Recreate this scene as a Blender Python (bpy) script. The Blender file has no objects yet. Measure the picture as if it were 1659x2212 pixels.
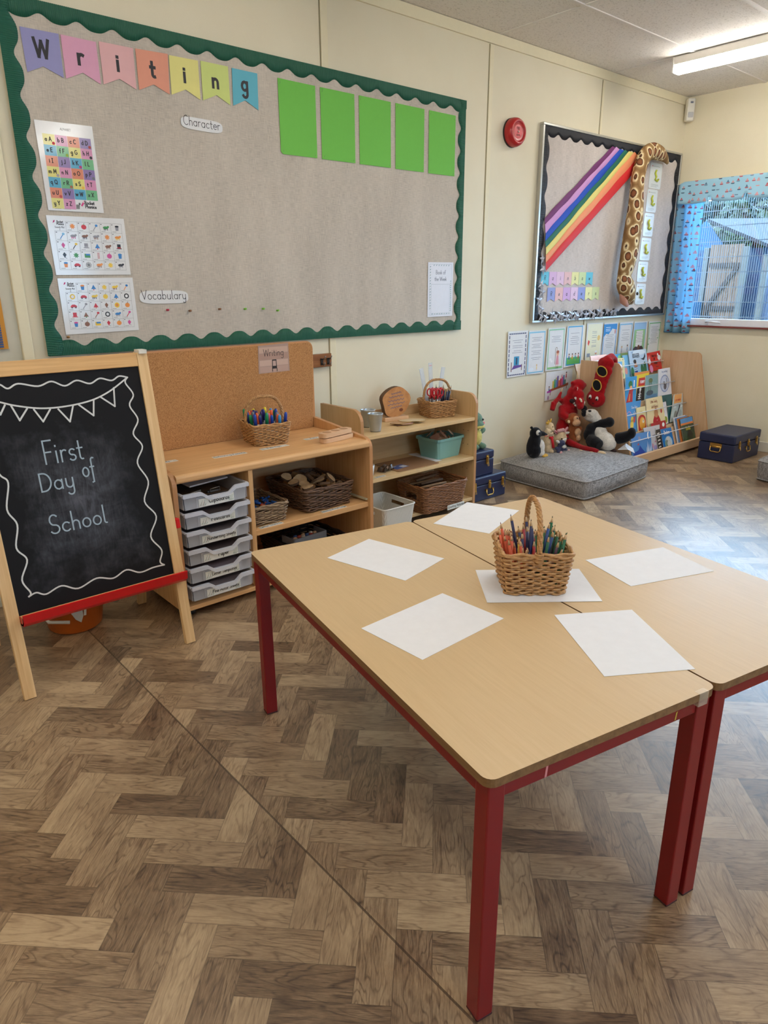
import bpy, math, random
from mathutils import Vector, Matrix
random.seed(7)
C = bpy.context.scene.collection
S = bpy.context.scene
PI = math.pi

# ------------------------------------------------------------------ camera
YAW, PITCH, ROLL, FPX = 0.7118, 0.3157, -0.0066, 1500.39
fw = Vector((math.sin(YAW)*math.cos(PITCH), math.cos(YAW)*math.cos(PITCH), -math.sin(PITCH)))
rt = Vector((math.cos(YAW), -math.sin(YAW), 0)); up = rt.cross(fw)
r2 = rt*math.cos(ROLL)+up*math.sin(ROLL); u2 = -rt*math.sin(ROLL)+up*math.cos(ROLL)
cd = bpy.data.cameras.new('camera'); cam = bpy.data.objects.new('camera', cd); C.objects.link(cam)
m3 = Matrix((r2, u2, -fw)).transposed()
cam.matrix_world = Matrix.Translation((0, -3.35, 1.3895)) @ m3.to_4x4()
cd.sensor_fit = 'VERTICAL'; cd.sensor_height = 36.0; cd.sensor_width = 27.0; cd.lens = FPX/2212*36.0
cd.clip_start = 0.02
S.camera = cam
# ------------------------------------------------------------------ look
S.view_settings.view_transform = 'Standard'; S.view_settings.look = 'None'
S.view_settings.exposure = 0.08; S.view_settings.gamma = 1.0; S.view_settings.use_curve_mapping = False
# ------------------------------------------------------------------ sky: strength raised beyond the window wall to boost its daylight, dimmer elsewhere
w = bpy.data.worlds.new('sky'); S.world = w; w.use_nodes = True
wt = w.node_tree; bg = wt.nodes['Background']; bg.inputs[0].default_value = (0.45, 0.70, 1.0, 1)
tc = wt.nodes.new('ShaderNodeTexCoord'); sp_ = wt.nodes.new('ShaderNodeSeparateXYZ'); mr = wt.nodes.new('ShaderNodeMapRange')
wt.links.new(tc.outputs['Generated'], sp_.inputs[0]); wt.links.new(sp_.outputs[0], mr.inputs[0]); wt.links.new(mr.outputs[0], bg.inputs[1])
mr.interpolation_type = 'SMOOTHSTEP'; mr.inputs[1].default_value = .15; mr.inputs[2].default_value = .75
mr.inputs[3].default_value = 7.0; mr.inputs[4].default_value = 21.0        # radiance away from / towards the boosted side
sd = bpy.data.lights.new('sun', 'SUN'); sd.energy = 6.0; sd.angle = .01; sd.color = (1, .9, .74)     # from over the roof: it reaches only the yard
so = bpy.data.objects.new('sun', sd); C.objects.link(so); so.rotation_euler = Vector((-.62, .36, .72)).to_track_quat('Z', 'Y').to_euler()
LAMP = 29.0          # radiance of each ceiling batten's diffuser

# ------------------------------------------------------------------ materials
def lin(c):
    return tuple(((x/255)/12.92 if x/255 <= .04045 else ((x/255+.055)/1.055)**2.4) for x in c)
class X:                                   # a value in a node tree, with arithmetic
    def __init__(s, nt, o): s.nt, s.o = nt, o
    def _m(s, op, *a):
        n = s.nt.nodes.new('ShaderNodeMath'); n.operation = op
        for i, q in enumerate((s,)+a):
            if isinstance(q, X): s.nt.links.new(q.o, n.inputs[i])
            else: n.inputs[i].default_value = q
        return X(s.nt, n.outputs[0])
    def __add__(s, b): return s._m('ADD', b)
    def __sub__(s, b): return s._m('SUBTRACT', b)
    def __mul__(s, b): return s._m('MULTIPLY', b)
    def __truediv__(s, b): return s._m('DIVIDE', b)
    def floor(s): return s._m('FLOOR')
    def mod(s, b): return s._m('FLOORED_MODULO', b)
    def lt(s, b): return s._m('LESS_THAN', b)
    def gt(s, b): return s._m('GREATER_THAN', b)
    def abs(s): return s._m('ABSOLUTE')
    def sin(s): return s._m('SINE')
    def min(s, b): return s._m('MINIMUM', b)
    def max(s, b): return s._m('MAXIMUM', b)
    def pick(s, a, b): return s*a + (s*-1+1)*b      # a where s is 1, else b
def new_mat(name):
    m = bpy.data.materials.new(name); m.use_nodes = True
    nt = m.node_tree; b = nt.nodes['Principled BSDF']
    return m, nt, b
def coords(nt, kind='Object'):
    t = nt.nodes.new('ShaderNodeTexCoord'); s = nt.nodes.new('ShaderNodeSeparateXYZ')
    nt.links.new(t.outputs[kind], s.inputs[0])
    return [X(nt, o) for o in s.outputs], t.outputs[kind]
def vec(nt, *a):
    c = nt.nodes.new('ShaderNodeCombineXYZ')
    for i, q in enumerate(a):
        if isinstance(q, X): nt.links.new(q.o, c.inputs[i])
        else: c.inputs[i].default_value = q
    return c.outputs[0]
def scaled(nt, v, sc):
    n = nt.nodes.new('ShaderNodeVectorMath'); n.operation = 'MULTIPLY'
    nt.links.new(v, n.inputs[0]); n.inputs[1].default_value = sc; return n.outputs[0]
def noise(nt, v, scale, detail=3, rough=.55, dist=0):
    n = nt.nodes.new('ShaderNodeTexNoise'); nt.links.new(v, n.inputs['Vector'])
    n.inputs['Scale'].default_value = scale; n.inputs['Detail'].default_value = detail
    n.inputs['Roughness'].default_value = rough; n.inputs['Distortion'].default_value = dist
    return X(nt, n.outputs[0])
def rnd(nt, v):
    n = nt.nodes.new('ShaderNodeTexWhiteNoise'); nt.links.new(v, n.inputs['Vector']); return X(nt, n.outputs['Value'])
def ramp(nt, x, stops):
    n = nt.nodes.new('ShaderNodeValToRGB'); nt.links.new(x.o, n.inputs[0]); e = n.color_ramp.elements
    while len(e) < len(stops): e.new(.5)
    for q, (p, c) in zip(e, stops): q.position = p; q.color = (*lin(c), 1)
    return n.outputs[0]
def mix(nt, f, a, b):
    n = nt.nodes.new('ShaderNodeMix'); n.data_type = 'RGBA'
    if isinstance(f, X): nt.links.new(f.o, n.inputs[0])
    else: n.inputs[0].default_value = f
    for q, i in ((a, 6), (b, 7)):
        if isinstance(q, tuple): n.inputs[i].default_value = (*lin(q), 1)
        else: nt.links.new(q, n.inputs[i])
    return n.outputs[2]
def bump(nt, b, h, st=.3, dist=.002):
    n = nt.nodes.new('ShaderNodeBump'); nt.links.new(h.o, n.inputs['Height'])
    n.inputs['Strength'].default_value = st; n.inputs['Distance'].default_value = dist
    nt.links.new(n.outputs[0], b.inputs['Normal'])
_plain = {}
def P(c, rough=.6, metal=0, name=None, spec=.5):
    k = (tuple(c), rough, metal, spec)
    if k not in _plain:
        m, nt, b = new_mat(name or 'colour_%02x%02x%02x' % tuple(int(v) for v in c))
        v, o = coords(nt)
        h = noise(nt, o, 35, 3)
        col = mix(nt, h, tuple(min(255, x*1.015) for x in c), tuple(x*.98 for x in c))
        nt.links.new(col, b.inputs['Base Color'])
        b.inputs['Roughness'].default_value = rough; b.inputs['Metallic'].default_value = metal
        b.inputs['Specular IOR Level'].default_value = spec
        _plain[k] = m
    return _plain[k]
def wood(name, c1, c2, axis=0, rough=.45, sc=1.0, spec=.4):
    m, nt, b = new_mat(name); v, o = coords(nt)
    s = [26*sc]*3; s[axis] = 1.3*sc
    g = noise(nt, scaled(nt, o, tuple(s)), 1.6, 4, .6, .4)
    f = noise(nt, scaled(nt, o, tuple(x*4.2 if i != axis else x*3 for i, x in enumerate(s))), 1.6, 2)
    nt.links.new(ramp(nt, g*.75+f*.25, [(.3, c2), (.62, c1)]), b.inputs['Base Color'])
    b.inputs['Roughness'].default_value = rough; b.inputs['Specular IOR Level'].default_value = spec
    bump(nt, b, f, .08, .001)
    return m
def fabric(name, c, sc=900, var=.22, rough=.95, bst=.4, c2=None):
    m, nt, b = new_mat(name); v, o = coords(nt)
    a = noise(nt, scaled(nt, o, (1, 1, .12)), sc, 2); d = noise(nt, scaled(nt, o, (.12, 1, 1)), sc, 2)
    h = a*.5+d*.5; big = noise(nt, o, 6, 3)
    dk = c2 or tuple(x*(1-var*1.6) for x in c); lt = tuple(min(255, x*(1+var*.7)) for x in c)
    nt.links.new(ramp(nt, h*.9+big*.1, [(.34, dk), (.66, lt)]), b.inputs['Base Color'])
    b.inputs['Roughness'].default_value = rough; b.inputs['Specular IOR Level'].default_value = .15
    bump(nt, b, h, bst, .001)
    return m
def plush(name, c, var=.25):
    m, nt, b = new_mat(name); v, o = coords(nt)
    h = noise(nt, o, 260, 3, .7); g = noise(nt, o, 40, 3)
    nt.links.new(ramp(nt, h*.6+g*.4, [(.3, tuple(x*(1-var) for x in c)), (.7, tuple(min(255, x*1.08) for x in c))]), b.inputs['Base Color'])
    b.inputs['Roughness'].default_value = .95; b.inputs['Specular IOR Level'].default_value = .1
    b.inputs['Sheen Weight'].default_value = .15
    bump(nt, b, h, .6, .004)
    return m
def clear(name, c, alpha, rough=.25, spec=.5):
    m, nt, b = new_mat(name)
    b.inputs['Base Color'].default_value = (*lin(c), 1); b.inputs['Alpha'].default_value = alpha
    b.inputs['Roughness'].default_value = rough; b.inputs['Specular IOR Level'].default_value = spec
    return m
def glow(name, c, st):
    m, nt, b = new_mat(name); b.inputs['Base Color'].default_value = (.9, .9, .9, 1)
    b.inputs['Emission Color'].default_value = (*lin(c), 1); b.inputs['Emission Strength'].default_value = st
    return m

# ------------------------------------------------------------------ mesh builder
def arc(cx, cy, rx, ry, a, b, n=10):
    return [(cx+rx*math.cos(math.radians(a+(b-a)*i/n)), cy+ry*math.sin(math.radians(a+(b-a)*i/n))) for i in range(n+1)]
A = arc
GL = {
'a': (1.0, [A(.42,.5,.4,.5,35,325), [(.8,1),(.8,0)]]), 'b': (1.0, [[(.08,1.9),(.08,0)], A(.46,.5,.38,.5,155,-155)]),
'c': (.9, [A(.46,.5,.42,.5,45,315)]), 'd': (1.0, [A(.42,.5,.4,.5,35,325), [(.8,1.9),(.8,0)]]),
'e': (.95, [[(.05,.52),(.85,.52)]+A(.45,.5,.41,.5,5,315)]), 'f': (.6, [A(.5,1.6,.25,.3,60,180)+[(.25,-.1)], [(0,1),(.52,1)]]),
'g': (1.0, [A(.42,.5,.4,.5,35,325), [(.8,1),(.8,-.4)]+A(.45,-.42,.35,.4,0,-150)]),
'h': (.95, [[(.08,1.9),(.08,0)], [(.08,.5)]+A(.42,.62,.34,.38,165,0)+[(.76,0)]]),
'i': (.4, [[(.15,1),(.15,0)], [(.15,1.38),(.15,1.44)]]), 'j': (.45, [[(.3,1),(.3,-.4)]+A(.05,-.42,.25,.3,0,-120), [(.3,1.38),(.3,1.44)]]),
'k': (.85, [[(.08,1.9),(.08,0)], [(.7,1),(.1,.4)], [(.3,.6),(.75,0)]]), 'l': (.45, [[(.1,1.9),(.1,.25)]+A(.3,.25,.2,.25,180,280)]),
'm': (1.45, [[(.08,1),(.08,0)], [(.08,.5)]+A(.36,.62,.28,.38,165,0)+[(.64,0)], [(.64,.5)]+A(.94,.62,.3,.38,165,0)+[(1.24,0)]]),
'n': (.95, [[(.08,1),(.08,0)], [(.08,.5)]+A(.42,.62,.34,.38,165,0)+[(.76,0)]]), 'o': (1.0, [A(.45,.5,.41,.5,90,450,18)]),
'p': (1.0, [[(.08,1),(.08,-.85)], A(.46,.5,.38,.5,155,-155)]), 'q': (1.0, [A(.42,.5,.4,.5,35,325), [(.8,1),(.8,-.85)]]),
'r': (.7, [[(.08,1),(.08,0)], [(.08,.45)]+A(.42,.6,.34,.4,165,60)]), 's': (.8, [A(.4,.74,.3,.26,40,260,8)+A(.38,.25,.32,.25,90,-150,8)]),
't': (.65, [[(.22,1.55),(.22,.25)]+A(.44,.25,.22,.25,180,290), [(0,1),(.55,1)]]),
'u': (.95, [[(.08,1),(.08,.38)]+A(.42,.38,.34,.38,180,345), [(.78,1),(.78,0)]]), 'v': (.85, [[(.02,1),(.4,0),(.78,1)]]),
'w': (1.25, [[(.02,1),(.32,0),(.6,.9),(.88,0),(1.18,1)]]), 'x': (.85, [[(.04,1),(.76,0)], [(.76,1),(.04,0)]]),
'y': (.95, [[(.08,1),(.08,.38)]+A(.42,.38,.34,.38,180,345), [(.78,1),(.78,-.4)]+A(.45,-.42,.33,.38,0,-150)]), 'z': (.85, [[(.06,1),(.74,1),(.06,0),(.76,0)]]),
'A': (1.3, [[(.02,0),(.6,1.9),(1.18,0)], [(.22,.65),(.98,.65)]]), 'B': (1.15, [[(.1,0),(.1,1.9)]+A(.5,1.44,.42,.46,90,-90)+[(.1,.98)], A(.5,.49,.5,.49,90,-90)+[(.1,0)]]),
'C': (1.25, [A(.7,.95,.62,.95,50,310,14)]), 'D': (1.3, [[(.1,0),(.1,1.9)]+A(.4,.95,.74,.95,90,-90,14)+[(.1,0)]]),
'E': (1.05, [[(.9,1.9),(.1,1.9),(.1,0),(.92,0)], [(.1,1),(.75,1)]]), 'F': (1.0, [[(.92,1.9),(.1,1.9),(.1,0)], [(.1,1),(.75,1)]]),
'G': (1.35, [A(.7,.95,.62,.95,50,330,14)+[(1.24,.85),(.8,.85)]]), 'H': (1.25, [[(.1,1.9),(.1,0)], [(1.05,1.9),(1.05,0)], [(.1,1),(1.05,1)]]),
'I': (.7, [[(.3,1.9),(.3,0)], [(.05,1.9),(.55,1.9)], [(.05,0),(.55,0)]]), 'J': (.8, [[(.6,1.9),(.6,.4)]+A(.3,.4,.3,.4,0,-150)]),
'K': (1.15, [[(.1,1.9),(.1,0)], [(1,1.9),(.12,.8)], [(.4,1.1),(1.05,0)]]), 'L': (.95, [[(.1,1.9),(.1,0),(.88,0)]]),
'M': (1.5, [[(.1,0),(.2,1.9),(.7,.5),(1.2,1.9),(1.3,0)]]), 'N': (1.3, [[(.1,0),(.1,1.9),(1.08,0),(1.08,1.9)]]),
'O': (1.45, [A(.7,.95,.62,.95,90,450,22)]), 'P': (1.1, [[(.1,0),(.1,1.9)]+A(.5,1.4,.46,.5,90,-90)+[(.1,.9)]]),
'Q': (1.45, [A(.7,.95,.62,.95,90,450,22), [(.9,.4),(1.3,-.1)]]), 'R': (1.15, [[(.1,0),(.1,1.9)]+A(.5,1.42,.45,.48,90,-90)+[(.1,.94)], [(.5,.94),(1.02,0)]]),
'S': (1.1, [A(.52,1.42,.42,.48,40,265,10)+A(.5,.47,.46,.47,88,-150,10)]), 'T': (1.1, [[(.02,1.9),(1.02,1.9)], [(.52,1.9),(.52,0)]]),
'U': (1.25, [[(.1,1.9),(.1,.55)]+A(.57,.55,.47,.55,180,360)+[(1.04,1.9)]]), 'V': (1.25, [[(.02,1.9),(.6,0),(1.16,1.9)]]),
'W': (1.75, [[(.02,1.9),(.42,0),(.84,1.7),(1.26,0),(1.66,1.9)]]), 'X': (1.15, [[(.05,1.9),(1.05,0)], [(1.05,1.9),(.05,0)]]),
'Y': (1.15, [[(.03,1.9),(.54,.95),(1.05,1.9)], [(.54,.95),(.54,0)]]), 'Z': (1.15, [[(.06,1.9),(1.02,1.9),(.06,0),(1.06,0)]]),
'1': (.7, [[(.1,1.5),(.4,1.9),(.4,0)]]), '2': (.95, [A(.45,1.4,.38,.5,160,-30)+[(.06,0),(.88,0)]]), ' ': (.6, []), '!': (.4, [[(.15,1.9),(.15,.5)], [(.15,.1),(.15,.05)]]), "'": (.3, [[(.12,1.9),(.1,1.5)]])}
class MB:
    def __init__(s): s.v = []; s.f = []; s.k = []; s.sm = []; s.ms = []; s.rc = 0
    def mi(s, m):
        if m not in s.ms: s.ms.append(m)
        return s.ms.index(m)
    def add(s, vs, fs, m, smooth=False):
        b = len(s.v); k = s.mi(m); s.v += [tuple(q) for q in vs]
        for f in fs: s.f.append(tuple(b+i for i in f)); s.k.append(k); s.sm.append(smooth)
        return s
    def box(s, x0, x1, y0, y1, z0, z1, m):
        v = [(x, y, z) for z in (z0, z1) for y in (y0, y1) for x in (x0, x1)]
        return s.add(v, [(0,2,3,1),(4,5,7,6),(0,1,5,4),(2,6,7,3),(0,4,6,2),(1,3,7,5)], m)
    def obox(s, c, size, rot, m):       # rot: Matrix 3x3 or euler tuple
        R = rot if isinstance(rot, Matrix) else Matrix.Rotation(rot[2], 3, 'Z') @ Matrix.Rotation(rot[1], 3, 'Y') @ Matrix.Rotation(rot[0], 3, 'X')
        v = [Vector(c)+R @ Vector((x*size[0]/2, y*size[1]/2, z*size[2]/2)) for z in (-1, 1) for y in (-1, 1) for x in (-1, 1)]
        return s.add(v, [(0,2,3,1),(4,5,7,6),(0,1,5,4),(2,6,7,3),(0,4,6,2),(1,3,7,5)], m)
    def flat(s, pts, fr, lift, m):
        o, ux, uy = (Vector(q) for q in fr); n = ux.cross(uy).normalized()
        return s.add([o+ux*p[0]+uy*p[1]+n*lift for p in pts], [tuple(range(len(pts)))], m)
    def prism(s, pts, fr, d0, d1, m, me=None):
        o, ux, uy = (Vector(q) for q in fr); nn = ux.cross(uy).normalized(); n = len(pts)
        v = [o+ux*p[0]+uy*p[1]+nn*d for d in (d0, d1) for p in pts]
        s.add(v, [tuple(range(n-1, -1, -1)), tuple(range(n, 2*n))], m)
        s.add(v, [(i, (i+1) % n, n+(i+1) % n, n+i) for i in range(n)], me or m)
        return s
    def rect(s, x0, x1, z0, z1, fr, lift, m): return s.flat([(x0, z0), (x1, z0), (x1, z1), (x0, z1)], fr, lift, m)
    def disc(s, x, z, rx, rz, fr, lift, m, n=16): return s.flat([(x+rx*math.cos(2*PI*i/n), z+rz*math.sin(2*PI*i/n)) for i in range(n)], fr, lift, m)
    def tube(s, pts, r, m, n=6, closed=False, cap=True, sq=1.0):
        pts = [Vector(p) for p in pts]; N = len(pts); rs = r if isinstance(r, (list, tuple)) else [r]*N
        vs = []; pu = None
        for i, p in enumerate(pts):
            a = pts[(i-1) % N] if (closed or i) else p; b = pts[(i+1) % N] if (closed or i < N-1) else p
            t = (b-a).normalized() if (b-a).length > 1e-9 else Vector((0, 0, 1))
            if pu is None: pu = t.orthogonal().normalized() if abs(t.z) > .9 else Vector((0, 0, 1))
            u = (pu-t*pu.dot(t)).normalized(); pu = u; q = t.cross(u)
            vs += [p+(u*math.cos(2*PI*k/n)+q*math.sin(2*PI*k/n)*sq)*rs[i] for k in range(n)]
        fs = []
        for i in range(N if closed else N-1):
            j = (i+1) % N
            fs += [(i*n+k, i*n+(k+1) % n, j*n+(k+1) % n, j*n+k) for k in range(n)]
        if cap and not closed: fs += [tuple(range(n-1, -1, -1)), tuple((N-1)*n+k for k in range(n))]
        return s.add(vs, fs, m, True)
    def lathe(s, prof, m, n=24, o=(0, 0, 0), smooth=True):
        vs = [(o[0]+r*math.cos(2*PI*k/n), o[1]+r*math.sin(2*PI*k/n), o[2]+z) for r, z in prof for k in range(n)]
        return s.add(vs, [(i*n+k, i*n+(k+1) % n, (i+1)*n+(k+1) % n, (i+1)*n+k) for i in range(len(prof)-1) for k in range(n)], m, smooth)
    def ell(s, c, r, m, rot=(0, 0, 0), n=14):
        if not isinstance(r, (tuple, list)): r = (r, r, r)
        R = Matrix.Rotation(rot[2], 3, 'Z') @ Matrix.Rotation(rot[1], 3, 'Y') @ Matrix.Rotation(rot[0], 3, 'X'); h = n//2
        vs = []
        for i in range(h+1):
            t = PI*i/h
            for k in range(n):
                a = 2*PI*k/n
                vs.append(Vector(c)+R @ Vector((r[0]*math.sin(t)*math.cos(a), r[1]*math.sin(t)*math.sin(a), r[2]*math.cos(t))))
        return s.add(vs, [(i*n+k, (i+1)*n+k, (i+1)*n+(k+1) % n, i*n+(k+1) % n) for i in range(h) for k in range(n)], m, True)
    def stroke(s, pts, wd, fr, lift, m):
        """ribbon along a polyline; sharp corners are broken and overlapped"""
        pts = [Vector(p) for p in pts]; i0 = 0
        for i in range(1, len(pts)-1):
            if (pts[i]-pts[i-1]).length > 1e-9 and (pts[i+1]-pts[i]).length > 1e-9 and (pts[i]-pts[i-1]).angle(pts[i+1]-pts[i]) > .75:
                s._rib(pts[i0:i+1], wd, fr, lift, m); i0 = i
        return s._rib(pts[i0:], wd, fr, lift, m)
    def _rib(s, pts, wd, fr, lift, m):
        o, ux, uy = (Vector(q) for q in fr); n = ux.cross(uy).normalized(); k = len(pts); L = []; Rr = []; s.rc = (s.rc+1) % 6; lift += s.rc*3e-5
        for i, p in enumerate(pts):
            a = pts[max(i-1, 0)]; b = pts[min(i+1, k-1)]; t = (b-a)
            t = t.normalized() if t.length > 1e-9 else Vector((1, 0)); q = Vector((-t.y, t.x))*wd/2
            e = t*wd*.4*(-1 if i == 0 else 1 if i == k-1 else 0)
            L.append(p+q+e); Rr.append(p-q+e)
        vs = [o+ux*p.x+uy*p.y+n*lift for p in L+Rr]
        return s.add(vs, [(i, k+i, k+i+1, i+1) for i in range(k-1)], m)
    def text(s, t, x, z, size, fr, lift, m, wd=.2, center=True, slant=0, sx=1.0):
        tot = sum(GL[c][0]+.14 for c in t)-.14; cx = x-(tot*size*sx/2 if center else 0)
        for c in t:
            a, st = GL[c]
            for p in st: s.stroke([(cx+(q[0]+slant*q[1])*size*sx, z+q[1]*size) for q in p], wd*size, fr, lift, m)
            cx += (a+.14)*size*sx
        return s
    def build(s, name, parent=None, loc=None, rz=0, bev=0, seg=2, sub=0):
        me = bpy.data.meshes.new(name); me.from_pydata(s.v, [], s.f)
        for m in s.ms: me.materials.append(m)
        me.polygons.foreach_set('material_index', s.k); me.polygons.foreach_set('use_smooth', s.sm); me.update()
        o = bpy.data.objects.new(name, me); C.objects.link(o)
        if parent: o.parent = parent
        if loc: o.location = loc; o.rotation_euler = (0, 0, rz)
        if bev:
            b = o.modifiers.new('bevel', 'BEVEL'); b.width = bev; b.segments = seg; b.limit_method = 'ANGLE'; b.harden_normals = False
        if sub:
            b = o.modifiers.new('sub', 'SUBSURF'); b.levels = sub; b.render_levels = sub
        return o
from mathutils.bvhtree import BVHTree
class Pile:
    """things heaped together: a pose is taken only when it cuts none of those already there"""
    def __init__(s): s.t = []
    def fits(s, vs, fs, M):
        t = BVHTree.FromPolygons([M @ Vector(v) for v in vs], fs)
        if any(t.overlap(q) for q in s.t): return False
        s.t.append(t); return True
def pose(loc, e): return Matrix.Translation(loc) @ Matrix.Rotation(e[2], 4, 'Z') @ Matrix.Rotation(e[1], 4, 'Y') @ Matrix.Rotation(e[0], 4, 'X')
def tag(o, label, cat, group=None, kind=None):
    if label: o['label'] = label
    if cat: o['category'] = cat
    if group: o['group'] = group
    if kind: o['kind'] = kind
    return o
def thing(name, label, cat, loc=(0, 0, 0), rz=0, group=None):
    o = bpy.data.objects.new(name, None); C.objects.link(o); o.empty_display_size = .05
    o.location = loc; o.rotation_euler = (0, 0, rz)
    return tag(o, label, cat, group)
def struct(o): o['kind'] = 'structure'; return o
def copy_tree(o, loc=None, rz=None, label=None, parent=None):
    c = o.copy(); C.objects.link(c)
    if parent: c.parent = parent
    if loc is not None: c.location = loc
    if rz is not None: c.rotation_euler = (0, 0, rz)
    if label: c['label'] = label
    for ch in list(o.children): copy_tree(ch, parent=c)
    return c
def blob(name, ells, m, parent=None, loc=None, voxel=.006, n=14):
    b = MB()
    for e in ells:
        if e[0] == 't': b.tube(e[1], e[2], m, 10)
        else: b.ell(e[0], e[1], m, e[2] if len(e) > 2 else (0, 0, 0), n)
    o = b.build(name, parent, loc)
    r = o.modifiers.new('remesh', 'REMESH'); r.mode = 'VOXEL'; r.voxel_size = voxel; r.use_smooth_shade = True
    q = o.modifiers.new('smooth', 'SMOOTH'); q.factor = .5; q.iterations = 3
    return o
WALL = ((0, 0, 0), (1, 0, 0), (0, 0, 1))    # frame of a surface facing the room from the back wall
UPF = ((0, 0, 0), (1, 0, 0), (0, 1, 0))     # frame of a horizontal surface
def fr_at(o, base=WALL): return (o, base[1], base[2])
# ================================================================== ROOM
XR, CZ = 6.32, 2.88
# ---- floor: vinyl printed with a 3:1 herringbone, two sheets meeting at x = 0.78
def floor_mat():
    m, nt, b = new_mat('herringbone_vinyl'); v, o = coords(nt); q = 2**-.5; s = .0815
    right = v[0].gt(.78)
    u = ((v[0]-v[1])*q - 1.65)/s; t = ((v[0]+v[1])*q + 1.018)/s - right*.19
    i, j = u.floor(), t.floor(); k = (i+j).mod(6)
    hz = k.lt(2.5); k3 = k-3
    idx = hz.pick(i-k, i); idy = hz.pick(j, j-k3)
    along = hz.pick(u-idx, t-idy); across = hz.pick(t-idy, u-idx)
    seed = vec(nt, idx, idy, right*7)
    r1 = rnd(nt, seed); r2 = rnd(nt, vec(nt, idx+31.7, idy, right)); r3 = rnd(nt, vec(nt, idx, idy+17.3, right))
    # grain: fine fibres along the plank, soft cathedral figure, knots
    gv = vec(nt, along*.15+r1*50, across*.72+r2*40, r3*20)
    fig = noise(nt, gv, 2.0, 2, .5, .5)
    rl = (fig*34).sin().abs(); rings = (rl*-1+.62).max(0.0)*noise(nt, vec(nt, along*.5+r2*20, across*.8+r3*20, r1*9), 2, 2)
    fib = noise(nt, vec(nt, along*1.1+r1*50, across*17+r2*40, r3*9), 1.5, 5, .7, .25)
    fin = noise(nt, vec(nt, along*3+r2*50, across*70+r1*40, r3*5), 1.2, 2, .6)
    blot = noise(nt, vec(nt, along*.55+r2*30, across*1.1+r1*30, r3*20), 1.3, 4, .6)
    g = fib*.46+fin*.14-rings*.40-(fin*-1+.44).max(0.0)*.6+blot*.40+r1*.30-.10
    col = ramp(nt, g, [(.22, (72, 52, 37)), (.40, (116, 91, 67)), (.56, (155, 128, 98)), (.76, (188, 162, 127))])
    edge = across.mod(1).min((across*-1+1).mod(1)).min(along.mod(3)).min((along*-1+3).mod(3))
    line = edge.lt(.012)*.45
    seam = ((v[0]-.78).abs()).lt(.0028)
    col = mix(nt, line, col, (70, 52, 38)); col = mix(nt, seam*.75, col, (66, 48, 32))
    nt.links.new(col, b.inputs['Base Color'])
    nt.links.new((fib*.08+.33).o, b.inputs['Roughness']); b.inputs['Specular IOR Level'].default_value = 1.0
    bump(nt, b, fib-seam*2, .07, .0008)
    return m
FL = MB().box(-1.5, XR+.1, -7.1, .1, -.1, 0, floor_mat()).build('floor'); struct(FL)

def wall_mat():
    m, nt, b = new_mat('cream_wall_panel'); v, o = coords(nt); h = noise(nt, o, 420, 2); g = noise(nt, o, 3, 3)
    nt.links.new(ramp(nt, h*.5+g*.5, [(.3, (226, 215, 188)), (.7, (235, 226, 201))]), b.inputs['Base Color'])
    b.inputs['Roughness'].default_value = .6; b.inputs['Specular IOR Level'].default_value = .3
    bump(nt, b, h, .12, .0006); return m
M_WALL = wall_mat(); M_TRIM = P((233, 222, 190), .5)
struct(MB().box(-1.6, XR+.1, 0, .1, 0, CZ, M_WALL).build('wall_back'))
struct(MB().box(-1.6, -1.5, -7.0, 0, 0, CZ, M_WALL).build('wall_left'))
wq = MB()
for a in ((-1.6, .8, 0, CZ), (.8, 3.6, 0, 1.0), (.8, 3.6, 2.3, CZ), (3.6, XR+.1, 0, CZ)): wq.box(a[0], a[1], -7.1, -7.0, a[2], a[3], M_WALL)
struct(wq.build('wall_front'))
# right wall with a long window opening and a glazed door opening further along
WY0, WY1, WZ0, WZ1 = -2.55, -.09, 1.03, 2.2
wr = MB()
for a in ((WY1, 0, 0, CZ), (WY0, WY1, 0, WZ0), (WY0, WY1, WZ1, CZ), (-7, WY0, 0, CZ)):
    wr.box(XR, XR+.1, a[0], a[1], a[2], a[3], M_WALL)
struct(wr.build('wall_right'))
def ceil_mat():
    m, nt, b = new_mat('mineral_ceiling_tile'); v, o = coords(nt)
    h = noise(nt, scaled(nt, o, (1, 1.6, 1)), 70, 4, .7); f = h.gt(.42)
    nt.links.new(mix(nt, f, (214, 207, 200), (238, 232, 226)), b.inputs['Base Color'])
    b.inputs['Roughness'].default_value = .9; bump(nt, b, h, .5, .004); return m
struct(MB().box(-1.6, XR+.1, -7.1, .1, CZ, CZ+.08, ceil_mat()).build('ceiling'))
tb = MB(); M_TB = P((232, 226, 220), .6)
for x in (1.27, 2.57, 3.87, 5.175): tb.box(x-.012, x+.012, -6.99, -.001, CZ-.004, CZ+.002, M_TB)
for i in range(11): tb.box(-1.49, XR-.001, -.62*(i+1)-.012, -.62*(i+1)+.012, CZ-.006, CZ+.002, M_TB)
struct(tb.build('trim_1'))
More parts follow.
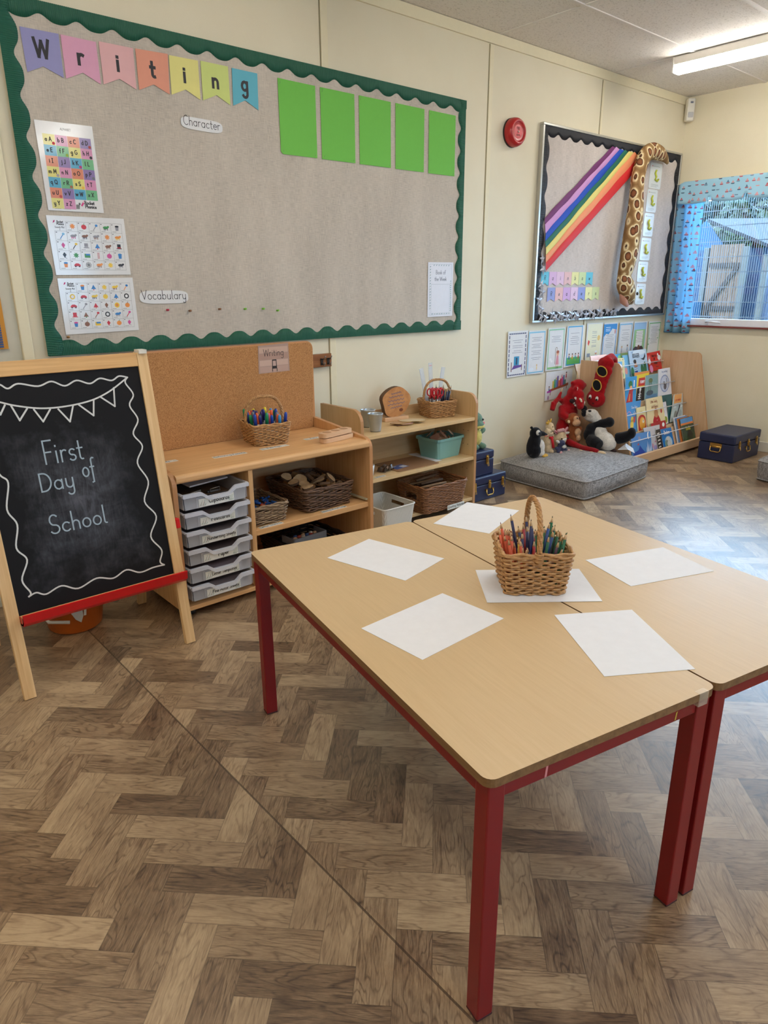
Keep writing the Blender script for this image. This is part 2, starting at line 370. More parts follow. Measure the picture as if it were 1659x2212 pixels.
# head trim along the ceiling and joint strips between the wall panels
struct(MB().box(-1.49, XR-.001, -.012, .001, 2.815, CZ-.002, M_TRIM).build('trim_2', bev=.003))
for n, (x0, x1) in enumerate(((2.478, 2.522), (3.787, 3.822), (5.043, 5.068)), 3):
    struct(MB().box(x0, x1, -.006, .001, .09, 2.812, M_TRIM).build('trim_%d' % n, bev=.002))
    struct(MB().box(x0-.006, x0-.0005, -.0015, .001, .09, 2.812, P((150, 138, 108), .8)).build('trim_%d' % (n+3)))  # dark sliver painted as the shadow line beside each joint strip
struct(MB().box(.823, .868, -.03, .001, 0, 2.812, M_TRIM).build('trim_9', bev=.004))
struct(MB().box(-1.4, .823, -.014, .001, 0, 2.812, P((206, 203, 186), .6)).build('trim_10'))
struct(MB().box(.87, XR-.002, -.014, .001, 0, .085, P((214, 208, 194), .5)).build('baseboard_back', bev=.003))
struct(MB().box(XR-.014, XR+.001, -6.9, -.02, 0, .085, P((214, 208, 194), .5)).build('baseboard_right', bev=.003))

# ---- window
M_UPVC = P((236, 238, 244), .3)
wf = MB()
wf.box(XR+.015, XR+.075, WY0, WY1, WZ0+.003, WZ0+.058, M_UPVC).box(XR+.015, XR+.075, WY0, WY1, WZ1-.055, WZ1, M_UPVC)
for y in (WY0, -1.42, WY1-.055): wf.box(XR+.015, XR+.075, y, y+.055, WZ0+.058, WZ1-.055, M_UPVC)
win = struct(wf.build('window_1', bev=.004))
g, nt, b = new_mat('window_glass'); nt.nodes.remove(b)
t = nt.nodes.new('ShaderNodeBsdfTransparent'); t.inputs[0].default_value = (.93, .97, .98, 1)
gl = nt.nodes.new('ShaderNodeBsdfGlossy'); gl.inputs['Roughness'].default_value = .02; gl.inputs[0].default_value = (1, 1, 1, 1)
fz = nt.nodes.new('ShaderNodeFresnel'); fz.inputs[0].default_value = 1.45; mx = nt.nodes.new('ShaderNodeMixShader')
nt.links.new(fz.outputs[0], mx.inputs[0]); nt.links.new(t.outputs[0], mx.inputs[1]); nt.links.new(gl.outputs[0], mx.inputs[2])
nt.links.new(mx.outputs[0], nt.nodes['Material Output'].inputs[0])
pn = MB()
for y0, y1 in ((WY0+.055, -1.42), (-1.365, WY1-.055)): pn.box(XR+.042, XR+.046, y0, y1, WZ0+.058, WZ1-.055, g)
pn.build('pane', win)
hd = MB().box(XR-.004, XR+.014, -.42, -.395, WZ0+.012, WZ0+.042, M_UPVC).tube([(XR-.008, -.40, WZ0+.034), (XR-.012, -.45, WZ0+.036), (XR-.012, -.53, WZ0+.03)], .007, M_UPVC)
hd.build('handle', win)
struct(MB().box(XR-.035, XR+.012, WY0-.02, WY1+.02, WZ0-.012, WZ0+.002, P((120, 52, 46), .5)).build('trim_11', bev=.003))
# portal that guides the sky light in through the opening
pl = bpy.data.lights.new('window_portal', 'AREA'); pl.shape = 'RECTANGLE'; pl.size = WY1-WY0; pl.size_y = WZ1-WZ0; pl.cycles.is_portal = True
po = bpy.data.objects.new('window_portal', pl); C.objects.link(po); po.location = (XR+.12, (WY0+WY1)/2, (WZ0+WZ1)/2)
po.rotation_euler = (PI/2, 0, PI/2)

# ---- added window, unseen behind the camera, to fill the facing walls with light
wf2 = MB()
for z0, z1 in ((1.003, 1.06), (2.24, 2.297)): wf2.box(.803, 3.597, -7.075, -7.015, z0, z1, M_UPVC)
for x in (.803, 2.17, 3.54): wf2.box(x, x+.057, -7.075, -7.015, 1.06, 2.24, M_UPVC)
win2 = struct(wf2.build('fill_window', bev=.004))
pn = MB()
for x0, x1 in ((.86, 2.17), (2.227, 3.54)): pn.box(x0, x1, -7.046, -7.042, 1.06, 2.24, g)
pn.build('pane', win2)
pl2 = bpy.data.lights.new('window_portal', 'AREA'); pl2.shape = 'RECTANGLE'; pl2.size = 2.8; pl2.size_y = 1.3; pl2.cycles.is_portal = True
po2 = bpy.data.objects.new('window_portal', pl2); C.objects.link(po2); po2.location = (2.2, -7.12, 1.65); po2.rotation_euler = (PI/2, 0, 0)

# ---- curtain and pelmet, printed with little boats on blue
def boat_mat(name, through):
    m, nt, b = new_mat(name); v, o = coords(nt)
    vo = nt.nodes.new('ShaderNodeTexVoronoi'); vo.voronoi_dimensions = '2D'; vo.inputs['Scale'].default_value = 1; vo.inputs['Randomness'].default_value = .55
    sc = 19
    nt.links.new(vec(nt, v[1]*sc, v[2]*sc, 0.), vo.inputs['Vector'])
    ps = nt.nodes.new('ShaderNodeSeparateXYZ'); nt.links.new(vo.outputs['Position'], ps.inputs[0])
    cs = nt.nodes.new('ShaderNodeSeparateXYZ'); nt.links.new(vo.outputs['Color'], cs.inputs[0])
    ly = v[1]*sc - X(nt, ps.outputs[0]); lz = v[2]*sc - X(nt, ps.outputs[1]); r = X(nt, cs.outputs[0]); r2 = X(nt, cs.outputs[1])
    hull = lz.lt(-.04)*lz.gt(-.18)*((ly.abs()+lz*-.8).lt(.34))
    sail = lz.gt(-.01)*((lz+ly.abs()*1.7).lt(.36))*r2.lt(.8)
    c1 = ramp(nt, r, [(.0, (196, 92, 104)), (.34, (196, 92, 104)), (.36, (70, 92, 120)), (.5, (70, 92, 120)), (.62, (226, 160, 168)), (.85, (120, 150, 184))])
    c2 = ramp(nt, r2, [(.0, (226, 164, 172)), (.45, (226, 164, 172)), (.5, (100, 130, 164)), (.68, (200, 100, 112))])
    for n in (c1, c2): n.node.color_ramp.interpolation = 'CONSTANT'
    base = (172, 218, 240)
    col = mix(nt, sail, base, c2); col = mix(nt, hull, col, c1)
    nt.links.new(col, b.inputs['Base Color']); b.inputs['Roughness'].default_value = .9; b.inputs['Specular IOR Level'].default_value = .1
    tr = nt.nodes.new('ShaderNodeBsdfTranslucent'); nt.links.new(col, tr.inputs[0])
    ms = nt.nodes.new('ShaderNodeMixShader'); ms.inputs[0].default_value = through
    nt.links.new(b.outputs[0], ms.inputs[1]); nt.links.new(tr.outputs[0], ms.inputs[2]); nt.links.new(ms.outputs[0], nt.nodes['Material Output'].inputs[0])
    return m
M_BOAT = boat_mat('boat_print_cotton', .6); M_BOATL = boat_mat('lined_boat_print_cotton', .1)
def cloth(ys, zs, fx, fz, m):          # grid sheet x = fx(y, z), z = fz(y, t), 2 mm thick
    b = MB(); n = len(ys); k = len(zs); vs = []
    for d in (0, .003):
        for t in zs:
            for y in ys: z = fz(y, t); vs.append((fx(y, t)+d, y, z))
    fs = []; o = n*k
    for a in range(k-1):
        for c in range(n-1):
            p = a*n+c; fs += [(p, p+1, p+n+1, p+n), (o+p, o+p+n, o+p+n+1, o+p+1)]
    for c in range(n-1): fs += [(c, o+c, o+c+1, c+1), ((k-1)*n+c, (k-1)*n+c+1, o+(k-1)*n+c+1, o+(k-1)*n+c)]
    for a in range(k-1): fs += [(a*n, (a+1)*n, o+(a+1)*n, o+a*n), (a*n+n-1, o+a*n+n-1, o+(a+1)*n+n-1, (a+1)*n+n-1)]
    return b.add(vs, fs, m, True)
ys = [-.035-.24*i/40 for i in range(41)]; zs = [i/24 for i in range(25)]
cu = thing('curtain', 'blue cotton curtain printed with little boats hanging beside the window', 'curtain')
cloth(ys, zs, lambda y, t: XR-.045+.022*math.sin((y+.03)*78+t*1.2)*(.45+.55*t), lambda y, t: 2.13-1.16*t, M_BOAT).build('drape', cu)
cloth(ys, [0, 1], lambda y, t: XR-.047+.022*math.sin((y+.03)*78+1.2), lambda y, t: .972-.012*t, P((62, 104, 138), .9)).build('hem', cu)
pv = thing('pelmet', 'blue boat print pelmet with scalloped lower edge over the window', 'pelmet')
ys = [-.042-2.52*i/260 for i in range(261)]
def pel(y, t):
    zt = 2.185+.03*min(1, (-y-.02)/.08); ph = ((-y-.05)/.30) % 1; dip = .035 if .86 < ph < .985 else 0
    return zt-(zt-2.045-dip+.012*math.sin(ph*PI))*t
cloth(ys, [i/6 for i in range(7)], lambda y, t: XR-.085+.006*math.sin(y*31)*t+(.06*max(0, 1-(-y-.02)/.05)**2), pel, M_BOATL).build('gathered_front', pv)
MB().box(XR-.08, XR-.002, -2.56, -.03, 2.196, 2.204, P((220, 214, 196))).build('shelf_board', pv)

# ---- ceiling battens (one shows; the others of the same rows light the room from out of the picture)
M_LAMPBODY = P((226, 222, 214), .4); M_TUBE = glow('lamp_diffuser', (255, 250, 240), LAMP)
def batten(x, y, label, first=None):
    if first:
        t = copy_tree(first, (x, y, CZ-.006), label=label)
    else:
        t = thing('batten_light', label, 'ceiling light', (x, y, CZ-.006), 0, 'batten lights on the ceiling')
        MB().box(-.045, .045, -1.5, 0, -.05, -.001, M_LAMPBODY).box(-.05, .05, -.012, .0, -.098, -.001, M_LAMPBODY).box(-.05, .05, -1.5, -1.488, -.098, -.001, M_LAMPBODY).build('housing', t, bev=.004)
        MB().prism([(-.045, -.05), (-.043, -.085), (-.03, -.098), (.03, -.098), (.043, -.085), (.045, -.05)], ((0, -.012, 0), (1, 0, 0), (0, 0, 1)), 0, 1.476, M_TUBE).build('diffuser', t)
    return t
b0 = batten(5.19, -.478, 'white fluorescent batten light glowing on the tiled ceiling')
for x, y in ((2.6, -1.0), (.1, -1.0), (5.19, -3.6), (2.6, -3.9), (.1, -3.9)):
    batten(x, y, 'white fluorescent batten light out of the picture', b0)
# ---- motion sensor in the corner
t = thing('motion_sensor', 'small white motion sensor high in the corner of the room', 'sensor', (6.262, -.055, 2.77))
MB().box(-.032, .032, -.03, .03, -.085, .085, P((226, 222, 212), .4)).build('body', t, bev=.012, seg=3).rotation_euler = (0, 0, -.7)
e = MB().box(-.022, .022, -.034, -.02, -.06, -.02, P((186, 186, 190), .2)).build('lens', t, bev=.004); e.rotation_euler = (0, 0, -.7)
MB().box(-.012, .012, -.033, -.02, .045, .06, P((120, 124, 140), .3)).build('indicator', t, bev=.003).rotation_euler = (0, 0, -.7)
# ---- fire alarm sounder
t = thing('alarm_sounder', 'round red fire alarm sounder on the cream wall', 'alarm', (4.03, 0, 2.345))
b = MB().lathe([(0, 0), (.088, 0), (.088, .012), (.0, .012)], P((40, 12, 12), .5), 40); o = b.build('base', t); o.rotation_euler = (PI/2, 0, 0)
b = MB().lathe([(.086, .012), (.088, .03), (.084, .05), (.074, .064), (.064, .067), (.058, .06), (.05, .058), (0, .058)], P((176, 28, 32), .3), 40); o = b.build('dome', t); o.rotation_euler = (PI/2, 0, 0)
b = MB().disc(0, 0, .042, .042, fr_at((0, -.0585, 0)), 0, P((205, 36, 52), .35), 28).text('FIRE', -.002, .012, .008, fr_at((0, -.0592, 0)), 0, P((60, 10, 14)), .22).text('alarm', 0, -.024, .007, fr_at((0, -.0592, 0)), 0, P((60, 10, 14)), .2)
b.ell((0, -.06, 0), (.007, .005, .007), P((190, 170, 165), .3, .5)); b.build('centre_label', t)
# ---- wooden hook rack behind the writing unit
t = thing('hook_rack', 'small wooden wall rack with metal hooks beside the cork board', 'hook rack', (2.2, 0, .94))
MB().box(0, .272, -.026, -.008, 0, .075, wood('rack_wood', (150, 96, 54), (118, 70, 38))).build('board', t, bev=.003)
for x in (.20, .245): MB().box(x-.009, x+.009, -.03, -.026, .012, .05, P((70, 66, 66), .35, .8)).tube([(x, -.03, .045), (x, -.055, .05), (x, -.065, .065)], .003, P((150, 146, 142), .3, .9)).tube([(x, -.03, .02), (x, -.05, .012), (x, -.058, .028)], .003, P((150, 146, 142), .3, .9)).build('hook', t)
# ---- other display board at the far left (only its lower corner shows)
t = thing('blue_display_board', 'display board with orange edging and blue corrugated border at far left', 'display board', (0, 0, 0))
MB().box(-.9, .77, -.03, -.015, 1.143, 2.3, P((206, 140, 40), .6)).build('backing', t)
b = MB()
for i in range(120): b.box(.68, .752, -.034, -.03, 1.15+i*.0095, 1.15+i*.0095+.006, P((44, 84, 150), .6))
b.build('border', t)
# ================================================================== BIG DISPLAY BOARD
def hessian(name, c):
    m, nt, b = new_mat(name); v, o = coords(nt)
    a = noise(nt, scaled(nt, o, (420, 1, 26)), 1, 2); d = noise(nt, scaled(nt, o, (26, 1, 420)), 1, 2); g = noise(nt, scaled(nt, o, (5, 1, 1.2)), 1.3, 3)
    h = a*.5+d*.5
    nt.links.new(ramp(nt, h*.72+g*.28, [(.34, tuple(x*.84 for x in c)), (.5, c), (.66, tuple(min(255, x*1.1) for x in c))]), b.inputs['Base Color'])
    b.inputs['Roughness'].default_value = .95; b.inputs['Specular IOR Level'].default_value = .1
    bump(nt, b, h, .35, .0012); return m
M_HESS = hessian('taupe_backing_fabric', (196, 186, 174))
def border(parent, name, L, wmid, amp, per, m, frame, phase=0, back=0, ridge=.0075, ramp_=.0013):
    """corrugated scalloped border strip: frame origin at the outer corner, ux along, uy inward"""
    o, ux, uy = (Vector(q) for q in frame); n = Vector((0, -1, 0))
    N = int(L/ridge*6); vs = []; fs = []
    for i in range(N+1):
        s = L*i/N; c = math.cos(2*PI*(s/per)+phase); wd = wmid+amp*(c-.18*math.cos(2*(2*PI*s/per+phase)))
        lift = ramp_*(1+math.cos(2*PI*s/ridge)) + .0006
        vs += [o+ux*s+n*lift, o+ux*s+uy*wd*.5+n*lift, o+ux*s+uy*wd+n*lift, o+ux*s+uy*wd, o+ux*s]
        if i:
            p = (i-1)*5
            for k in range(4): fs.append((p+k, p+k+1, p+5+k+1, p+5+k))
    b = MB(); b.add([q-n*back for q in vs], fs, m, True); return b.build(name, parent)
M_GREEN = P((22, 92, 70), .55, name='green_corrugated_card')
bd = thing('display_board', 'large taupe fabric display board with green scalloped corrugated border', 'display board', (0, 0, 0))
MB().box(.94, 3.555, -.019, -.007, 1.108, 2.458, M_HESS).build('backing', bd)
yb = -.0192
border(bd, 'border', 2.64, .060, .0125, .1465, M_GREEN, ((.926, yb, 2.466), (1, 0, 0), (0, 0, -1)), 2.6)
border(bd, 'border', 2.64, .055, .0145, .1435, M_GREEN, ((.928, yb, 1.100), (1, 0, 0), (0, 0, 1)), 2.4)
border(bd, 'border', 1.362, .060, .0125, .148, M_GREEN, ((.924, yb-.0012, 2.464), (0, 0, -1), (1, 0, 0)), 1.0)
border(bd, 'border', 1.362, .055, .0125, .125, M_GREEN, ((3.562, yb-.0012, 2.464), (0, 0, -1), (-1, 0, 0)), 1.5)

def sheet(name, label, cat, pts, cols, y, group=None, draw=None, curl=.002, th=.0008):
    """a thin card on the wall: pts (x, z) corners round the outline; slight curl of its lower edge"""
    cx = sum(p[0] for p in pts)/len(pts); z0 = min(p[1] for p in pts)
    t = thing(name, label, cat, (cx, y, z0), 0, group)
    b = MB(); b.prism([(p[0]-cx, p[1]-z0) for p in pts][::-1] if area(pts) < 0 else [(p[0]-cx, p[1]-z0) for p in pts], WALL, 0, th, cols)
    b.build('card', t)
    if draw:
        d = MB(); draw(d, ((0, -th-.0003, 0), (1, 0, 0), (0, 0, 1)), cx, z0); d.build('print', t)
    return t
def area(p): return sum(p[i][0]*p[(i+1) % len(p)][1]-p[(i+1) % len(p)][0]*p[i][1] for i in range(len(p)))/2
INK = P((44, 40, 44), .6, name='black_ink')
# ---- pennants W r i t i n g
flags = [('W', [(1.004,2.361),(1.150,2.363),(1.149,2.207),(1.073,2.236),(1.009,2.206)], (150, 148, 196), 'lavender'),
 ('r', [(1.157,2.363),(1.299,2.362),(1.300,2.207),(1.229,2.239),(1.158,2.206)], (222, 162, 190), 'pink'),
 ('i', [(1.311,2.367),(1.458,2.368),(1.455,2.211),(1.384,2.241),(1.312,2.209)], (226, 176, 178), 'pale rose'),
 ('t', [(1.468,2.369),(1.616,2.374),(1.609,2.214),(1.537,2.243),(1.467,2.211)], (224, 152, 128), 'orange'),
 ('i', [(1.621,2.371),(1.762,2.373),(1.760,2.214),(1.690,2.246),(1.618,2.215)], (226, 218, 136), 'yellow'),
 ('n', [(1.775,2.375),(1.916,2.375),(1.916,2.214),(1.846,2.246),(1.773,2.214)], (204, 216, 128), 'lime'),
 ('g', [(1.936,2.373),(2.075,2.372),(2.071,2.213),(2.000,2.246),(1.931,2.214)], (96, 178, 198), 'turquoise')]
for ch, pts, c, nm in flags:
    def dr(d, fr, cx, z0, ch=ch):
        d.text(ch, 0, .075 if ch in 'g' else .062, .036 if ch != 'W' else .033, fr, 0, INK, .36)
    sheet('pennant', '%s paper pennant with letter %s in the large word across the board' % (nm, ch), 'pennant', pts, P(c, .7), yb-.0025, 'pennants spelling a word on the large board', dr)
# ---- five blank green sheets
M_GP = P((112, 190, 76), .75, name='green_paper')
nmz = ['nearest the pennants', 'second from the pennants', 'in the middle of the row', 'second from the right border', 'beside the right border']
for i, (x0, x1) in enumerate(((2.191,2.419),(2.450,2.678),(2.710,2.941),(2.977,3.205),(3.244,3.471))):
    cut = .012 if i == 0 else 0
    pts = [(x0, 2.372), (x0, 2.032+cut), (x0+cut, 2.032), (x1, 2.034), (x1, 2.371)] if cut else [(x0, 2.371), (x0, 2.033), (x1, 2.034), (x1, 2.371)]
    t = sheet('green_sheet', 'blank bright green paper sheet %s' % nmz[i], 'paper sheet', pts, M_GP, yb-.0025, 'green sheets on the large board')
    d = MB()
    for sx, sz in ((x0+.014, 2.355), (x1-.012, 2.352), (x0+.018, 2.05), (x1-.012, 2.048)):
        cx = sum(p[0] for p in pts)/len(pts); z0 = min(p[1] for p in pts)
        d.tube([(sx-cx-.003, -.0015, sz-z0-.006), (sx-cx+.003, -.0015, sz-z0+.006)], .0006, P((120, 150, 110), .3, .6), 4)
    d.build('staples', t)['kind'] = 'stuff'
# ---- alphabet poster
M_LAM = P((232, 232, 234), .12, name='laminated_white', spec=.6)
pal = {'y': (226, 218, 130), 'p': (216, 150, 186), 'o': (222, 140, 112), 'v': (142, 124, 176), 'b': (92, 170, 204), 'g': (118, 186, 140)}
def alpha(d, fr, cx, z0):
    rows = ['ypov', 'bgyp', 'ovbg', 'ypov', 'bgyp', 'ovbg', 'yp']; L = 'abcdefghijklmnopqrstuvwxyz'; k = 0
    pics = {0: (200, 40, 48), 3: (170, 60, 52), 5: (150, 180, 60), 7: (40, 36, 42), 10: (180, 40, 110), 12: (160, 150, 156), 15: (110, 110, 120), 17: (170, 100, 60), 18: (232, 180, 60), 20: (200, 70, 60)}
    for r, row in enumerate(rows):
        for c, q in enumerate(row):
            x = -.095+c*.049; z = .292-r*.0405
            d.rect(x, x+.048, z-.0405, z, fr, 0, P(pal[q], .14, spec=.6))
            ch = L[k]
            d.text(ch+' '+ch.upper(), x+.021, z-.026, .0082, fr, .0003, INK, .36)
            if k in pics: d.disc(x+.040, z-.033, .0062, .006, fr, .0005, P(pics[k], .3), 9)
            k += 1
    d.text('ALPHABET', .0, .312, .0042, fr, 0, P((110, 110, 112)), .22)
    d.text('Rocket', .062, .032, .0068, fr, 0, INK, .42); d.text('Phonics', .066, .017, .0068, fr, 0, INK, .42)
    d.flat([(.024, .026), (.03, .022), (.041, .038), (.044, .046), (.036, .044)], fr, 0, P((214, 60, 130), .4)); d.disc(.038, .04, .003, .003, fr, .0004, P((240, 240, 244)), 8)
    for i in range(5): d.stroke([(.004+i*.003, .012), (.006+i*.003, .028)], .0018, fr, 0, P((60, 60, 64)))
    d.disc(.011, .024, .009, .006, fr, -.0001, P((200, 200, 202)), 10); d.disc(.019, .032, .004, .005, fr, 0, P((90, 90, 94)), 8)
    d.rect(-.085, -.06, .008, .0088, fr, 0, INK); d.rect(-.05, -.02, .008, .0088, fr, 0, INK)
sheet('alphabet_poster', 'laminated poster of coloured alphabet squares on the large board', 'poster', [(1.007,2.038),(1.013,1.699),(1.246,1.700),(1.240,2.041)], M_LAM, yb-.0025, None, alpha)
# ---- sound mats
def mat_draw(no, cells):
    def f(d, fr, cx, z0):
        G = P((150, 150, 152)); x0, x1, zt, zb = -.142, .148, .218, .022; W = (x1-x0)/6; H = (zt-zb)/5
        for r in range(6): d.rect(x0 if r else x0+W, x1, zt-r*H-.0005, zt-r*H+.0005, fr, 0, G)
        for c in range(7): d.rect(x0+c*W-.0005, x0+c*W+.0005, zb, zt-H if c == 0 else zt, fr, 0, G)
        d.text('Rocket', x0+.026, zt-.006, .0042, fr, 0, INK, .4); d.text('Phonics', x0+.026, zt-.0145, .0042, fr, 0, INK, .4)
        d.text('Sounds Mat', x0+.022, zt-.027, .0036, fr, 0, INK, .28); d.text(no, x0+.022, zt-.037, .0036, fr, 0, INK, .3)
        d.flat([(x0-.004, zt-.008), (x0+.004, zt-.004), (x0+.006, zt+.004), (x0, zt+.002)], fr, 0, P((214, 60, 130), .4))
        for i, (sh, c, c2) in enumerate(cells):
            k = i+1; r, q = divmod(k, 6); x = x0+(q+.56)*W; z = zt-(r+.47)*H; m = P(c, .25); m2 = P(c2, .25) if c2 else m
            d.rect(x-.024, x-.018, z+.012, z+.0145, fr, 0, INK); d.rect(x-.022, x-.004, z-.0165, z-.0145, fr, 0, G)
            if sh == 'o': d.disc(x, z, .0115, .0115, fr, 0, m); d.disc(x, z, .0065, .0065, fr, .0003, m2)
            elif sh == 'a': d.disc(x, z-.001, .011, .01, fr, 0, m); d.stroke([(x, z+.008), (x+.003, z+.014)], .002, fr, .0003, m2)
            elif sh == 'w': d.disc(x, z, .011, .011, fr, 0, P((238, 238, 240))); [d.stroke([(x+.011*math.cos(t), z+.011*math.sin(t)), (x-.011*math.cos(t), z-.011*math.sin(t))], .0012, fr, .0003, m) for t in (0, .8, 1.6, 2.4)]; [d.stroke(arc(x, z, e, e, 0, 360, 14), .0012, fr, .0003, m) for e in (.006, .011)]
            elif sh == 'q': d.disc(x-.002, z, .012, .006, fr, 0, m); d.disc(x+.009, z+.004, .005, .004, fr, .0003, m); [d.rect(x+e, x+e+.003, z-.011, z-.003, fr, .0002, m2) for e in (-.01, -.004, .004)]
            elif sh == 't': d.flat([(x-.011, z-.008), (x+.011, z-.008), (x, z+.011)], fr, 0, m); d.rect(x-.002, x+.002, z-.013, z-.008, fr, .0002, m2)
            elif sh == 'b': d.rect(x-.012, x+.012, z-.009, z+.007, fr, 0, m); d.rect(x-.007, x+.012, z-.0, z+.007, fr, .0003, m2)
            elif sh == 'k': d.flat([(x, z-.012), (x+.008, z+.002), (x, z+.012), (x-.008, z+.002)], fr, 0, m); d.stroke([(x, z-.01), (x+.008, z-.013)], .0015, fr, .0002, m2)
            elif sh == 'c': d.flat([(x-.008, z+.006), (x+.008, z+.006), (x+.006, z-.011), (x-.006, z-.011)], fr, 0, m); d.disc(x, z+.007, .009, .004, fr, .0003, m2, 10)
            elif sh == 'v': d.flat([(x-.014, z-.006), (x+.014, z-.006), (x+.013, z+.001), (x+.005, z+.006), (x-.006, z+.006), (x-.013, z+.0)], fr, 0, m); d.disc(x-.008, z-.007, .0032, .0032, fr, .0003, m2, 8); d.disc(x+.008, z-.007, .0032, .0032, fr, .0003, m2, 8)
            elif sh == 's': d.flat([((.013 if j % 2 else .007)*math.cos(j*PI/8)+x, (.013 if j % 2 else .007)*math.sin(j*PI/8)+z) for j in range(16)], fr, 0, m)
            elif sh == 'l': [d.stroke([(x+e, z-.013), (x+e, z+.013)], .0014, fr, 0, m) for e in (-.003, .003)]; [d.stroke([(x-.003, z+e), (x+.003, z+e)], .0014, fr, 0, m2) for e in (-.009, -.003, .003, .009)]
            elif sh == 'h': d.rect(x-.012, x+.012, z-.009, z-.006, fr, 0, m); d.rect(x-.008, x+.008, z-.006, z+.011, fr, 0, m); d.rect(x-.008, x+.008, z-.006, z-.002, fr, .0003, m2)
            elif sh == 'p': d.stroke([(x-.008, z-.012), (x+.004, z+.004)], .003, fr, 0, m); d.disc(x+.006, z+.007, .006, .005, fr, .0002, m2, 10)
    return f
R_, Y_, B_, G_, N_, K_, O_, T_, U_ = (204, 44, 52), (240, 200, 50), (60, 130, 200), (70, 150, 80), (140, 90, 60), (46, 42, 46), (236, 146, 60), (150, 148, 156), (214, 80, 150)
m1 = [('s', O_, Y_), ('a', R_, G_), ('p', T_, B_), ('q', G_, K_), ('c', T_, K_), ('p', B_, (130, 190, 230)), ('q', T_, U_), ('q', N_, K_), ('q', T_, N_), ('s', O_, O_), ('q', O_, Y_), ('k', U_, G_), ('p', K_, Y_), ('h', T_, (180, 178, 186)), ('t', B_, R_), ('q', N_, N_), ('h', K_, R_), ('k', K_, K_), ('s', G_, Y_), ('b', G_, B_), ('l', R_, R_), ('a', U_, U_), ('c', B_, B_), ('c', O_, B_), ('v', R_, K_), ('w', K_, K_), ('q', O_, N_), ('s', Y_, Y_), ('q', K_, T_)]
m2 = [('c', B_, O_), ('t', B_, R_), ('s', Y_, O_), ('q', Y_, N_), ('p', O_, B_), ('o', Y_, (238, 238, 240)), ('v', R_, K_), ('q', Y_, K_), ('a', Y_, T_), ('t', B_, N_), ('o', K_, (238, 238, 240)), ('v', R_, K_), ('p', T_, T_), ('t', R_, O_), ('k', N_, K_), ('o', Y_, O_), ('a', O_, N_), ('h', R_, R_), ('t', N_, G_), ('p', N_, R_), ('o', K_, (230, 230, 232)), ('q', B_, T_), ('p', R_, U_), ('c', B_, U_), ('a', N_, N_), ('b', Y_, B_), ('k', R_, T_), ('a', O_, G_), ('k', U_, T_)]
sheet('sound_mat', 'laminated sound picture grid numbered 1 under the alphabet poster', 'poster', [(1.000,1.679),(1.007,1.440),(1.336,1.443),(1.332,1.681)], M_LAM, yb-.0025, 'sound mats on the large board', mat_draw('1', m1))
sheet('sound_mat', 'laminated sound picture grid numbered 2, lowest on the large board', 'poster', [(1.009,1.426),(1.012,1.189),(1.345,1.195),(1.342,1.430)], M_LAM, yb-.0025, 'sound mats on the large board', mat_draw('2', m2))
# ---- word cards
def word(label, txt, x, z, w_, h_, size, tilt):
    c = math.cos(tilt); s = math.sin(tilt)
    o = [(x+c*(math.copysign(abs(math.cos(a))**.45, math.cos(a))*w_/2)-s*(math.copysign(abs(math.sin(a))**.6, math.sin(a))*h_/2), z+s*(math.copysign(abs(math.cos(a))**.45, math.cos(a))*w_/2)+c*(math.copysign(abs(math.sin(a))**.6, math.sin(a))*h_/2)) for a in [2*PI*i/36 for i in range(36)]]
    def dr(d, fr, cx, z0):
        o_, ux, uy = fr; d.text(txt, 0, 0, size, ((o_[0]+x-cx+s*.010, o_[1], o_[2]+z-z0-c*.010), (c, 0, s), (-s, 0, c)), 0, INK, .13)
    sheet('word_card', label, 'word card', o, M_LAM, yb-.0025, None, dr)
word('white rounded word card reading Character', 'Character', 1.758, 2.110, .213, .052, .0205, -.02)
word('white rounded word card reading Vocabulary', 'Vocabulary', 1.488, 1.342, .245, .060, .0215, -.005)
# ---- sheet for the book of the week
def botw(d, fr, cx, z0):
    g = P((150, 164, 172))
    d.text('Book of', 0, .262, .0125, fr, 0, P((96, 100, 118)), .2); d.text('the Week', 0, .222, .0125, fr, 0, P((96, 100, 118)), .2)
    for x0, x1, q0, q1 in ((-.10, .10, .322, .3232), (-.10, .10, .012, .0132), (-.10, -.0988, .012, .323), (.0988, .10, .012, .323), (-.085, .085, .2, .2012), (-.085, -.0838, .02, .2), (.0838, .085, .02, .2), (-.085, .085, .02, .0212)): d.rect(x0, x1, q0, q1, fr, 0, g)
    for i in range(46):
        s = i/46; x, z = ((-.093+.0*s, .05+s*.26) if i % 3 == 0 else ((.093, .03+s*.2) if i % 3 == 1 else (-.08+.17*s, .313 if i % 2 else .016)))
        d.flat([(x-.005, z), (x+.001, z-.002), (x+.007, z+.007), (x-.001, z+.005)], fr, .0002, P((138, 168, 172) if i % 4 else (176, 190, 180)))
sheet('book_of_the_week_sheet', 'white sheet reading Book of the Week in the lower right of the large board', 'paper sheet', [(3.251,1.525),(3.251,1.192),(3.480,1.193),(3.479,1.527)], P((228, 228, 236), .5), yb-.0025, None, botw)
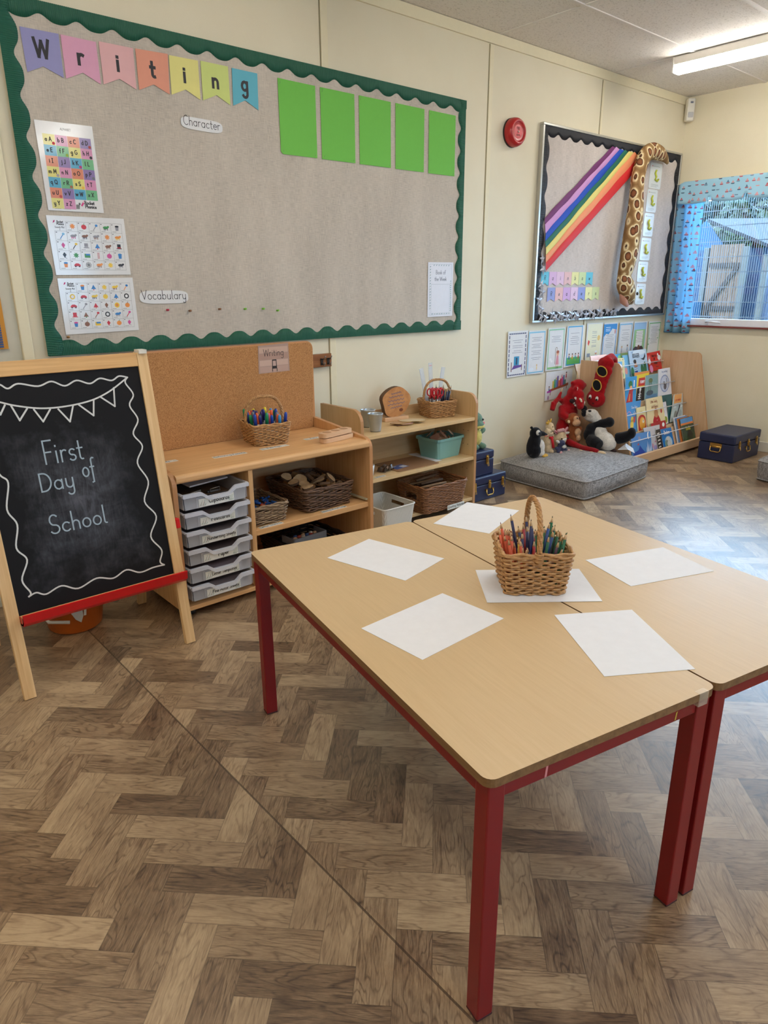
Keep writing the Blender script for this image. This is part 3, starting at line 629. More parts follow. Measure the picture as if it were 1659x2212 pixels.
# ---- push pins
for x, z, c, nm in ((1.492,1.281,(200,30,70),'red push pin under the Vocabulary card'), (1.608,1.274,(150,100,60),'brown push pin next to the red one'), (1.770,1.278,(150,100,60),'brown push pin left of the green pins'), (1.916,1.275,(120,200,50),'green push pin nearest the brown pins'), (2.025,1.273,(120,200,50),'green push pin in the middle of three'), (2.114,1.262,(120,200,50),'green push pin at right end of the row'), (1.016,1.178,(170,120,60),'brown push pin at the lower left corner of the board')):
    t = thing('push_pin', nm, 'push pin', (x, yb, z), 0, 'push pins in the large board')
    MB().tube([(0, -.0, 0), (0, -.012, .001)], .0008, P((180, 180, 180), .3, .9), 5).build('point', t)
    MB().tube([(0, -.008, .001), (0, -.0095, .001), (0, -.018, .002), (0, -.022, .002), (0, -.024, .002)], [.0055, .0055, .0034, .0052, .0052], P(c, .3), 10).build('head', t)

# ================================================================== READING BOARD
M_ALU = P((188, 188, 184), .35, .85, name='aluminium')
M_BLK = P((30, 31, 38), .55, name='black_corrugated_card')
b2 = thing('reading_board', 'aluminium framed display board with black scalloped border and rainbow', 'display board', (0, 0, 0))
MB().box(4.34, 6.262, -.024, -.002, 1.125, 2.438, hessian('grey_backing_fabric', (204, 194, 188))).build('backing', b2)
b = MB(); FX0, FX1, FZ0, FZ1 = 4.328, 6.272, 1.114, 2.446
b.box(FX0, FX1, -.034, -.001, FZ1-.016, FZ1, M_ALU).box(FX0, FX1, -.034, -.001, FZ0, FZ0+.016, M_ALU).box(FX0, FX0+.02, -.034, -.001, FZ0+.016, FZ1-.016, M_ALU).box(FX1-.02, FX1, -.034, -.001, FZ0+.016, FZ1-.016, M_ALU)
b.build('frame', b2, bev=.003)
y2 = -.0245
border(b2, 'border', 1.90, .058, .0125, .138, M_BLK, ((4.349, y2, 2.429), (1, 0, 0), (0, 0, -1)), 2.0, ridge=.009)
border(b2, 'border', 1.90, .050, .0125, .138, M_BLK, ((4.349, y2, 1.131), (1, 0, 0), (0, 0, 1)), 1.0, ridge=.009)
border(b2, 'border', 1.29, .058, .0125, .19, M_BLK, ((4.3485, y2-.001, 2.426), (0, 0, -1), (1, 0, 0)), 1.0, ridge=.009)
border(b2, 'border', 1.29, .058, .013, .17, M_BLK, ((6.251, y2-.001, 2.426), (0, 0, -1), (-1, 0, 0)), .4, ridge=.009)
# ---- rainbow ribbons
lo_ = [(4.400,1.839),(4.408,1.793),(4.415,1.737),(4.410,1.678),(4.422,1.638),(4.421,1.588),(4.420,1.538),(4.421,1.483)]
hi_ = [(5.190,2.388),(5.240,2.384),(5.285,2.378),(5.355,2.376),(5.408,2.370),(5.478,2.376),(5.545,2.350),(5.566,2.285)]
cols = [('purple', (112, 44, 104)), ('pink', (206, 150, 206)), ('blue', (20, 74, 186)), ('green', (22, 104, 84)), ('yellow', (228, 214, 124)), ('orange', (238, 150, 104)), ('red', (212, 38, 40))]
rib = MB
for i, (nm, c) in enumerate(cols):
    t = thing('rainbow_stripe', '%s crepe stripe of the slanting rainbow' % nm, 'paper stripe', (lo_[i][0], y2-.001, lo_[i][1]), 0, 'stripes of the rainbow on the reading board')
    a0, a1 = Vector(lo_[i]), Vector(hi_[i]); c0, c1 = Vector(lo_[i+1]), Vector(hi_[i+1]); n = 40; vs = []; r = random.Random(i)
    ph = r.random()*6
    for k in range(n+1):
        s = k/n; wob = .006*math.sin(s*13+ph)+.004*math.sin(s*31+ph*2)
        p = a0.lerp(a1, s)+Vector((-.5, .5))*wob*.6; q = c0.lerp(c1, s)+Vector((.5, -.5))*.010
        lift = .0055+.0034*i
        for f, e in ((0, 0), (.06, .0026), (.5, .0015+.001*math.sin(s*17+ph)), (.94, .0026), (1, .0005)):
            u = p.lerp(q, f); vs.append((u.x-lo_[i][0], -(lift+e), u.y-lo_[i][1]))
    m = MB(); m.add(vs, [(k*5+e, k*5+e+1, k*5+e+6, k*5+e+5) for k in range(n) for e in range(4)], P(c, .7), True); m.build('ribbon', t)
# ---- small pennants
def small(txt, xs, z0, z1, cc, word_):
    for i, ch in enumerate(txt):
        x0, x1 = xs[i], xs[i+1]-.003
        def dr(d, fr, cx, zz, ch=ch): d.text(ch, 0, .042, .0165 if ch.islower() else .0165, fr, 0, INK, .24, slant=.15)
        sheet('small_pennant', '%s small pennant, letter %d of the %s word on the reading board' % (cc[i][1], i+1, word_), 'pennant', [(x0, z1), (x0, z0), ((x0+x1)/2, z0+.02), (x1, z0), (x1, z1)], P(cc[i][0], .7), y2-.003-.0006*(i % 2), 'small pennants on the reading board', dr, th=.0006)
small('Rainbow', [4.409+.0956*i for i in range(8)], 1.376, 1.476, [((104, 192, 214), 'turquoise'), ((218, 178, 214), 'lilac'), ((228, 192, 214), 'pale pink'), ((230, 186, 184), 'rose'), ((232, 228, 160), 'yellow'), ((206, 220, 162), 'lime'), ((104, 192, 214), 'turquoise')], 'upper')
small('Readers', [4.496+.0986*i for i in range(8)], 1.262, 1.364, [((150, 158, 210), 'periwinkle'), ((232, 184, 180), 'rose'), ((208, 166, 212), 'lilac'), ((228, 194, 218), 'pale pink'), ((146, 156, 212), 'periwinkle'), ((236, 234, 170), 'yellow'), ((210, 224, 170), 'lime')], 'lower')
# ---- silver stars
M_STAR = P((172, 174, 184), .38, .25, name='silver_card')
st0 = None; r = random.Random(3)
stars = [(4.401,1.562),(4.408,1.492),(4.389,1.384),(4.417,1.330),(4.384,1.276),(4.406,1.211),(4.428,1.155),(4.476,1.145),(4.545,1.170),(4.605,1.143),(4.660,1.162),(4.737,1.145),(4.700,1.150),(4.803,1.163),(4.856,1.151),(4.900,1.148),(4.940,1.168),(4.996,1.152),(5.065,1.170),(5.114,1.148),(5.175,1.172),(5.233,1.155),(5.306,1.173),(5.366,1.161),(5.433,1.165)]
for i, (x, z) in enumerate(stars):
    if st0 is None:
        b = MB(); pts = [((.042 if k % 2 == 0 else .017)*math.cos(PI/2+k*PI/5), (.042 if k % 2 == 0 else .017)*math.sin(PI/2+k*PI/5)) for k in range(10)]
        b.add([(p[0], -.0, p[1]) for p in pts]+[(0, -.009, 0), (0, .0008, 0)], [(k, (k+1) % 10, 10) for k in range(10)]+[((k+1) % 10, k, 11) for k in range(10)], M_STAR)
        st0 = b.build('paper_star', None, (x, y2-.007, z)); o = st0
        tag(o, 'small silver card star stuck along the black lower border', 'star', 'silver stars on the reading board')
    else:
        o = st0.copy(); C.objects.link(o)
    up_ = x < 4.425 and z > 1.2
    o['label'] = 'small silver card star climbing the left black border of the reading board' if up_ else 'small silver card star stuck along the lower black border of the reading board'
    k = 1.0+.35*r.random(); o.location = (x, y2-.013-.005*(i % 3), z); o.rotation_euler = (r.uniform(-.1, .1), r.uniform(-.6, .6), r.uniform(-.1, .1)); o.scale = (k*.85, 1, k)
# ---- strategy cards beside the snake
cards = [(5.777, 5.968, 2.141, 2.334), (5.771, 5.936, 1.959, 2.134), (5.763, 5.920, 1.769, 1.950), (5.752, 5.915, 1.577, 1.756), (5.742, 5.902, 1.402, 1.567), (5.748, 5.902, 1.216, 1.387)]
for i, (x0, x1, z0, z1) in enumerate(cards):
    pos = ['top', 'second from top', 'third from top', 'third from bottom', 'second from bottom', 'bottom'][i]
    W, H = x1-x0, z1-z0; rr = .016
    pts = [(x0+rr, z0)]+arc(x1-rr, z0+rr, rr, rr, -90, 0, 4)+arc(x1-rr, z1-rr, rr, rr, 0, 90, 4)+arc(x0+rr, z1-rr, rr, rr, 90, 180, 4)+arc(x0+rr, z0+rr, rr, rr, 180, 270, 4)[:-1]
    def dr(d, fr, cx, zz, W=W, H=H, i=i):
        yg = P((196, 204, 70), .4)
        d.tube([(.0-.02*W, -.0088, H*.72), (-.1*W, -.0088, H*.6), (.02*W, -.0088, H*.46), (-.06*W, -.0088, H*.36), (.12*W, -.0088, H*.3), (.2*W, -.0088, H*.38)], .0075, yg, 6)
        d.rect(-.3*W, .3*W, H*.86, H*.875, fr, 0, P((150, 160, 160))); d.rect(-.36*W, -.28*W, H*.85, H*.89, fr, 0, P((220, 130, 140)))
        for k in range(3): d.rect(-.3*W, (.3-.12*(k == 2))*W, H*(.16-.045*k), H*(.17-.045*k), fr, 0, P((140, 146, 146)))
    sheet('strategy_card', 'white rounded card with a small yellow snake picture, %s in the column' % pos, 'card', pts, P((226, 230, 230), .3), y2-.002, 'snake cards on the reading board', dr)
sheet('hissing_strip', 'narrow yellow patterned card strip behind the plush snake', 'card', [(5.660, 2.325), (5.655, 2.17), (5.695, 2.17), (5.725, 2.325)], P((206, 204, 110), .5), y2-.0012, None, lambda d, fr, cx, zz: [d.rect(-.02, .02, .01+.018*k, .016+.018*k, fr, 0, P((240, 238, 220))) for k in range(8)])
# ---- plush snake hanging down the board
def snake_mat():
    m, nt, b = new_mat('python_plush'); v, o = coords(nt)
    n = noise(nt, o, 60, 2); wob = noise(nt, o, 22, 2)
    vo = nt.nodes.new('ShaderNodeTexVoronoi'); vo.feature = 'F1'; vo.inputs['Scale'].default_value = 12.5; vo.inputs['Randomness'].default_value = .75
    nt.links.new(scaled(nt, o, (1.25, 1.1, .85)), vo.inputs['Vector']); d = X(nt, vo.outputs['Distance'])
    x = d+(wob-.5)*.22+(n-.5)*.06
    nt.links.new(ramp(nt, x, [(.0, (156, 104, 72)), (.24, (124, 78, 52)), (.33, (64, 38, 28)), (.375, (228, 210, 170)), (.46, (222, 202, 158)), (.51, (168, 134, 92)), (.7, (136, 104, 68))]), b.inputs['Base Color'])
    b.inputs['Roughness'].default_value = .9; b.inputs['Specular IOR Level'].default_value = .15; bump(nt, b, n, .3, .003); return m
def mv(x, z, y, y0=-.03):
    k = (3.35+y)/(3.35+y0); return (x*k, y, 1.3895+(z-1.3895)*k)
sp = [(6.045,2.345),(5.985,2.385),(5.900,2.408),(5.800,2.415),(5.715,2.395),(5.655,2.350),(5.620,2.285),(5.598,2.197),(5.600,2.084),(5.608,1.988),(5.604,1.871),(5.590,1.752),(5.578,1.633),(5.555,1.522),(5.535,1.451),(5.560,1.385),(5.615,1.320),(5.665,1.268),(5.690,1.240)]
sr = [.010,.035,.055,.064,.066,.066,.066,.066,.068,.076,.084,.086,.086,.078,.066,.088,.082,.056,.022]
ctr = [Vector((p[0], p[1])) for p in sp]; rows = []
pts = []; rad = []
for i in range(len(sp)-1):
    for k in range(4):
        s = k/4; p0 = Vector(sp[max(i-1, 0)]); p1 = Vector(sp[i]); p2 = Vector(sp[i+1]); p3 = Vector(sp[min(i+2, len(sp)-1)])
        q = .5*((2*p1)+(p2-p0)*s+(2*p0-5*p1+4*p2-p3)*s*s+(3*p1-p0-3*p2+p3)*s**3)
        pts.append(q); rad.append(sr[i]+(sr[i+1]-sr[i])*s)
pts.append(Vector(sp[-1])); rad.append(sr[-1])
sn = thing('plush_snake', 'long brown patterned plush snake draped down the reading board', 'plush toy', (5.5, y2, 1.2))
P3 = [Vector(mv(q.x, q.y, y2-.034-.75*max(rr, .03)))-Vector((5.5, y2, 1.2)) for q, rr in zip(pts, rad)]
b = MB(); b.tube(P3, rad, snake_mat(), 20, sq=.75); b.build('body', sn, sub=1)
hd = P3[-9]
MB().ell(P3[-6]+Vector((.012, -.058, .028)), (.014, .008, .014), P((20, 16, 16), .1)).build('eye', sn)
MB().tube([P3[-12]+Vector((-.055, .0, -.02)), P3[-8]+Vector((-.065, .0, -.055)), P3[-4]+Vector((-.05, .0, -.045))], [.02, .032, .016], P((206, 150, 130), .8), 10).build('mouth_lining', sn)
# ---- nine rhyme posters and a bookshelf picture below the board
rh = [[(4.084,1.063),(4.317,1.062),(4.310,0.733),(4.090,0.729)],[(4.326,1.058),(4.535,1.054),(4.535,0.728),(4.319,0.734)],[(4.567,1.067),(4.787,1.064),(4.790,0.737),(4.556,0.741)],[(4.811,1.072),(5.043,1.073),(5.041,0.759),(4.796,0.750)],[(5.082,1.082),(5.315,1.081),(5.314,0.752),(5.087,0.75)],[(5.336,1.076),(5.542,1.075),(5.533,0.746),(5.319,0.749)],[(5.573,1.071),(5.791,1.075),(5.777,0.741),(5.568,0.739)],[(5.807,1.069),(6.031,1.068),(6.023,0.739),(5.797,0.743)],[(6.053,1.063),(6.257,1.060),(6.285,0.738),(6.079,0.731)]]
SK, HR = (226, 170, 140), (70, 46, 40)
def person_fig(d, fr, x, z, s, c, hair=HR):
    d.flat([(x-.35*s, z), (x+.35*s, z), (x+.2*s, z+1.1*s), (x-.2*s, z+1.1*s)], fr, .0002, P(c, .4)); d.disc(x, z+1.4*s, .3*s, .33*s, fr, .0003, P(SK, .4), 10); d.disc(x, z+1.58*s, .32*s, .2*s, fr, .0005, P(hair, .5), 10)
    for e in (-.18, .18): d.rect(x+e*s-.06*s, x+e*s+.06*s, z-.5*s, z, fr, .0001, P(SK, .4))
def rhyme(i):
    edge = [(52, 64, 104), (120, 190, 220), (140, 200, 160), (60, 160, 210), None, (40, 140, 210), (110, 180, 220), (150, 190, 230), (130, 190, 130)][i]
    def f(d, fr, cx, z0):
        W, H = .2, .325; tx = P((150, 150, 160))
        if edge:
            m = P(edge, .3)
            for a in ((-.1, .1, .31, .319), (-.1, .1, .012, .02), (-.1, -.091, .02, .31), (.091, .1, .02, .31)):
                if i == 0:
                    for k in range(9): d.rect(a[0]+(a[1]-a[0])*k/9, a[0]+(a[1]-a[0])*(k+.75)/9, a[2], a[3], fr, .0001, m) if a[1]-a[0] > .1 else d.rect(a[0], a[1], a[2]+(a[3]-a[2])*k/9, a[2]+(a[3]-a[2])*(k+.75)/9, fr, .0001, m)
                else: d.rect(a[0], a[1], a[2], a[3], fr, .0001, m)
        lines = {0: [.265, .25, .226, .212, .19, .176], 1: [.275, .262, .25, .225, .212, .2, .175, .162, .15, .125, .112], 2: [.262, .25, .236, .222], 3: [.262, .235, .222, .205, .19, .175], 4: [.262, .25, .23, .216, .19, .176, .15, .14], 5: [.226, .212, .198, .184, .166, .152, .138, .124], 6: [.265, .24, .226, .205, .192, .178], 7: [.235, .222, .208, .194, .18, .166, .152], 8: [.28, .268, .256, .244, .23, .216, .203, .19, .177, .164, .15, .137]}[i]
        for k, z in enumerate(lines):
            h = .07-.02*(k % 3 == 1)*1
            if i in (4,): h = .04
            d.rect(-h*.85, h*.85, z, z+.0032, fr, .0003, tx)
        if i == 0: d.rect(-.035, .025, .085, .15, fr, .0002, P((60, 150, 190), .4)); d.rect(-.012, .004, .09, .14, fr, .0003, P((50, 60, 90))); d.flat([(-.06, .055), (.055, .07), (.055, .085), (-.035, .085)], fr, .0004, P((104, 70, 150), .4)); d.rect(-.066, -.058, .04, .11, fr, .0005, P((120, 66, 60))); d.rect(.055, .062, .045, .09, fr, .0005, P((120, 66, 60)))
        if i == 1: person_fig(d, fr, .015, .04, .02, (240, 220, 150), (220, 180, 90)); d.disc(-.05, .04, .03, .014, fr, .0002, P((226, 232, 240), .4))
        if i == 2: person_fig(d, fr, .03, .045, .062, (222, 150, 160), (170, 90, 60)); d.stroke([(.0, .05), (.0, .16)], .004, fr, .0006, P((120, 90, 50))); d.stroke(arc(.01, .165, .012, .014, 200, -40), .004, fr, .0006, P((120, 90, 50))); [d.disc(x, z, .014, .01, fr, .0003, P((236, 236, 236), .4), 9) for x, z in ((-.06, .09), (-.045, .075))]; d.rect(-.091, .091, .02, .03, fr, .0001, P((150, 200, 120), .4))
        if i == 3: d.rect(-.091, .091, .02, .075, fr, .0001, P((104, 184, 96), .4)); [person_fig(d, fr, x, .06, .026, c) for x, c in ((-.062, (60, 90, 150)), (-.018, (220, 150, 60)), (.025, (80, 150, 170)), (.066, (190, 80, 90)))]
        if i == 4: d.rect(-.1, .1, .0, .325, fr, .00005, P((240, 236, 206), .3)); d.flat([(-.075, .15), (-.06, .185), (-.085, .2), (-.09, .17)], fr, .0002, P((214, 60, 60), .4)); d.disc(.065, .21, .02, .022, fr, .0002, P((236, 200, 120), .4)); d.rect(-.09, -.045, .06, .09, fr, .0002, P((150, 156, 170), .4)); person_fig(d, fr, .04, .02, .05, (236, 236, 240), (240, 240, 240)); d.disc(-.06, .02, .018, .014, fr, .0003, P((150, 90, 80), .4))
        if i == 5: d.flat([(-.091, .31), (-.091, .215), (-.06, .24), (-.02, .235), (.03, .28), (.091, .27), (.091, .31)], fr, .0002, P((40, 140, 210), .3)); [d.rect(-.07, .0, z, z+.004, fr, .0004, P((236, 240, 244))) for z in (.29, .275, .262)]; d.disc(.075, .255, .008, .02, fr, .0004, P((210, 120, 120), .4))
        if i == 6: person_fig(d, fr, -.04, .08, .03, (180, 176, 190), (200, 170, 120)); person_fig(d, fr, .05, .09, .028, (150, 170, 190)); d.rect(-.09, .09, .02, .07, fr, .0001, P((170, 200, 130), .4))
        if i == 7: d.rect(-.091, .091, .02, .31, fr, .00006, P((158, 206, 150), .4)); d.rect(-.091, .091, .26, .31, fr, .0001, P((160, 200, 236), .4)); d.rect(-.055, .055, .1, .25, fr, .00015, P((238, 238, 238), .4)); d.disc(-.045, .07, .05, .045, fr, .0003, P((84, 76, 92), .5)); d.disc(.04, .075, .045, .042, fr, .0003, P((70, 56, 64), .5)); d.disc(.0, .105, .02, .022, fr, .0005, P((120, 80, 70), .5))
        if i == 8: [d.flat([(x-.008, z), (x, z-.01), (x+.009, z), (x, z+.01)], fr, .0003, P((100, 170, 120), .4)) for x, z in ((.08, .25), (-.08, .18), (.07, .18), (-.085, .13))]
    return f
rl = ['rhyme poster with a dark blue dashed edge and a bed picture', 'rhyme poster with blue edge and a small child picture', 'rhyme poster with a shepherd in pink and sheep', 'rhyme poster with four children on green grass', 'cream rhyme poster with a baker and a heart', 'rhyme poster with a blue cloud shape at its top', 'rhyme poster with two seated figures behind the books', 'rhyme poster with green landscape and dark round figures', 'rhyme poster of many text lines nearest the room corner']
for i, pts in enumerate(rh):
    sheet('rhyme_poster', 'laminated '+rl[i], 'poster', [pts[0], pts[3], pts[2], pts[1]], M_LAM, -.0085, 'rhyme posters on the wall', rhyme(i))
def shelfpic(d, fr, cx, z0):
    d.flat([(-.13, .068), (.125, .10), (.125, .122), (-.13, .085)], fr, .0001, P((170, 90, 60), .5)); d.rect(-.115, -.108, .04, .07, fr, 0, P((150, 80, 55))); d.rect(.1, .107, .075, .1, fr, 0, P((150, 80, 55)))
    cc = [(230, 200, 90), (90, 170, 110), (80, 150, 190), (120, 90, 160), (226, 120, 70), (204, 50, 90), (214, 80, 150), (90, 120, 170), (70, 140, 130)]
    for i, c in enumerate(cc): d.flat([(-.09+i*.02, .09+i*.0026), (-.072+i*.02, .092+i*.0026), (-.072+i*.02, .15+.012*((i*5) % 4)), (-.09+i*.02, .15+.012*((i*5) % 4))], fr, .0003, P(c, .4))
    person_fig(d, fr, -.13, .075, .022, (70, 110, 160)); person_fig(d, fr, .09, .165, .026, (196, 70, 90)); d.disc(-.135, .022, .012, .018, fr, .0002, P((190, 150, 190), .4), 9); d.flat([(-.155, .06), (-.1, .065), (-.1, .08), (-.155, .075)], fr, .0004, P((190, 80, 180), .4))
    d.disc(-.04, .165, .006, .012, fr, .0005, P((240, 200, 110), .4), 8); d.disc(.03, .18, .006, .016, fr, .0005, P((226, 150, 160), .4), 8)
sheet('bookshelf_picture', 'white picture of a bookshelf full of coloured books under the rhyme posters', 'poster', [(4.581,.730),(4.581,.503),(4.942,.515),(4.93,.729)], M_LAM, -.004, None, shelfpic)
# ================================================================== TABLES
M_TOP = wood('table_laminate', (206, 177, 135), (199, 169, 127), axis=1, rough=.38, sc=2.6, spec=.45)
M_TEDGE = wood('table_ply_edge', (138, 104, 66), (104, 74, 44), axis=1, rough=.6)
M_RED = P((128, 16, 20), .38, name='red_powder_coat')
TH, TA, TL, TW = .583, -.205, 1.246, .600
def rrect(x0, x1, y0, y1, r, n=5): return arc(x1-r, y0+r, r, r, -90, 0, n)+arc(x1-r, y1-r, r, r, 0, 90, n)+arc(x0+r, y1-r, r, r, 90, 180, n)+arc(x0+r, y0+r, r, r, 180, 270, n)
def table(loc, label, tape=False):
    t = thing('school_table', label, 'table', loc, TA, 'red legged tables pushed together')
    b = MB(); b.prism(rrect(0, TW, 0, TL, .022), ((0, 0, TH-.018), (1, 0, 0), (0, 1, 0)), 0, .018, M_TOP, M_TEDGE); b.build('table_top', t, bev=.0015)
    for x0, x1, y0, y1 in ((.045, TW-.045, .012, .037), (.045, TW-.045, TL-.037, TL-.012), (.012, .037, .045, TL-.045), (TW-.037, TW-.012, .045, TL-.045)):
        MB().box(x0, x1, y0, y1, TH-.056, TH-.0185, M_RED).build('apron_rail', t, bev=.002)
    for x in (.008, TW-.046):
        for y in (.008, TL-.046):
            MB().box(x, x+.038, y, y+.038, .004, TH-.0185, M_RED).box(x-.0005, x+.0385, y-.0005, y+.0385, 0, .006, P((60, 14, 16), .6)).build('leg', t, bev=.003)
    if tape:
        MB().prism([(.0, .0), (.03, -.008), (.034, .004), (.004, .014)], ((.50, .19, TH), (1, 0, 0), (0, 1, 0)), 0, .0004, P((196, 166, 122), .3)).build('tape_patch', t)
        MB().box(TW-.058, TW-.03, -.002, .012, TH-.03, TH+.0005, clear('sticky_tape', (226, 214, 190), .35, .15)).build('sticky_tape', t)
        MB().prism([(0, 0), (.005, .0), (.008, .03), (.003, .03)], ((.14, .0118, TH-.054), (1, 0, 0), (0, 0, 1)), 0, .0004, P((216, 140, 140), .5)).prism([(0, 0), (.004, .0), (.007, .02), (.002, .018)], ((.49, .0118, TH-.052), (1, 0, 0), (0, 0, 1)), 0, .0004, P((190, 160, 60), .5)).build('paint_chip', t)
    return t
tx, ty = .7726, -2.7211
uu = Vector((math.cos(TA), math.sin(TA))); vv = Vector((-math.sin(TA), math.cos(TA)))
table((tx, ty, 0), 'school table with beige top and red legs, nearer one with the taped corner', True)
p2 = Vector((tx, ty))+uu*(TW+.005)+vv*.002
table((p2.x, p2.y, 0), 'school table with beige top and red legs, farther one on the right')
# ---- sheets of paper
M_PAPER = P((232, 232, 236), .7, name='white_paper')
def paper(x, y, a, label, z=TH, w_=.21, h_=.297, n=1):
    t = thing('paper_sheet', label, 'paper sheet', (x, y, z), a, 'white paper on the tables')
    b = MB()
    for i in range(n): b.prism([(0, 0), (w_, 0), (w_, h_), (0, h_)], ((.003*i, -.002*i, .0004+.0007*i), (1, 0, 0), (0, 1, 0)), 0, .0006, M_PAPER)
    b.build('sheet', t); return t
paper(1.3843, -1.6671, -2.9287, 'white paper sheet at the far left of the near table')
paper(1.2678, -2.3429, 1.6084, 'white paper sheet on the left side of the near table')
paper(1.5549, -2.5311, 2.561, 'white paper sheet crossing the table joint in front of the basket')
paper(1.9654, -2.5543, 1.2151, 'white paper sheet at the right of the far table')
paper(1.723, -1.900, .325, 'white paper sheet partly hidden behind the pencil basket', w_=.293, h_=.212)
paper(1.307, -2.253, -.70, 'short stack of white paper under the pencil basket', w_=.305, h_=.222, n=2)

# ================================================================== BASKETS
def wicker(name, c1, c2, sc=60):
    m, nt, b = new_mat(name); v, o = coords(nt); n = noise(nt, scaled(nt, o, (1, 1, 4)), sc, 3)
    nt.links.new(ramp(nt, n, [(.3, c2), (.68, c1)]), b.inputs['Base Color']); b.inputs['Roughness'].default_value = .5; return m
M_WICK = wicker('buff_willow', (206, 160, 106), (150, 102, 58)); M_WICKD = wicker('dark_willow', (124, 92, 68), (70, 46, 36)); M_RATT = wicker('brown_rattan', (158, 106, 64), (104, 64, 38))
def loop(w_, d, r, n):
    """n points evenly round a rounded rectangle"""
    segs = [(-w_/2+r, -d/2, w_/2-r, -d/2), None, (w_/2, -d/2+r, w_/2, d/2-r), None, (w_/2-r, d/2, -w_/2+r, d/2), None, (-w_/2, d/2-r, -w_/2, -d/2+r), None]
    out = []
    cor = [(w_/2-r, -d/2+r, -90), (w_/2-r, d/2-r, 0), (-w_/2+r, d/2-r, 90), (-w_/2+r, -d/2+r, 180)]
    ln = [w_-2*r, PI*r/2, d-2*r, PI*r/2]*2; tot = sum(ln); 
    for i in range(n):
        s = tot*i/n; k = 0
        while s > ln[k]: s -= ln[k]; k += 1
        if k % 2 == 0:
            g = segs[k]; f = s/ln[k]; x = g[0]+(g[2]-g[0])*f; y = g[1]+(g[3]-g[1])*f; nx, ny = [(0, -1), (1, 0), (0, 1), (-1, 0)][k//2]
        else:
            c = cor[k//2]; a = math.radians(c[2]+90*s/ln[k]); x = c[0]+r*math.cos(a); y = c[1]+r*math.sin(a); nx, ny = math.cos(a), math.sin(a)
        out.append((x, y, nx, ny))
    return out
def weave(parent, w0, d0, w1, d1, h, rows, m, stakes, r=None, amp=.0036, rad=.02, holes=None, m2=None, diag=0):
    r = r or h/rows*.5; b = MB(); n = stakes*4; rr = random.Random(int(w0*1e4))
    for i in range(rows):
        f = (i+.5)/rows; ww = w0+(w1-w0)*f; dd = d0+(d1-d0)*f; L = loop(ww, dd, rad, n); pts = []
        for k, (x, y, nx, ny) in enumerate(L):
            e = amp*math.sin(2*PI*k/8+PI*i); z = h*f+.0012*math.sin(k*.37+i*2.1)+diag*math.sin(2*PI*k/16+i*1.5); pts.append((x+nx*e, y+ny*e, z))
        if holes:
            run = []; hl = False
            for k in range(n+1):
                p = pts[k % n]
                cut = abs(p[holes[0]]) < holes[1] and holes[2] < p[2] < holes[3] and abs(p[1-holes[0]]) > (dd if holes[0] == 0 else ww)*.4
                if not cut: run.append(p)
                if (cut or k == n) and len(run) > 1: b.tube(run, r, m, 5); run = []
                if cut: run = []
        else: b.tube(pts, r, m, 5, True)
    o = b.build('woven_body', parent)
    # upright stakes seen between the weavers
    b = MB()
    for k in range(0, n, 4):
        a = loop(w0, d0, rad, n)[k]; c = loop(w1, d1, rad, n)[k]
        if holes and abs(a[holes[0]]) < holes[1] and abs(a[1-holes[0]]) > (d0 if holes[0] == 0 else w0)*.4: b.tube([(a[0], a[1], .003), (a[0]*.5+c[0]*.5, a[1]*.5+c[1]*.5, holes[2])], r*.8, m2 or m, 5); continue
        b.tube([(a[0], a[1], .003), (c[0], c[1], h)], r*.8, m2 or m, 5)
    b.prism([(x*.97, y*.97) for x, y, _, _ in loop(w0, d0, rad, 32)], UPF, .002, .008, m2 or m)
    b.build('stakes', parent)
    b = MB()
    for q, (dz, dr, s) in enumerate(((0, .002, 0), (.004, -.001, 1.5), (.007, .001, 3))):
        b.tube([(x*1.0+nx*(dr+.002*math.sin(k*.8+s)), y+ny*(dr+.002*math.sin(k*.8+s)), h+dz-.003+.0022*math.cos(k*.8+s)) for k, (x, y, nx, ny) in enumerate(loop(w1, d1, rad, 96))], r*1.25, m, 5, True)
    b.build('rim', parent)
def hoop(parent, p0, p1, apex, m, r=.0075):
    """twisted willow handle from p0 over apex height to p1"""
    p0, p1 = Vector(p0), Vector(p1); c = (p0+p1)/2; n = 48; path = []
    for i in range(n+1):
        a = PI*i/n; f = math.cos(a); q = c-(p1-p0)/2*(math.copysign(abs(f)**.8, f)); z = p0.z-.02+(apex-p0.z+.02)*math.sin(a)**.62; path.append(Vector((q.x, q.y, z)))
    b = MB(); b.tube(path, r*.62, m, 8)
    d = (p1-p0).normalized(); side = Vector((-d.y, d.x, 0))
    for s in range(4):
        pts = []
        for i in range(n+1):
            t = (path[min(i+1, n)]-path[max(i-1, 0)]).normalized(); u = t.cross(side).normalized(); a = i*.75+s*PI/2
            pts.append(path[i]+(u*math.cos(a)+side*math.sin(a))*r*.62)
        b.tube(pts, r*.5, m, 6)
    for e in (path[0], path[-1]):
        for k in range(5): b.tube([(e.x+.011*math.cos(a)*(1), e.y+.011*math.sin(a), e.z+.006+.005*k) for a in [2*PI*j/10 for j in range(10)]], .0024, m, 5, True)
    b.build('handle', parent)
def handle_basket(label, loc, rz, w0, d0, w1, d1, h, apex, along_x, rows=14):
    t = thing('wicker_basket', label, 'basket', loc, rz)
    weave(t, w0, d0, w1, d1, h, rows, M_WICK, 34, rad=.018)
    if along_x: hoop(t, (-w1/2, 0, h), (w1/2, 0, h), apex, M_WICK)
    else: hoop(t, (.0, -d1/2, h), (.0, d1/2, h), apex, M_WICK)
    return t
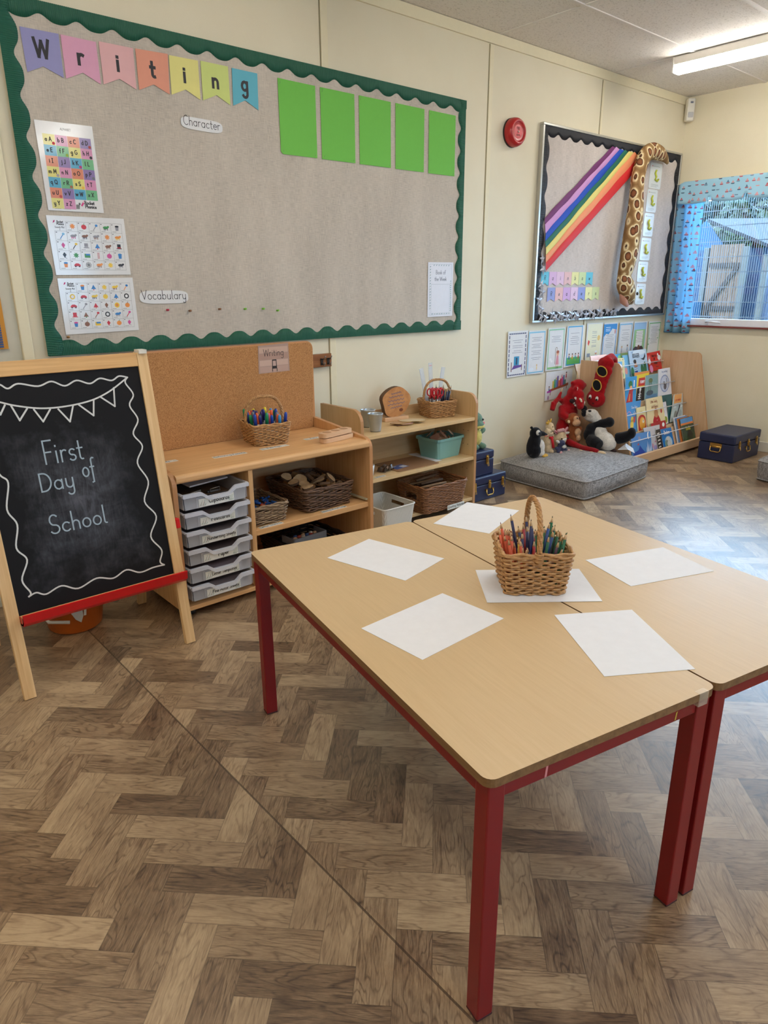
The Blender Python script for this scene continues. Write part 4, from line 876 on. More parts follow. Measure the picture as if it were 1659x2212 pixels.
def pencil(name, label, cat, group, p, q, r, cb, tip=None, first=None, hexa=True):
    """pencil from p up to its point q (world)"""
    p, q = Vector(p), Vector(q); d = q-p; L = d.length
    t = thing(name, label, cat, p, 0, group); t.rotation_euler = d.to_track_quat('Z', 'Y').to_euler()
    MB().tube([(0, 0, 0), (0, 0, L-.019)], r, P(cb, .35), 6).build('barrel', t)
    MB().tube([(0, 0, L-.019), (0, 0, L-.005)], [r*.98, r*.35], P((206, 170, 128), .7), 8).tube([(0, 0, L-.005), (0, 0, L)], [r*.35, r*.08], P(tip or cb, .5), 6).build('sharpened_point', t)
    return t
# ---- pencil basket on the table
bx, by, ba = 1.490, -2.252, -.71
t = handle_basket('wicker handle basket crammed with colouring pencils on the table', (bx, by, TH+.002), ba, .160, .158, .188, .182, .118, .247, False, 17)
r = random.Random(11); ca, sa = math.cos(ba), math.sin(ba)
def loc2w(x, y, z, o, a): return (o[0]+x*math.cos(a)-y*math.sin(a), o[1]+x*math.sin(a)+y*math.cos(a), o[2]+z)
zones = [('orange', (214, 96, 62), (-.085, -.035), 17), ('yellow', (196, 160, 60), (-.045, -.015), 5), ('navy', (34, 42, 86), (-.035, .015), 11), ('red', (170, 40, 44), (-.012, .02), 6), ('green', (26, 98, 62), (.022, .082), 15), ('purple', (72, 40, 62), (.03, .08), 4), ('blue', (40, 74, 140), (.02, .05), 3)]
for nm, c, (x0, x1), n in zones:
    for i in range(n):
        x = r.uniform(x0, x1); y = r.uniform(-.072, .075); L = r.uniform(.118, .150)+(.035 if nm == 'navy' and i < 5 else 0)+(.012 if nm in ('green', 'blue') else 0)
        bxx = x*.72+r.uniform(-.008, .008); byy = y*.7+r.uniform(-.01, .01)
        p = loc2w(bxx, byy, .012, (bx, by, TH), ba); dx = (x-bxx)*1.1+(r.uniform(-.045, .0) if nm == 'navy' else r.uniform(-.014, .014)); dy = (y-byy)+r.uniform(-.012, .018)
        q = loc2w(bxx+dx, byy+dy, .012+L, (bx, by, TH), ba)
        pencil('colouring_pencil', '%s pencil standing in the wicker basket on the table' % nm, 'pencil', 'pencils in the table basket', p, q, .0042, c, (60, 50, 50) if nm in ('navy',) else tuple(v*.7 for v in c))
# ================================================================== WRITING UNIT
M_BEECH = wood('beech_laminate', (222, 176, 124), (202, 152, 100), axis=0, rough=.4, sc=1.3)
M_BEECHV = wood('beech_laminate_upright', (220, 174, 122), (200, 150, 98), axis=2, rough=.4, sc=1.3)
M_EDGE = P((196, 140, 92), .4, name='beech_edge_band')
M_INN = wood('beech_inner', (208, 162, 116), (190, 142, 96), axis=0, rough=.5)
UX0, UX1, UY0, UY1 = 1.128, 2.196, -.72, -.235
un = thing('storage_unit', 'beech writing unit on castors with cork board back and six trays', 'storage unit', (UX0, UY0, 0))
W, D = UX1-UX0, UY1-UY0
def side(x, top, name='side_panel'):
    pts = [(0, .036), (D, .036), (D, top+.035), (.13, top), (.05, top-.01)]+arc(.055, top-.065, .055, .055, 90, 180, 6)
    b = MB(); b.prism([(p[0], p[1]) for p in pts], ((x, 0, 0), (0, 1, 0), (0, 0, 1)), 0, .02, M_BEECHV, M_EDGE); return b.build(name, un, bev=.002)
side(0, .672); side(W-.02, .672)
b = MB(); b.prism([(0, .622), (.006, .616), (D-.01, .616), (D-.01, .652), (.016, .652), (.006, .648), (0, .64)], ((.0203, 0, 0), (0, 1, 0), (0, 0, 1)), 0, W-.0406, M_BEECH); b.build('top_slab', un, bev=.003)
MB().box(.0205, W-.0205, .012, D-.012, .038, .058, M_BEECH).build('base_shelf', un, bev=.002)
DX = 1.488-UX0
MB().box(DX, DX+.022, .012, D-.012, .0585, .6155, M_BEECHV).build('divider', un, bev=.002)
MB().box(DX+.0225, W-.0205, .015, D-.012, .300, .328, M_BEECH).build('middle_shelf', un, bev=.003)
MB().box(.0205, W-.0205, D-.010, D-.004, .0585, .6155, M_INN).build('back_panel', un)
ru = MB(); M_RUN = P((206, 200, 170), .4)
for i in range(6):
    z = .488+.006-.083*i
    ru.box(.0205, .032, .03, D-.06, z+.052, z+.060, M_RUN).box(DX-.012, DX-.0005, .03, D-.06, z+.052, z+.060, M_RUN)
ru.box(W-.034, W-.0205, .02, .24, .338, .345, M_RUN); ru.build('tray_runner', un)
for x in (.055, W-.06):
    for y in (.06, D-.07):
        b = MB(); b.tube([(x-.012, y, .018), (x+.012, y, .018)], .018, P((30, 32, 36), .4), 16).box(x-.016, x+.016, y-.006, y+.016, .016, .0375, P((36, 38, 44), .4)); b.build('castor', un)
def corkmat():
    m, nt, b = new_mat('cork'); v, o = coords(nt); a = noise(nt, o, 260, 3, .75); g = noise(nt, o, 520, 2)
    nt.links.new(ramp(nt, a*.7+g*.3, [(.34, (124, 80, 46)), (.45, (172, 120, 72)), (.56, (190, 138, 86)), (.7, (206, 156, 102))]), b.inputs['Base Color'])
    b.inputs['Roughness'].default_value = .9; bump(nt, b, a, .4, .002); return m
H0, H1 = .652, 1.112
cpts = [(.0, H0-.25), (W-.006, H0-.25), (W-.006, H1-.04)]+arc(W-.046, H1-.04, .04, .04, 0, 90, 6)+arc(.04, H1-.04, .04, .04, 90, 180, 6)
bk = MB().prism(cpts, ((0, D-.003, 0), (1, 0, 0), (0, 0, 1)), -.012, .0, M_EDGE).build('back_board', un, bev=.002)
cp2 = [(.022, H0+.001), (W-.024, H0+.001), (W-.012, H1-.044)]+arc(W-.046, H1-.044, .034, .036, 0, 90, 6)+arc(.044, H1-.044, .034, .036, 90, 180, 6)
MB().prism(cp2, ((0, D-.0035, 0), (1, 0, 0), (0, 0, 1)), .0, .006, corkmat()).build('cork_board', bk)
M_LABEL = P((232, 232, 226), .3, name='label_card')
def strip(parent, txt, x, y, z, L, wd, ang, size, name='shelf_label', vert=False):
    b = MB(); c, s = math.cos(ang), math.sin(ang)
    fr = ((x, y, z), (c, s, 0), (-s, c, 0)) if not vert else ((x, y, z), (c, s, 0), (0, 0, 1))
    b.prism([(-L/2, 0), (L/2, 0), (L/2, wd), (-L/2, wd)], fr, .0003, .0009, M_LABEL)
    b.text(txt, .0, wd*.34, size, fr, .0012, INK, .24)
    g = P((150, 166, 150))
    for k in range(4): b.stroke([(-L/2+.006+k*.004, wd*.15), (-L/2+.003+k*.005, wd*.7)], .0014, fr, .0011, g); b.stroke([(L/2-.006-k*.004, wd*.2), (L/2-.003-k*.004, wd*.7)], .0014, fr, .0011, g)
    return b.build(name, parent)
strip(un, 'Colouring Pencils', 1.497-UX0, .170, .652, .165, .034, -.05, .0095)
strip(un, 'Felt Tips', 1.738-UX0, .170, .652, .155, .034, .02, .0095)
strip(un, 'Pencils', 1.21-UX0, .245, .652, .13, .034, -.02, .0095)
strip(un, 'Pens', 2.0-UX0, .215, .652, .11, .034, -.02, .0095)
strip(un, 'Letter Stencils', 1.60-UX0, .018, .328, .125, .026, 0, .0085)
strip(un, 'Sewing Wood Logs', 1.965-UX0, .018, .328, .15, .026, 0, .0085)
# ---- trays
M_TRAY = clear('clear_tray_plastic', (230, 232, 240), .30, .3); M_TRIM2 = clear('clear_tray_rim', (236, 238, 248), .60, .25)
names = ['Clipboards', 'Postcards', 'Handwriting Sheets', 'Paper', 'Letter Templates', 'Fine Motor Sheets']
TX0, TX1 = UX0+.036, UX0+DX-.014; tw = TX1-TX0
def tray(i):
    zb = .497-.0832*i; t = thing('storage_tray', 'clear plastic tray labelled %s, %s in the writing unit' % (names[i], ['topmost', 'second from top', 'third from top', 'third from bottom', 'second from bottom', 'lowest'][i]), 'tray', (TX0, UY0-.012, zb), 0, 'trays of the writing unit')
    h = .072; b = MB(); dep = .40
    dip = lambda x: h-.026*max(0, min(1, (x/tw-.27)/.11))*max(0, min(1, (.79-x/tw)/.11))
    xs = [tw*k/40 for k in range(41)]
    # front wall with a dipped top edge and tapered sides
    b.prism([(.012, .002), (tw-.012, .002)]+[(x, dip(x)-.014) for x in reversed(xs[1:-1])], ((0, .014, 0), (1, 0, 0), (0, 0, 1)), -.0025, 0, M_TRAY)
    b.box(.012, tw-.012, .016, dep, .0, .003, M_TRAY).box(.004, .0065, .016, dep, .003, h-.006, M_TRAY).box(tw-.0065, tw-.004, .016, dep, .003, h-.006, M_TRAY).box(.006, tw-.006, dep-.003, dep, .003, h-.006, M_TRAY)
    b.build('body', t)
    b = MB(); b.prism([(x, dip(x)-.0155-.001*(k % 2)) for k, x in enumerate(xs)]+[(x, dip(x)) for x in reversed(xs)], ((0, .013, 0), (1, 0, 0), (0, 0, 1)), 0, .014, M_TRIM2)
    b.box(-.004, .006, .013, dep, h-.008, h, M_TRIM2).box(tw-.006, tw+.004, .013, dep, h-.008, h, M_TRIM2); b.build('rim', t, bev=.002)
    b = MB(); fr = ((tw*.50, .0085, .003), (1, 0, 0), (0, 0, 1)); b.prism([(-.094, 0), (.094, 0), (.094, .046), (-.094, .046)], ((tw*.5, .0118, .002), (1, 0, 0), (0, 0, 1)), 0, .0012, M_TRAY); pk = b.build('label_pocket', t)
    b = MB(); b.prism([(-.083, 0), (.083, 0), (.083, .036), (-.083, .036)], ((tw*.50, .0100, .004), (1, 0, 0), (0, 0, 1)), 0, .0006, M_LABEL)
    fr = ((tw*.50, .0092, .004), (1, 0, 0), (0, 0, 1)); sz = .0098 if len(names[i]) < 12 else .0076
    b.text(names[i], .012 if len(names[i]) < 12 else .01, .0125, sz, fr, 0, INK, .3)
    for k in range(7): b.stroke([(-.08+k*.004, .004), (-.075+k*.004, .012+.016*(k % 3)/2)], .0022, fr, -.0002, P([(150, 172, 160), (196, 176, 168), (176, 190, 186)][k % 3])); b.stroke([(.058+k*.003, .004), (.06+k*.0035, .01+.018*(k % 2))], .0018, fr, -.0002, P([(120, 150, 140), (180, 196, 180)][k % 2]))
    b.build('name_label', pk); return t
for i in range(6): tray(i)
t = thing('paper_stack', 'grey white papers lying in the top tray of the writing unit', 'paper stack', (TX0+.03, UY0+.03, .552))
MB().obox((.125, .17, .034), (.19, .25, .006), (.05, -.03, .08), P((190, 186, 190), .7)).build('sheet', t)
t = thing('clipboard', 'dark clipboard with a metal clip in the top tray of the writing unit', 'clipboard', (TX0+.01, UY0+.02, .503))
MB().obox((.13, .2, .030), (.22, .31, .004), (.02, 0, .0), P((92, 68, 50), .6)).build('board', t)
b = MB()
for x in (.08, .17): b.tube([(x-.02, .045, .034), (x-.025, .03, .052), (x+.02, .03, .056), (x+.025, .045, .034)], .002, P((170, 166, 158), .3, .9)).box(x-.03, x+.03, .045, .06, .033, .040, P((150, 146, 140), .35, .9))
b.build('clip', t)
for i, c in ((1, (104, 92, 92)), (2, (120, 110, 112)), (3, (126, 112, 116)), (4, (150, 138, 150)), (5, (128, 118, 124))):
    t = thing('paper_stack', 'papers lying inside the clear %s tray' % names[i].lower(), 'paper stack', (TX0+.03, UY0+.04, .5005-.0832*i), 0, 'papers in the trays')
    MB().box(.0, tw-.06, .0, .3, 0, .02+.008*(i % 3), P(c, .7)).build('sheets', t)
# ---- sign pinned on the cork
def sgn(d, fr, cx, z0):
    for k, c in enumerate(((190, 160, 148), (202, 172, 160), (180, 148, 136), (198, 168, 154))): d.rect(-.085, .085, .004+k*.032, .033+k*.032, fr, .0, P(c, .2))
    d.text('Writing', 0, .085, .018, fr, .0004, P((56, 46, 48), .4), .15)
    k = P((40, 34, 38), .4); d.flat([(-.014, .02), (.016, .02), (.014, .066), (-.012, .066)], fr, .0004, k); d.flat([(-.009, .034), (.011, .034), (.010, .06), (-.008, .06)], fr, .0006, P((190, 160, 150), .4)); d.rect(-.014, -.01, .006, .02, fr, .0004, k); d.rect(.013, .017, .006, .02, fr, .0004, k)
sheet('writing_sign', 'laminated wood grain sign reading Writing on the cork board', 'sign', [(1.852,1.104),(1.848,.966),(2.034,.968),(2.032,1.110)], P((176, 150, 140), .15, spec=.6), UY1-.0102, None, sgn)
# ---- felt tip basket
fb = (1.775, -.395, .6535); fa = -.16
handle_basket('wicker handle basket of bright felt tip pens on the writing unit', fb, fa, .166, .172, .196, .2, .098, .225, True, 14)
r = random.Random(5); mk = [('yellow', (240, 214, 40)), ('green', (24, 140, 90)), ('blue', (30, 70, 170)), ('navy', (40, 40, 120)), ('pink', (226, 92, 110)), ('red', (200, 36, 50)), ('light blue', (60, 150, 210)), ('grey', (110, 112, 118)), ('purple', (70, 50, 120)), ('orange', (224, 96, 48)), ('dark green', (20, 90, 70))]
k = 0
for gy in range(4):
    for gx in range(9):
        nm, c = mk[(k*7+gy*3+r.randrange(3)) % len(mk)]; k += 1
        x = -.075+.0188*gx+r.uniform(-.003, .003); y = -.072+.045*gy+r.uniform(-.006, .006); ht = r.uniform(.138, .160)
        p = Vector(loc2w(x*.9, y*.9, .012, fb, fa)); q = Vector(loc2w(x*1.05+r.uniform(-.016, .006), y*1.02+r.uniform(-.01, .01), ht, fb, fa)); d = q-p; L = d.length
        t = thing('felt_tip_pen', '%s felt tip pen standing in the basket on the writing unit' % nm, 'pen', p, 0, 'felt tips in the writing unit basket'); t.rotation_euler = d.to_track_quat('Z', 'Y').to_euler()
        MB().tube([(0, 0, 0), (0, 0, L-.05)], .0068, P((226, 226, 226), .35), 9).build('barrel', t)
        MB().tube([(0, 0, L-.055), (0, 0, L-.012), (0, 0, L-.003), (0, 0, L)], [.0082, .0078, .006, .003], P(c, .3), 10).build('cap', t)
# ---- two wooden counting boards
M_PALE = wood('pale_beech', (226, 188, 150), (206, 160, 120), axis=0, rough=.5)
for i, (z, dx) in enumerate(((.6532, .006), (.6795, 0))):
    t = thing('wooden_board', ['lower pale wooden board of the pair on the writing unit', 'upper pale wooden board with three round hollows on the writing unit'][i], 'wooden board', (2.054+dx, -.600, z), .17 if i else .13, 'hollowed boards on the writing unit')
    b = MB(); b.prism(rrect(-.103, .103, -.027, .027, .018), UPF, 0, .022, M_PALE); b.build('body', t, bev=.003)
    b = MB(); b.lathe([(.0, .0226), (.018, .0224), (.0205, .0226), (.021, .0222), (.0225, .0222)], P((176, 130, 92), .6), 24, (-.06, 0, 0)).lathe([(.0, .0226), (.018, .0224), (.0225, .0222)], P((176, 130, 92), .6), 24, (.0, 0, 0)).lathe([(.0, .0226), (.018, .0224), (.0225, .0222)], P((176, 130, 92), .6), 24, (.06, 0, 0)); b.build('hollow', t)
# ---- dark baskets in the unit
t = thing('willow_basket', 'long dark willow basket full of wood slices on the writing unit shelf', 'basket', (1.955, -.500, .331), .02)
weave(t, .27, .32, .305, .35, .112, 13, M_WICKD, 30, amp=.0035, rad=.02, m2=P((56, 40, 32), .7), diag=.0025)
M_BARK = P((104, 78, 56), .85, name='bark'); M_SLICE = wood('cut_wood', (226, 196, 152), (204, 168, 122), axis=2, rough=.7, sc=.6)
def slice_(label, group, c, rad, th, rot, name='wood_slice'):
    t = thing(name, label, 'wood slice', c, 0, group); t.rotation_euler = rot
    n = 18; rr = random.Random(int(c[0]*1000)); o = [rad*(1+.06*math.sin(3*a+c[0]*40)+.04*math.sin(5*a)) for a in [2*PI*i/n for i in range(n)]]
    pts = [(o[i]*math.cos(2*PI*i/n), o[i]*math.sin(2*PI*i/n)) for i in range(n)]
    MB().prism(pts, UPF, -th/2, th/2, M_SLICE, M_BARK).build('cut_face', t); return t
r = random.Random(9); pile = Pile(); got = 0
for k in range(1400):
    if got == 34: break
    f = k/1400; rad = r.uniform(.027, .042); x = 1.955+r.uniform(-.105, .105); y = -.50+r.uniform(-.125, .12); z = .385+.115*f-.10*abs(y+.5)+r.uniform(0, .012)
    e = (r.uniform(-.9, .9), r.uniform(-.9, .9), r.uniform(0, 6)); n = 14
    vs = [((rad*1.12)*math.cos(2*PI*q/n), (rad*1.12)*math.sin(2*PI*q/n), h) for h in (-.0065, .0065) for q in range(n)]
    if pile.fits(vs, [tuple(range(n)), tuple(range(n, 2*n))]+[(q, (q+1) % n, n+(q+1) % n, n+q) for q in range(n)], pose((x, y, z), e)):
        got += 1; slice_('bark edged wood slice heaped in the dark willow basket', 'wood slices in the dark basket', (x, y, z), rad, .012, e)
t = thing('willow_basket', 'smaller dark willow basket of blue and orange foam letters on the writing unit shelf', 'basket', (1.614, -.535, .331), 0)
weave(t, .165, .26, .19, .285, .088, 11, wicker('faded_willow', (176, 150, 118), (110, 84, 62)), 24, amp=.003, rad=.015, m2=P((70, 50, 40), .7), diag=.002)
FL_ = 'abcdehknopruvxzs'
for i in range(30):
    c, nm = ((28, 84, 160), 'blue') if i % 3 else ((190, 84, 40), 'orange')
    t = thing('foam_letter', '%s foam letter in the smaller dark basket' % nm, 'foam letter', (1.614+r.uniform(-.065, .065), -.535+r.uniform(-.115, .105), .387+.0008*i+r.uniform(0, .01)), 0, 'foam letters in the dark basket'); t.rotation_euler = (r.uniform(-.4, .4), r.uniform(-.4, .4), r.uniform(0, 6))
    b = MB(); ch = FL_[i % len(FL_)]
    for st in GL[ch][1]: b.tube([((p[0]-.45)*.024, (p[1]-.5)*.024, 0) for p in st], .0052, P(c, .7), 6)
    b.build('letter', t)
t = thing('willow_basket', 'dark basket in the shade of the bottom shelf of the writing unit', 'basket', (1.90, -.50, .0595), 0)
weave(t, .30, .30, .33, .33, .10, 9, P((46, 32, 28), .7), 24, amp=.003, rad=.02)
t = thing('craft_tray', 'grey tray of mixed pieces in the bottom shelf of the writing unit', 'tray', (1.86, -.585, .165), .06)
MB().box(-.10, .10, -.04, .06, 0, .006, P((120, 122, 130), .5)).box(-.10, .10, -.044, -.038, 0, .035, P((120, 122, 130), .5)).box(-.104, -.098, -.04, .06, 0, .035, P((120, 122, 130), .5)).box(.098, .104, -.04, .06, 0, .035, P((120, 122, 130), .5)).build('shell', t)
for k in range(9): t2 = tag(MB().ell((0, 0, 0), (.013, .011, .009), P([(200, 170, 140), (60, 90, 150), (180, 70, 60), (210, 200, 190)][k % 4], .6), n=8).build('craft_pebble', None, (1.80+.016*k, -.58+.012*((k*5) % 3), .182)), 'small craft pebble in the grey tray on the bottom shelf', 'pebble', 'pebbles in the grey tray')

# ================================================================== SECOND SHELF UNIT
M_MAP = wood('maple_laminate', (222, 190, 142), (206, 172, 122), axis=0, rough=.4); M_MAPV = wood('maple_laminate_upright', (214, 180, 132), (200, 164, 116), axis=2, rough=.4)
SX0, SX1, SY0, SY1 = 2.352, 3.304, -.435, -.065
su = thing('open_shelf_unit', 'low open maple shelf unit with rounded ends against the wall', 'shelf unit', (SX0, SY0, 0)); W2, D2 = SX1-SX0, SY1-SY0
for x in (0, W2-.02):
    b = MB(); b.prism([(0, 0), (D2, 0), (D2, .742), (.11, .742)]+arc(.075, .667, .075, .075, 90, 180, 8), ((x, 0, 0), (0, 1, 0), (0, 0, 1)), 0, .02, M_MAPV, P((188, 138, 92), .4)); b.build('end_panel', su, bev=.002)
for z in (.045, .318, .572): MB().box(.0205, W2-.0205, .004, D2-.008, z, z+.021, M_MAP).build('shelf', su, bev=.002)
MB().box(.0205, W2-.0205, D2-.008, D2-.002, .05, .655, wood('maple_back', (206, 172, 128), (190, 154, 110), axis=0)).build('back_panel', su)
b = MB()
for z in (.16, .25, .41, .50):
    for y in (.06, .10): b.tube([(W2-.0202, y, z), (W2-.0212, y, z)], .003, P((90, 70, 56)), 8)
b.build('peg_hole', su)['kind'] = 'stuff'
strip(su, 'Weaving', 2.515-SX0, .022, .339, .075, .022, .0, .0068)
SH = .5935
M_GALV = P((178, 184, 190), .3, .75, name='galvanised_steel')
def bucket(label, x, y):
    t = thing('metal_bucket', label, 'bucket', (x, y, SH), 0, 'galvanised buckets on the shelf unit')
    MB().lathe([(0, .003), (.028, .002), (.030, .0), (.031, .006), (.032, .01), (.043, .098), (.0455, .100), (.0455, .104), (.0435, .104), (.042, .098), (.030, .006), (0, .006)], M_GALV, 32).build('body', t); return t
bucket('small galvanised bucket in front on the shelf unit', 2.532, -.345)
bucket('small galvanised bucket standing behind the other bucket', 2.585, -.215)
t = thing('metal_bowl', 'dull metal bowl with a dark pen behind the end panel of the shelf unit', 'bowl', (2.445, -.15, SH))
MB().lathe([(0, .0), (.03, .0), (.055, .05), (.06, .085), (.057, .085), (.05, .05), (0, .006)], M_GALV, 28).build('body', t)
pencil('pencil', 'dark pen sticking out of the metal bowl', 'pen', None, (2.445, -.15, SH+.01), (2.41, -.165, SH+.135), .004, (30, 30, 50))
# sliced log on a stand
t = thing('log_slice_sign', 'upright log slice with faint writing on a wooden block on the shelf unit', 'sign', (2.84, -.165, SH), -.18)
MB().box(-.085, .085, -.028, .028, 0, .026, M_PALE).build('stand', t, bev=.003)
n = 30; pts = [((.098+.006*math.sin(3*a+1)+.004*math.sin(5*a))*math.cos(a), .115+(.092+.006*math.sin(2*a))*math.sin(a)) for a in [2*PI*i/n for i in range(n)]]
pts = [(x, max(z, .026)) for x, z in pts]
b = MB(); b.prism(pts, WALL, -.022, .018, wood('slice_face', (206, 150, 96), (178, 116, 68), axis=1, sc=.5), P((98, 72, 52), .9)); b.build('log_slice', t, bev=.004)
b = MB(); fr = ((0, -.0188, 0), (1, 0, 0), (0, 0, 1)); gi = P((132, 110, 118), .6)
for k, (z, a) in enumerate(((.165, .035), (.145, .05), (.122, .055), (.10, .06), (.08, .04))): b.stroke([(-a+2*a*i/14, z+.004*math.sin(i*2.2+k)+.01*i/14) for i in range(15)], .0045, fr, 0, gi)
b.disc(.035, .065, .014, .010, fr, .0002, P((120, 66, 40), .8)); b.build('faint_writing', t)
# leaflets
for i, (x, y, a, c) in enumerate(((2.80, -.30, .25, (168, 128, 110)), (2.83, -.29, -.2, (196, 170, 130)), (2.82, -.295, .6, (176, 136, 124)), (2.79, -.285, .05, (190, 150, 110)), (2.86, -.30, -.5, (206, 186, 150)))):
    t = thing('leaf_card', ['pinkish card at the bottom of the loose pile on the shelf unit', 'tan card with wavy gold edge in the loose pile on the shelf unit', 'rosy card in the middle of the loose pile', 'brown card lying across the loose pile', 'topmost pale card of the loose pile on the shelf unit'][i], 'card', (x, y, SH+.0005+.0035*i), a, 'cards piled on the shelf unit')
    n = 24; pts = [((.085+.006*math.sin(6*q+i))*math.cos(q), (.048+.005*math.sin(5*q))*math.sin(q)) for q in [2*PI*k/n for k in range(n)]]
    b = MB(); b.prism(pts, UPF, 0, .0025, P(c, .6), P((170, 130, 60), .5)); b.build('card', t)
# basket with scissors, rulers and pencils
sb = (3.147, -.225, SH+.001); sa_ = -.28
handle_basket('wicker handle basket of rulers and red scissors on the shelf unit', sb, sa_, .168, .168, .192, .190, .098, .228, True, 14)
M_RULER = clear('clear_ruler', (226, 232, 240), .5, .15)
for i, (p, q, nm) in enumerate((((-.03, .05), (-.085, .06), 'leaning left'), ((.0, .06), (-.012, .075), 'upright in the middle'), ((.03, .05), (.075, .06), 'leaning right'))):
    a = Vector(loc2w(p[0], p[1], .015, sb, sa_)); c = Vector(loc2w(q[0], q[1], .015+.28+.03*(i == 1), sb, sa_)); d = c-a
    t = thing('ruler', 'clear plastic ruler %s in the shelf unit basket' % nm, 'ruler', a, 0, 'rulers in the shelf unit basket')
    ux = Vector((1, 0, 0)); zz = d.normalized(); xx = (ux-zz*ux.dot(zz)).normalized(); yy = zz.cross(xx)
    t.rotation_euler = Matrix((xx, yy, zz)).transposed().to_euler()
    b = MB(); b.box(-.017, .017, -.0012, .0012, 0, d.length, M_RULER); b.build('blade', t)
    b = MB(); fr = ((0, -.0014, 0), (1, 0, 0), (0, 0, 1)); k = 0
    while k*.006 < d.length-.01: b.rect(-.0165, -.0165+(.009 if k % 5 == 0 else .005), .005+k*.006, .0062+k*.006, fr, 0, P((70, 80, 120))); k += 1
    if i == 1: b.rect(-.012, .012, d.length-.02, d.length-.016, fr, 0, P((190, 110, 120)))
    b.build('scale_marks', t)
for i, (x, y, lean) in enumerate(((-.043, -.012, .0), (-.036, -.05, .0), (-.010, -.042, .006), (.004, -.012, .008), (-.026, .018, -.004))):
    a = Vector(loc2w(x, y, .03, sb, sa_)); t = thing('scissors', 'red handled scissors standing handles up in the shelf unit basket', 'scissors', a, sa_+.3*i-.4, 'scissors in the shelf unit basket'); b = MB()
    for s in (-1, 1): b.tube([(s*.002+lean*0, 0, 0), (s*.006, 0, .05), (s*.009, 0, .085)], [.002, .004, .005], P((160, 160, 164), .3, .9), 6)
    b.build('blade', t)
    b = MB()
    for s in (-1, 1): b.tube([(s*.017+.013*math.cos(q)+lean, 0, .122+.022*math.sin(q)) for q in [2*PI*k/16 for k in range(16)]], .0046, P((196, 30, 42), .3), 7, True).tube([(s*.009, 0, .08), (s*.014+lean, 0, .102)], .005, P((196, 30, 42), .3), 7)
    b.build('handle', t)
r = random.Random(21)
for i in range(13):
    x = r.uniform(.02, .082); y = r.uniform(-.07, .06); p = loc2w(x*.7, y*.8, .01, sb, sa_); q = loc2w(x+r.uniform(-.022, .01), y, .182+r.uniform(-.01, .012), sb, sa_)
    pencil('writing_pencil', 'dark navy pencil standing in the shelf unit basket', 'pencil', 'pencils in the shelf unit basket', p, q, .0042, (30, 36, 66), (30, 30, 34))
# teal tub of wooden shapes
SH2 = .3395
t = thing('plastic_tub', 'teal plastic tub heaped with wooden shapes on the middle shelf', 'tub', (3.145, -.26, SH2), .04)
M_TEAL = P((128, 178, 172), .35, name='teal_plastic'); b = MB()
def tub(b, w0, d0, w1, d1, h, m, th=.003, rad=.018):
    A0 = [(x, y, 0) for x, y, _, _ in loop(w0, d0, rad, 40)]; A1 = [(x, y, h) for x, y, _, _ in loop(w1, d1, rad, 40)]; B1 = [(x, y, h) for x, y, _, _ in loop(w1-2*th, d1-2*th, rad, 40)]; B0 = [(x, y, th) for x, y, _, _ in loop(w0-2*th, d0-2*th, rad, 40)]
    n = 40; fs = [(i+k*n, (i+1) % n+k*n, (i+1) % n+(k+1)*n, i+(k+1)*n) for k in range(3) for i in range(n)]+[tuple(range(n-1, -1, -1)), tuple(range(3*n, 4*n))]
    b.add(A0+A1+B1+B0, fs, m)
tub(b, .205, .165, .245, .195, .125, M_TEAL); b.build('body', t, bev=.001)
b = MB(); L0 = loop(.258, .208, .02, 48); L1 = loop(.240, .190, .018, 48)
b.add([(x, y, .132) for x, y, _, _ in L0]+[(x, y, .116) for x, y, _, _ in L0]+[(x, y, .130) for x, y, _, _ in L1], [(i, (i+1) % 48, 96+(i+1) % 48, 96+i) for i in range(48)]+[(48+i, 48+(i+1) % 48, (i+1) % 48, i) for i in range(48)], M_TEAL); b.build('rim', t)
r = random.Random(4); pile = Pile(); got = 0
for k in range(900):
    if got == 16: break
    rot = (r.uniform(-1.2, 1.2), r.uniform(-1.2, 1.2), r.uniform(0, 3)); p = (3.145+r.uniform(-.07, .075), -.26+r.uniform(-.045, .05), SH2+.098+.072*k/900)
    vs = [(x, y, h) for h in (-.0026, .0026) for x, y in ((-.031, -.023), (.031, -.023), (.031, .031), (-.031, .031))]
    if not pile.fits(vs, [(0, 1, 2, 3), (4, 5, 6, 7), (0, 1, 5, 4), (1, 2, 6, 5), (2, 3, 7, 6), (3, 0, 4, 7)], pose(p, rot)): continue
    i = got; got += 1; c = [(206, 170, 140), (188, 148, 120), (214, 186, 164), (170, 124, 104)][i % 4]
    t2 = thing('wooden_card', 'thin wooden shape heaped in the teal tub', 'wooden shape', p, 0, 'wooden shapes in the teal tub'); t2.rotation_euler = rot
    MB().prism([(-.03, -.022), (.03, -.022), (.03, .012), (0, .03), (-.03, .012)] if i % 2 else [(-.028, -.02), (.028, -.02), (.028, .02), (-.028, .02)], UPF, -.002, .002, P(c, .7)).build('shape', t2)
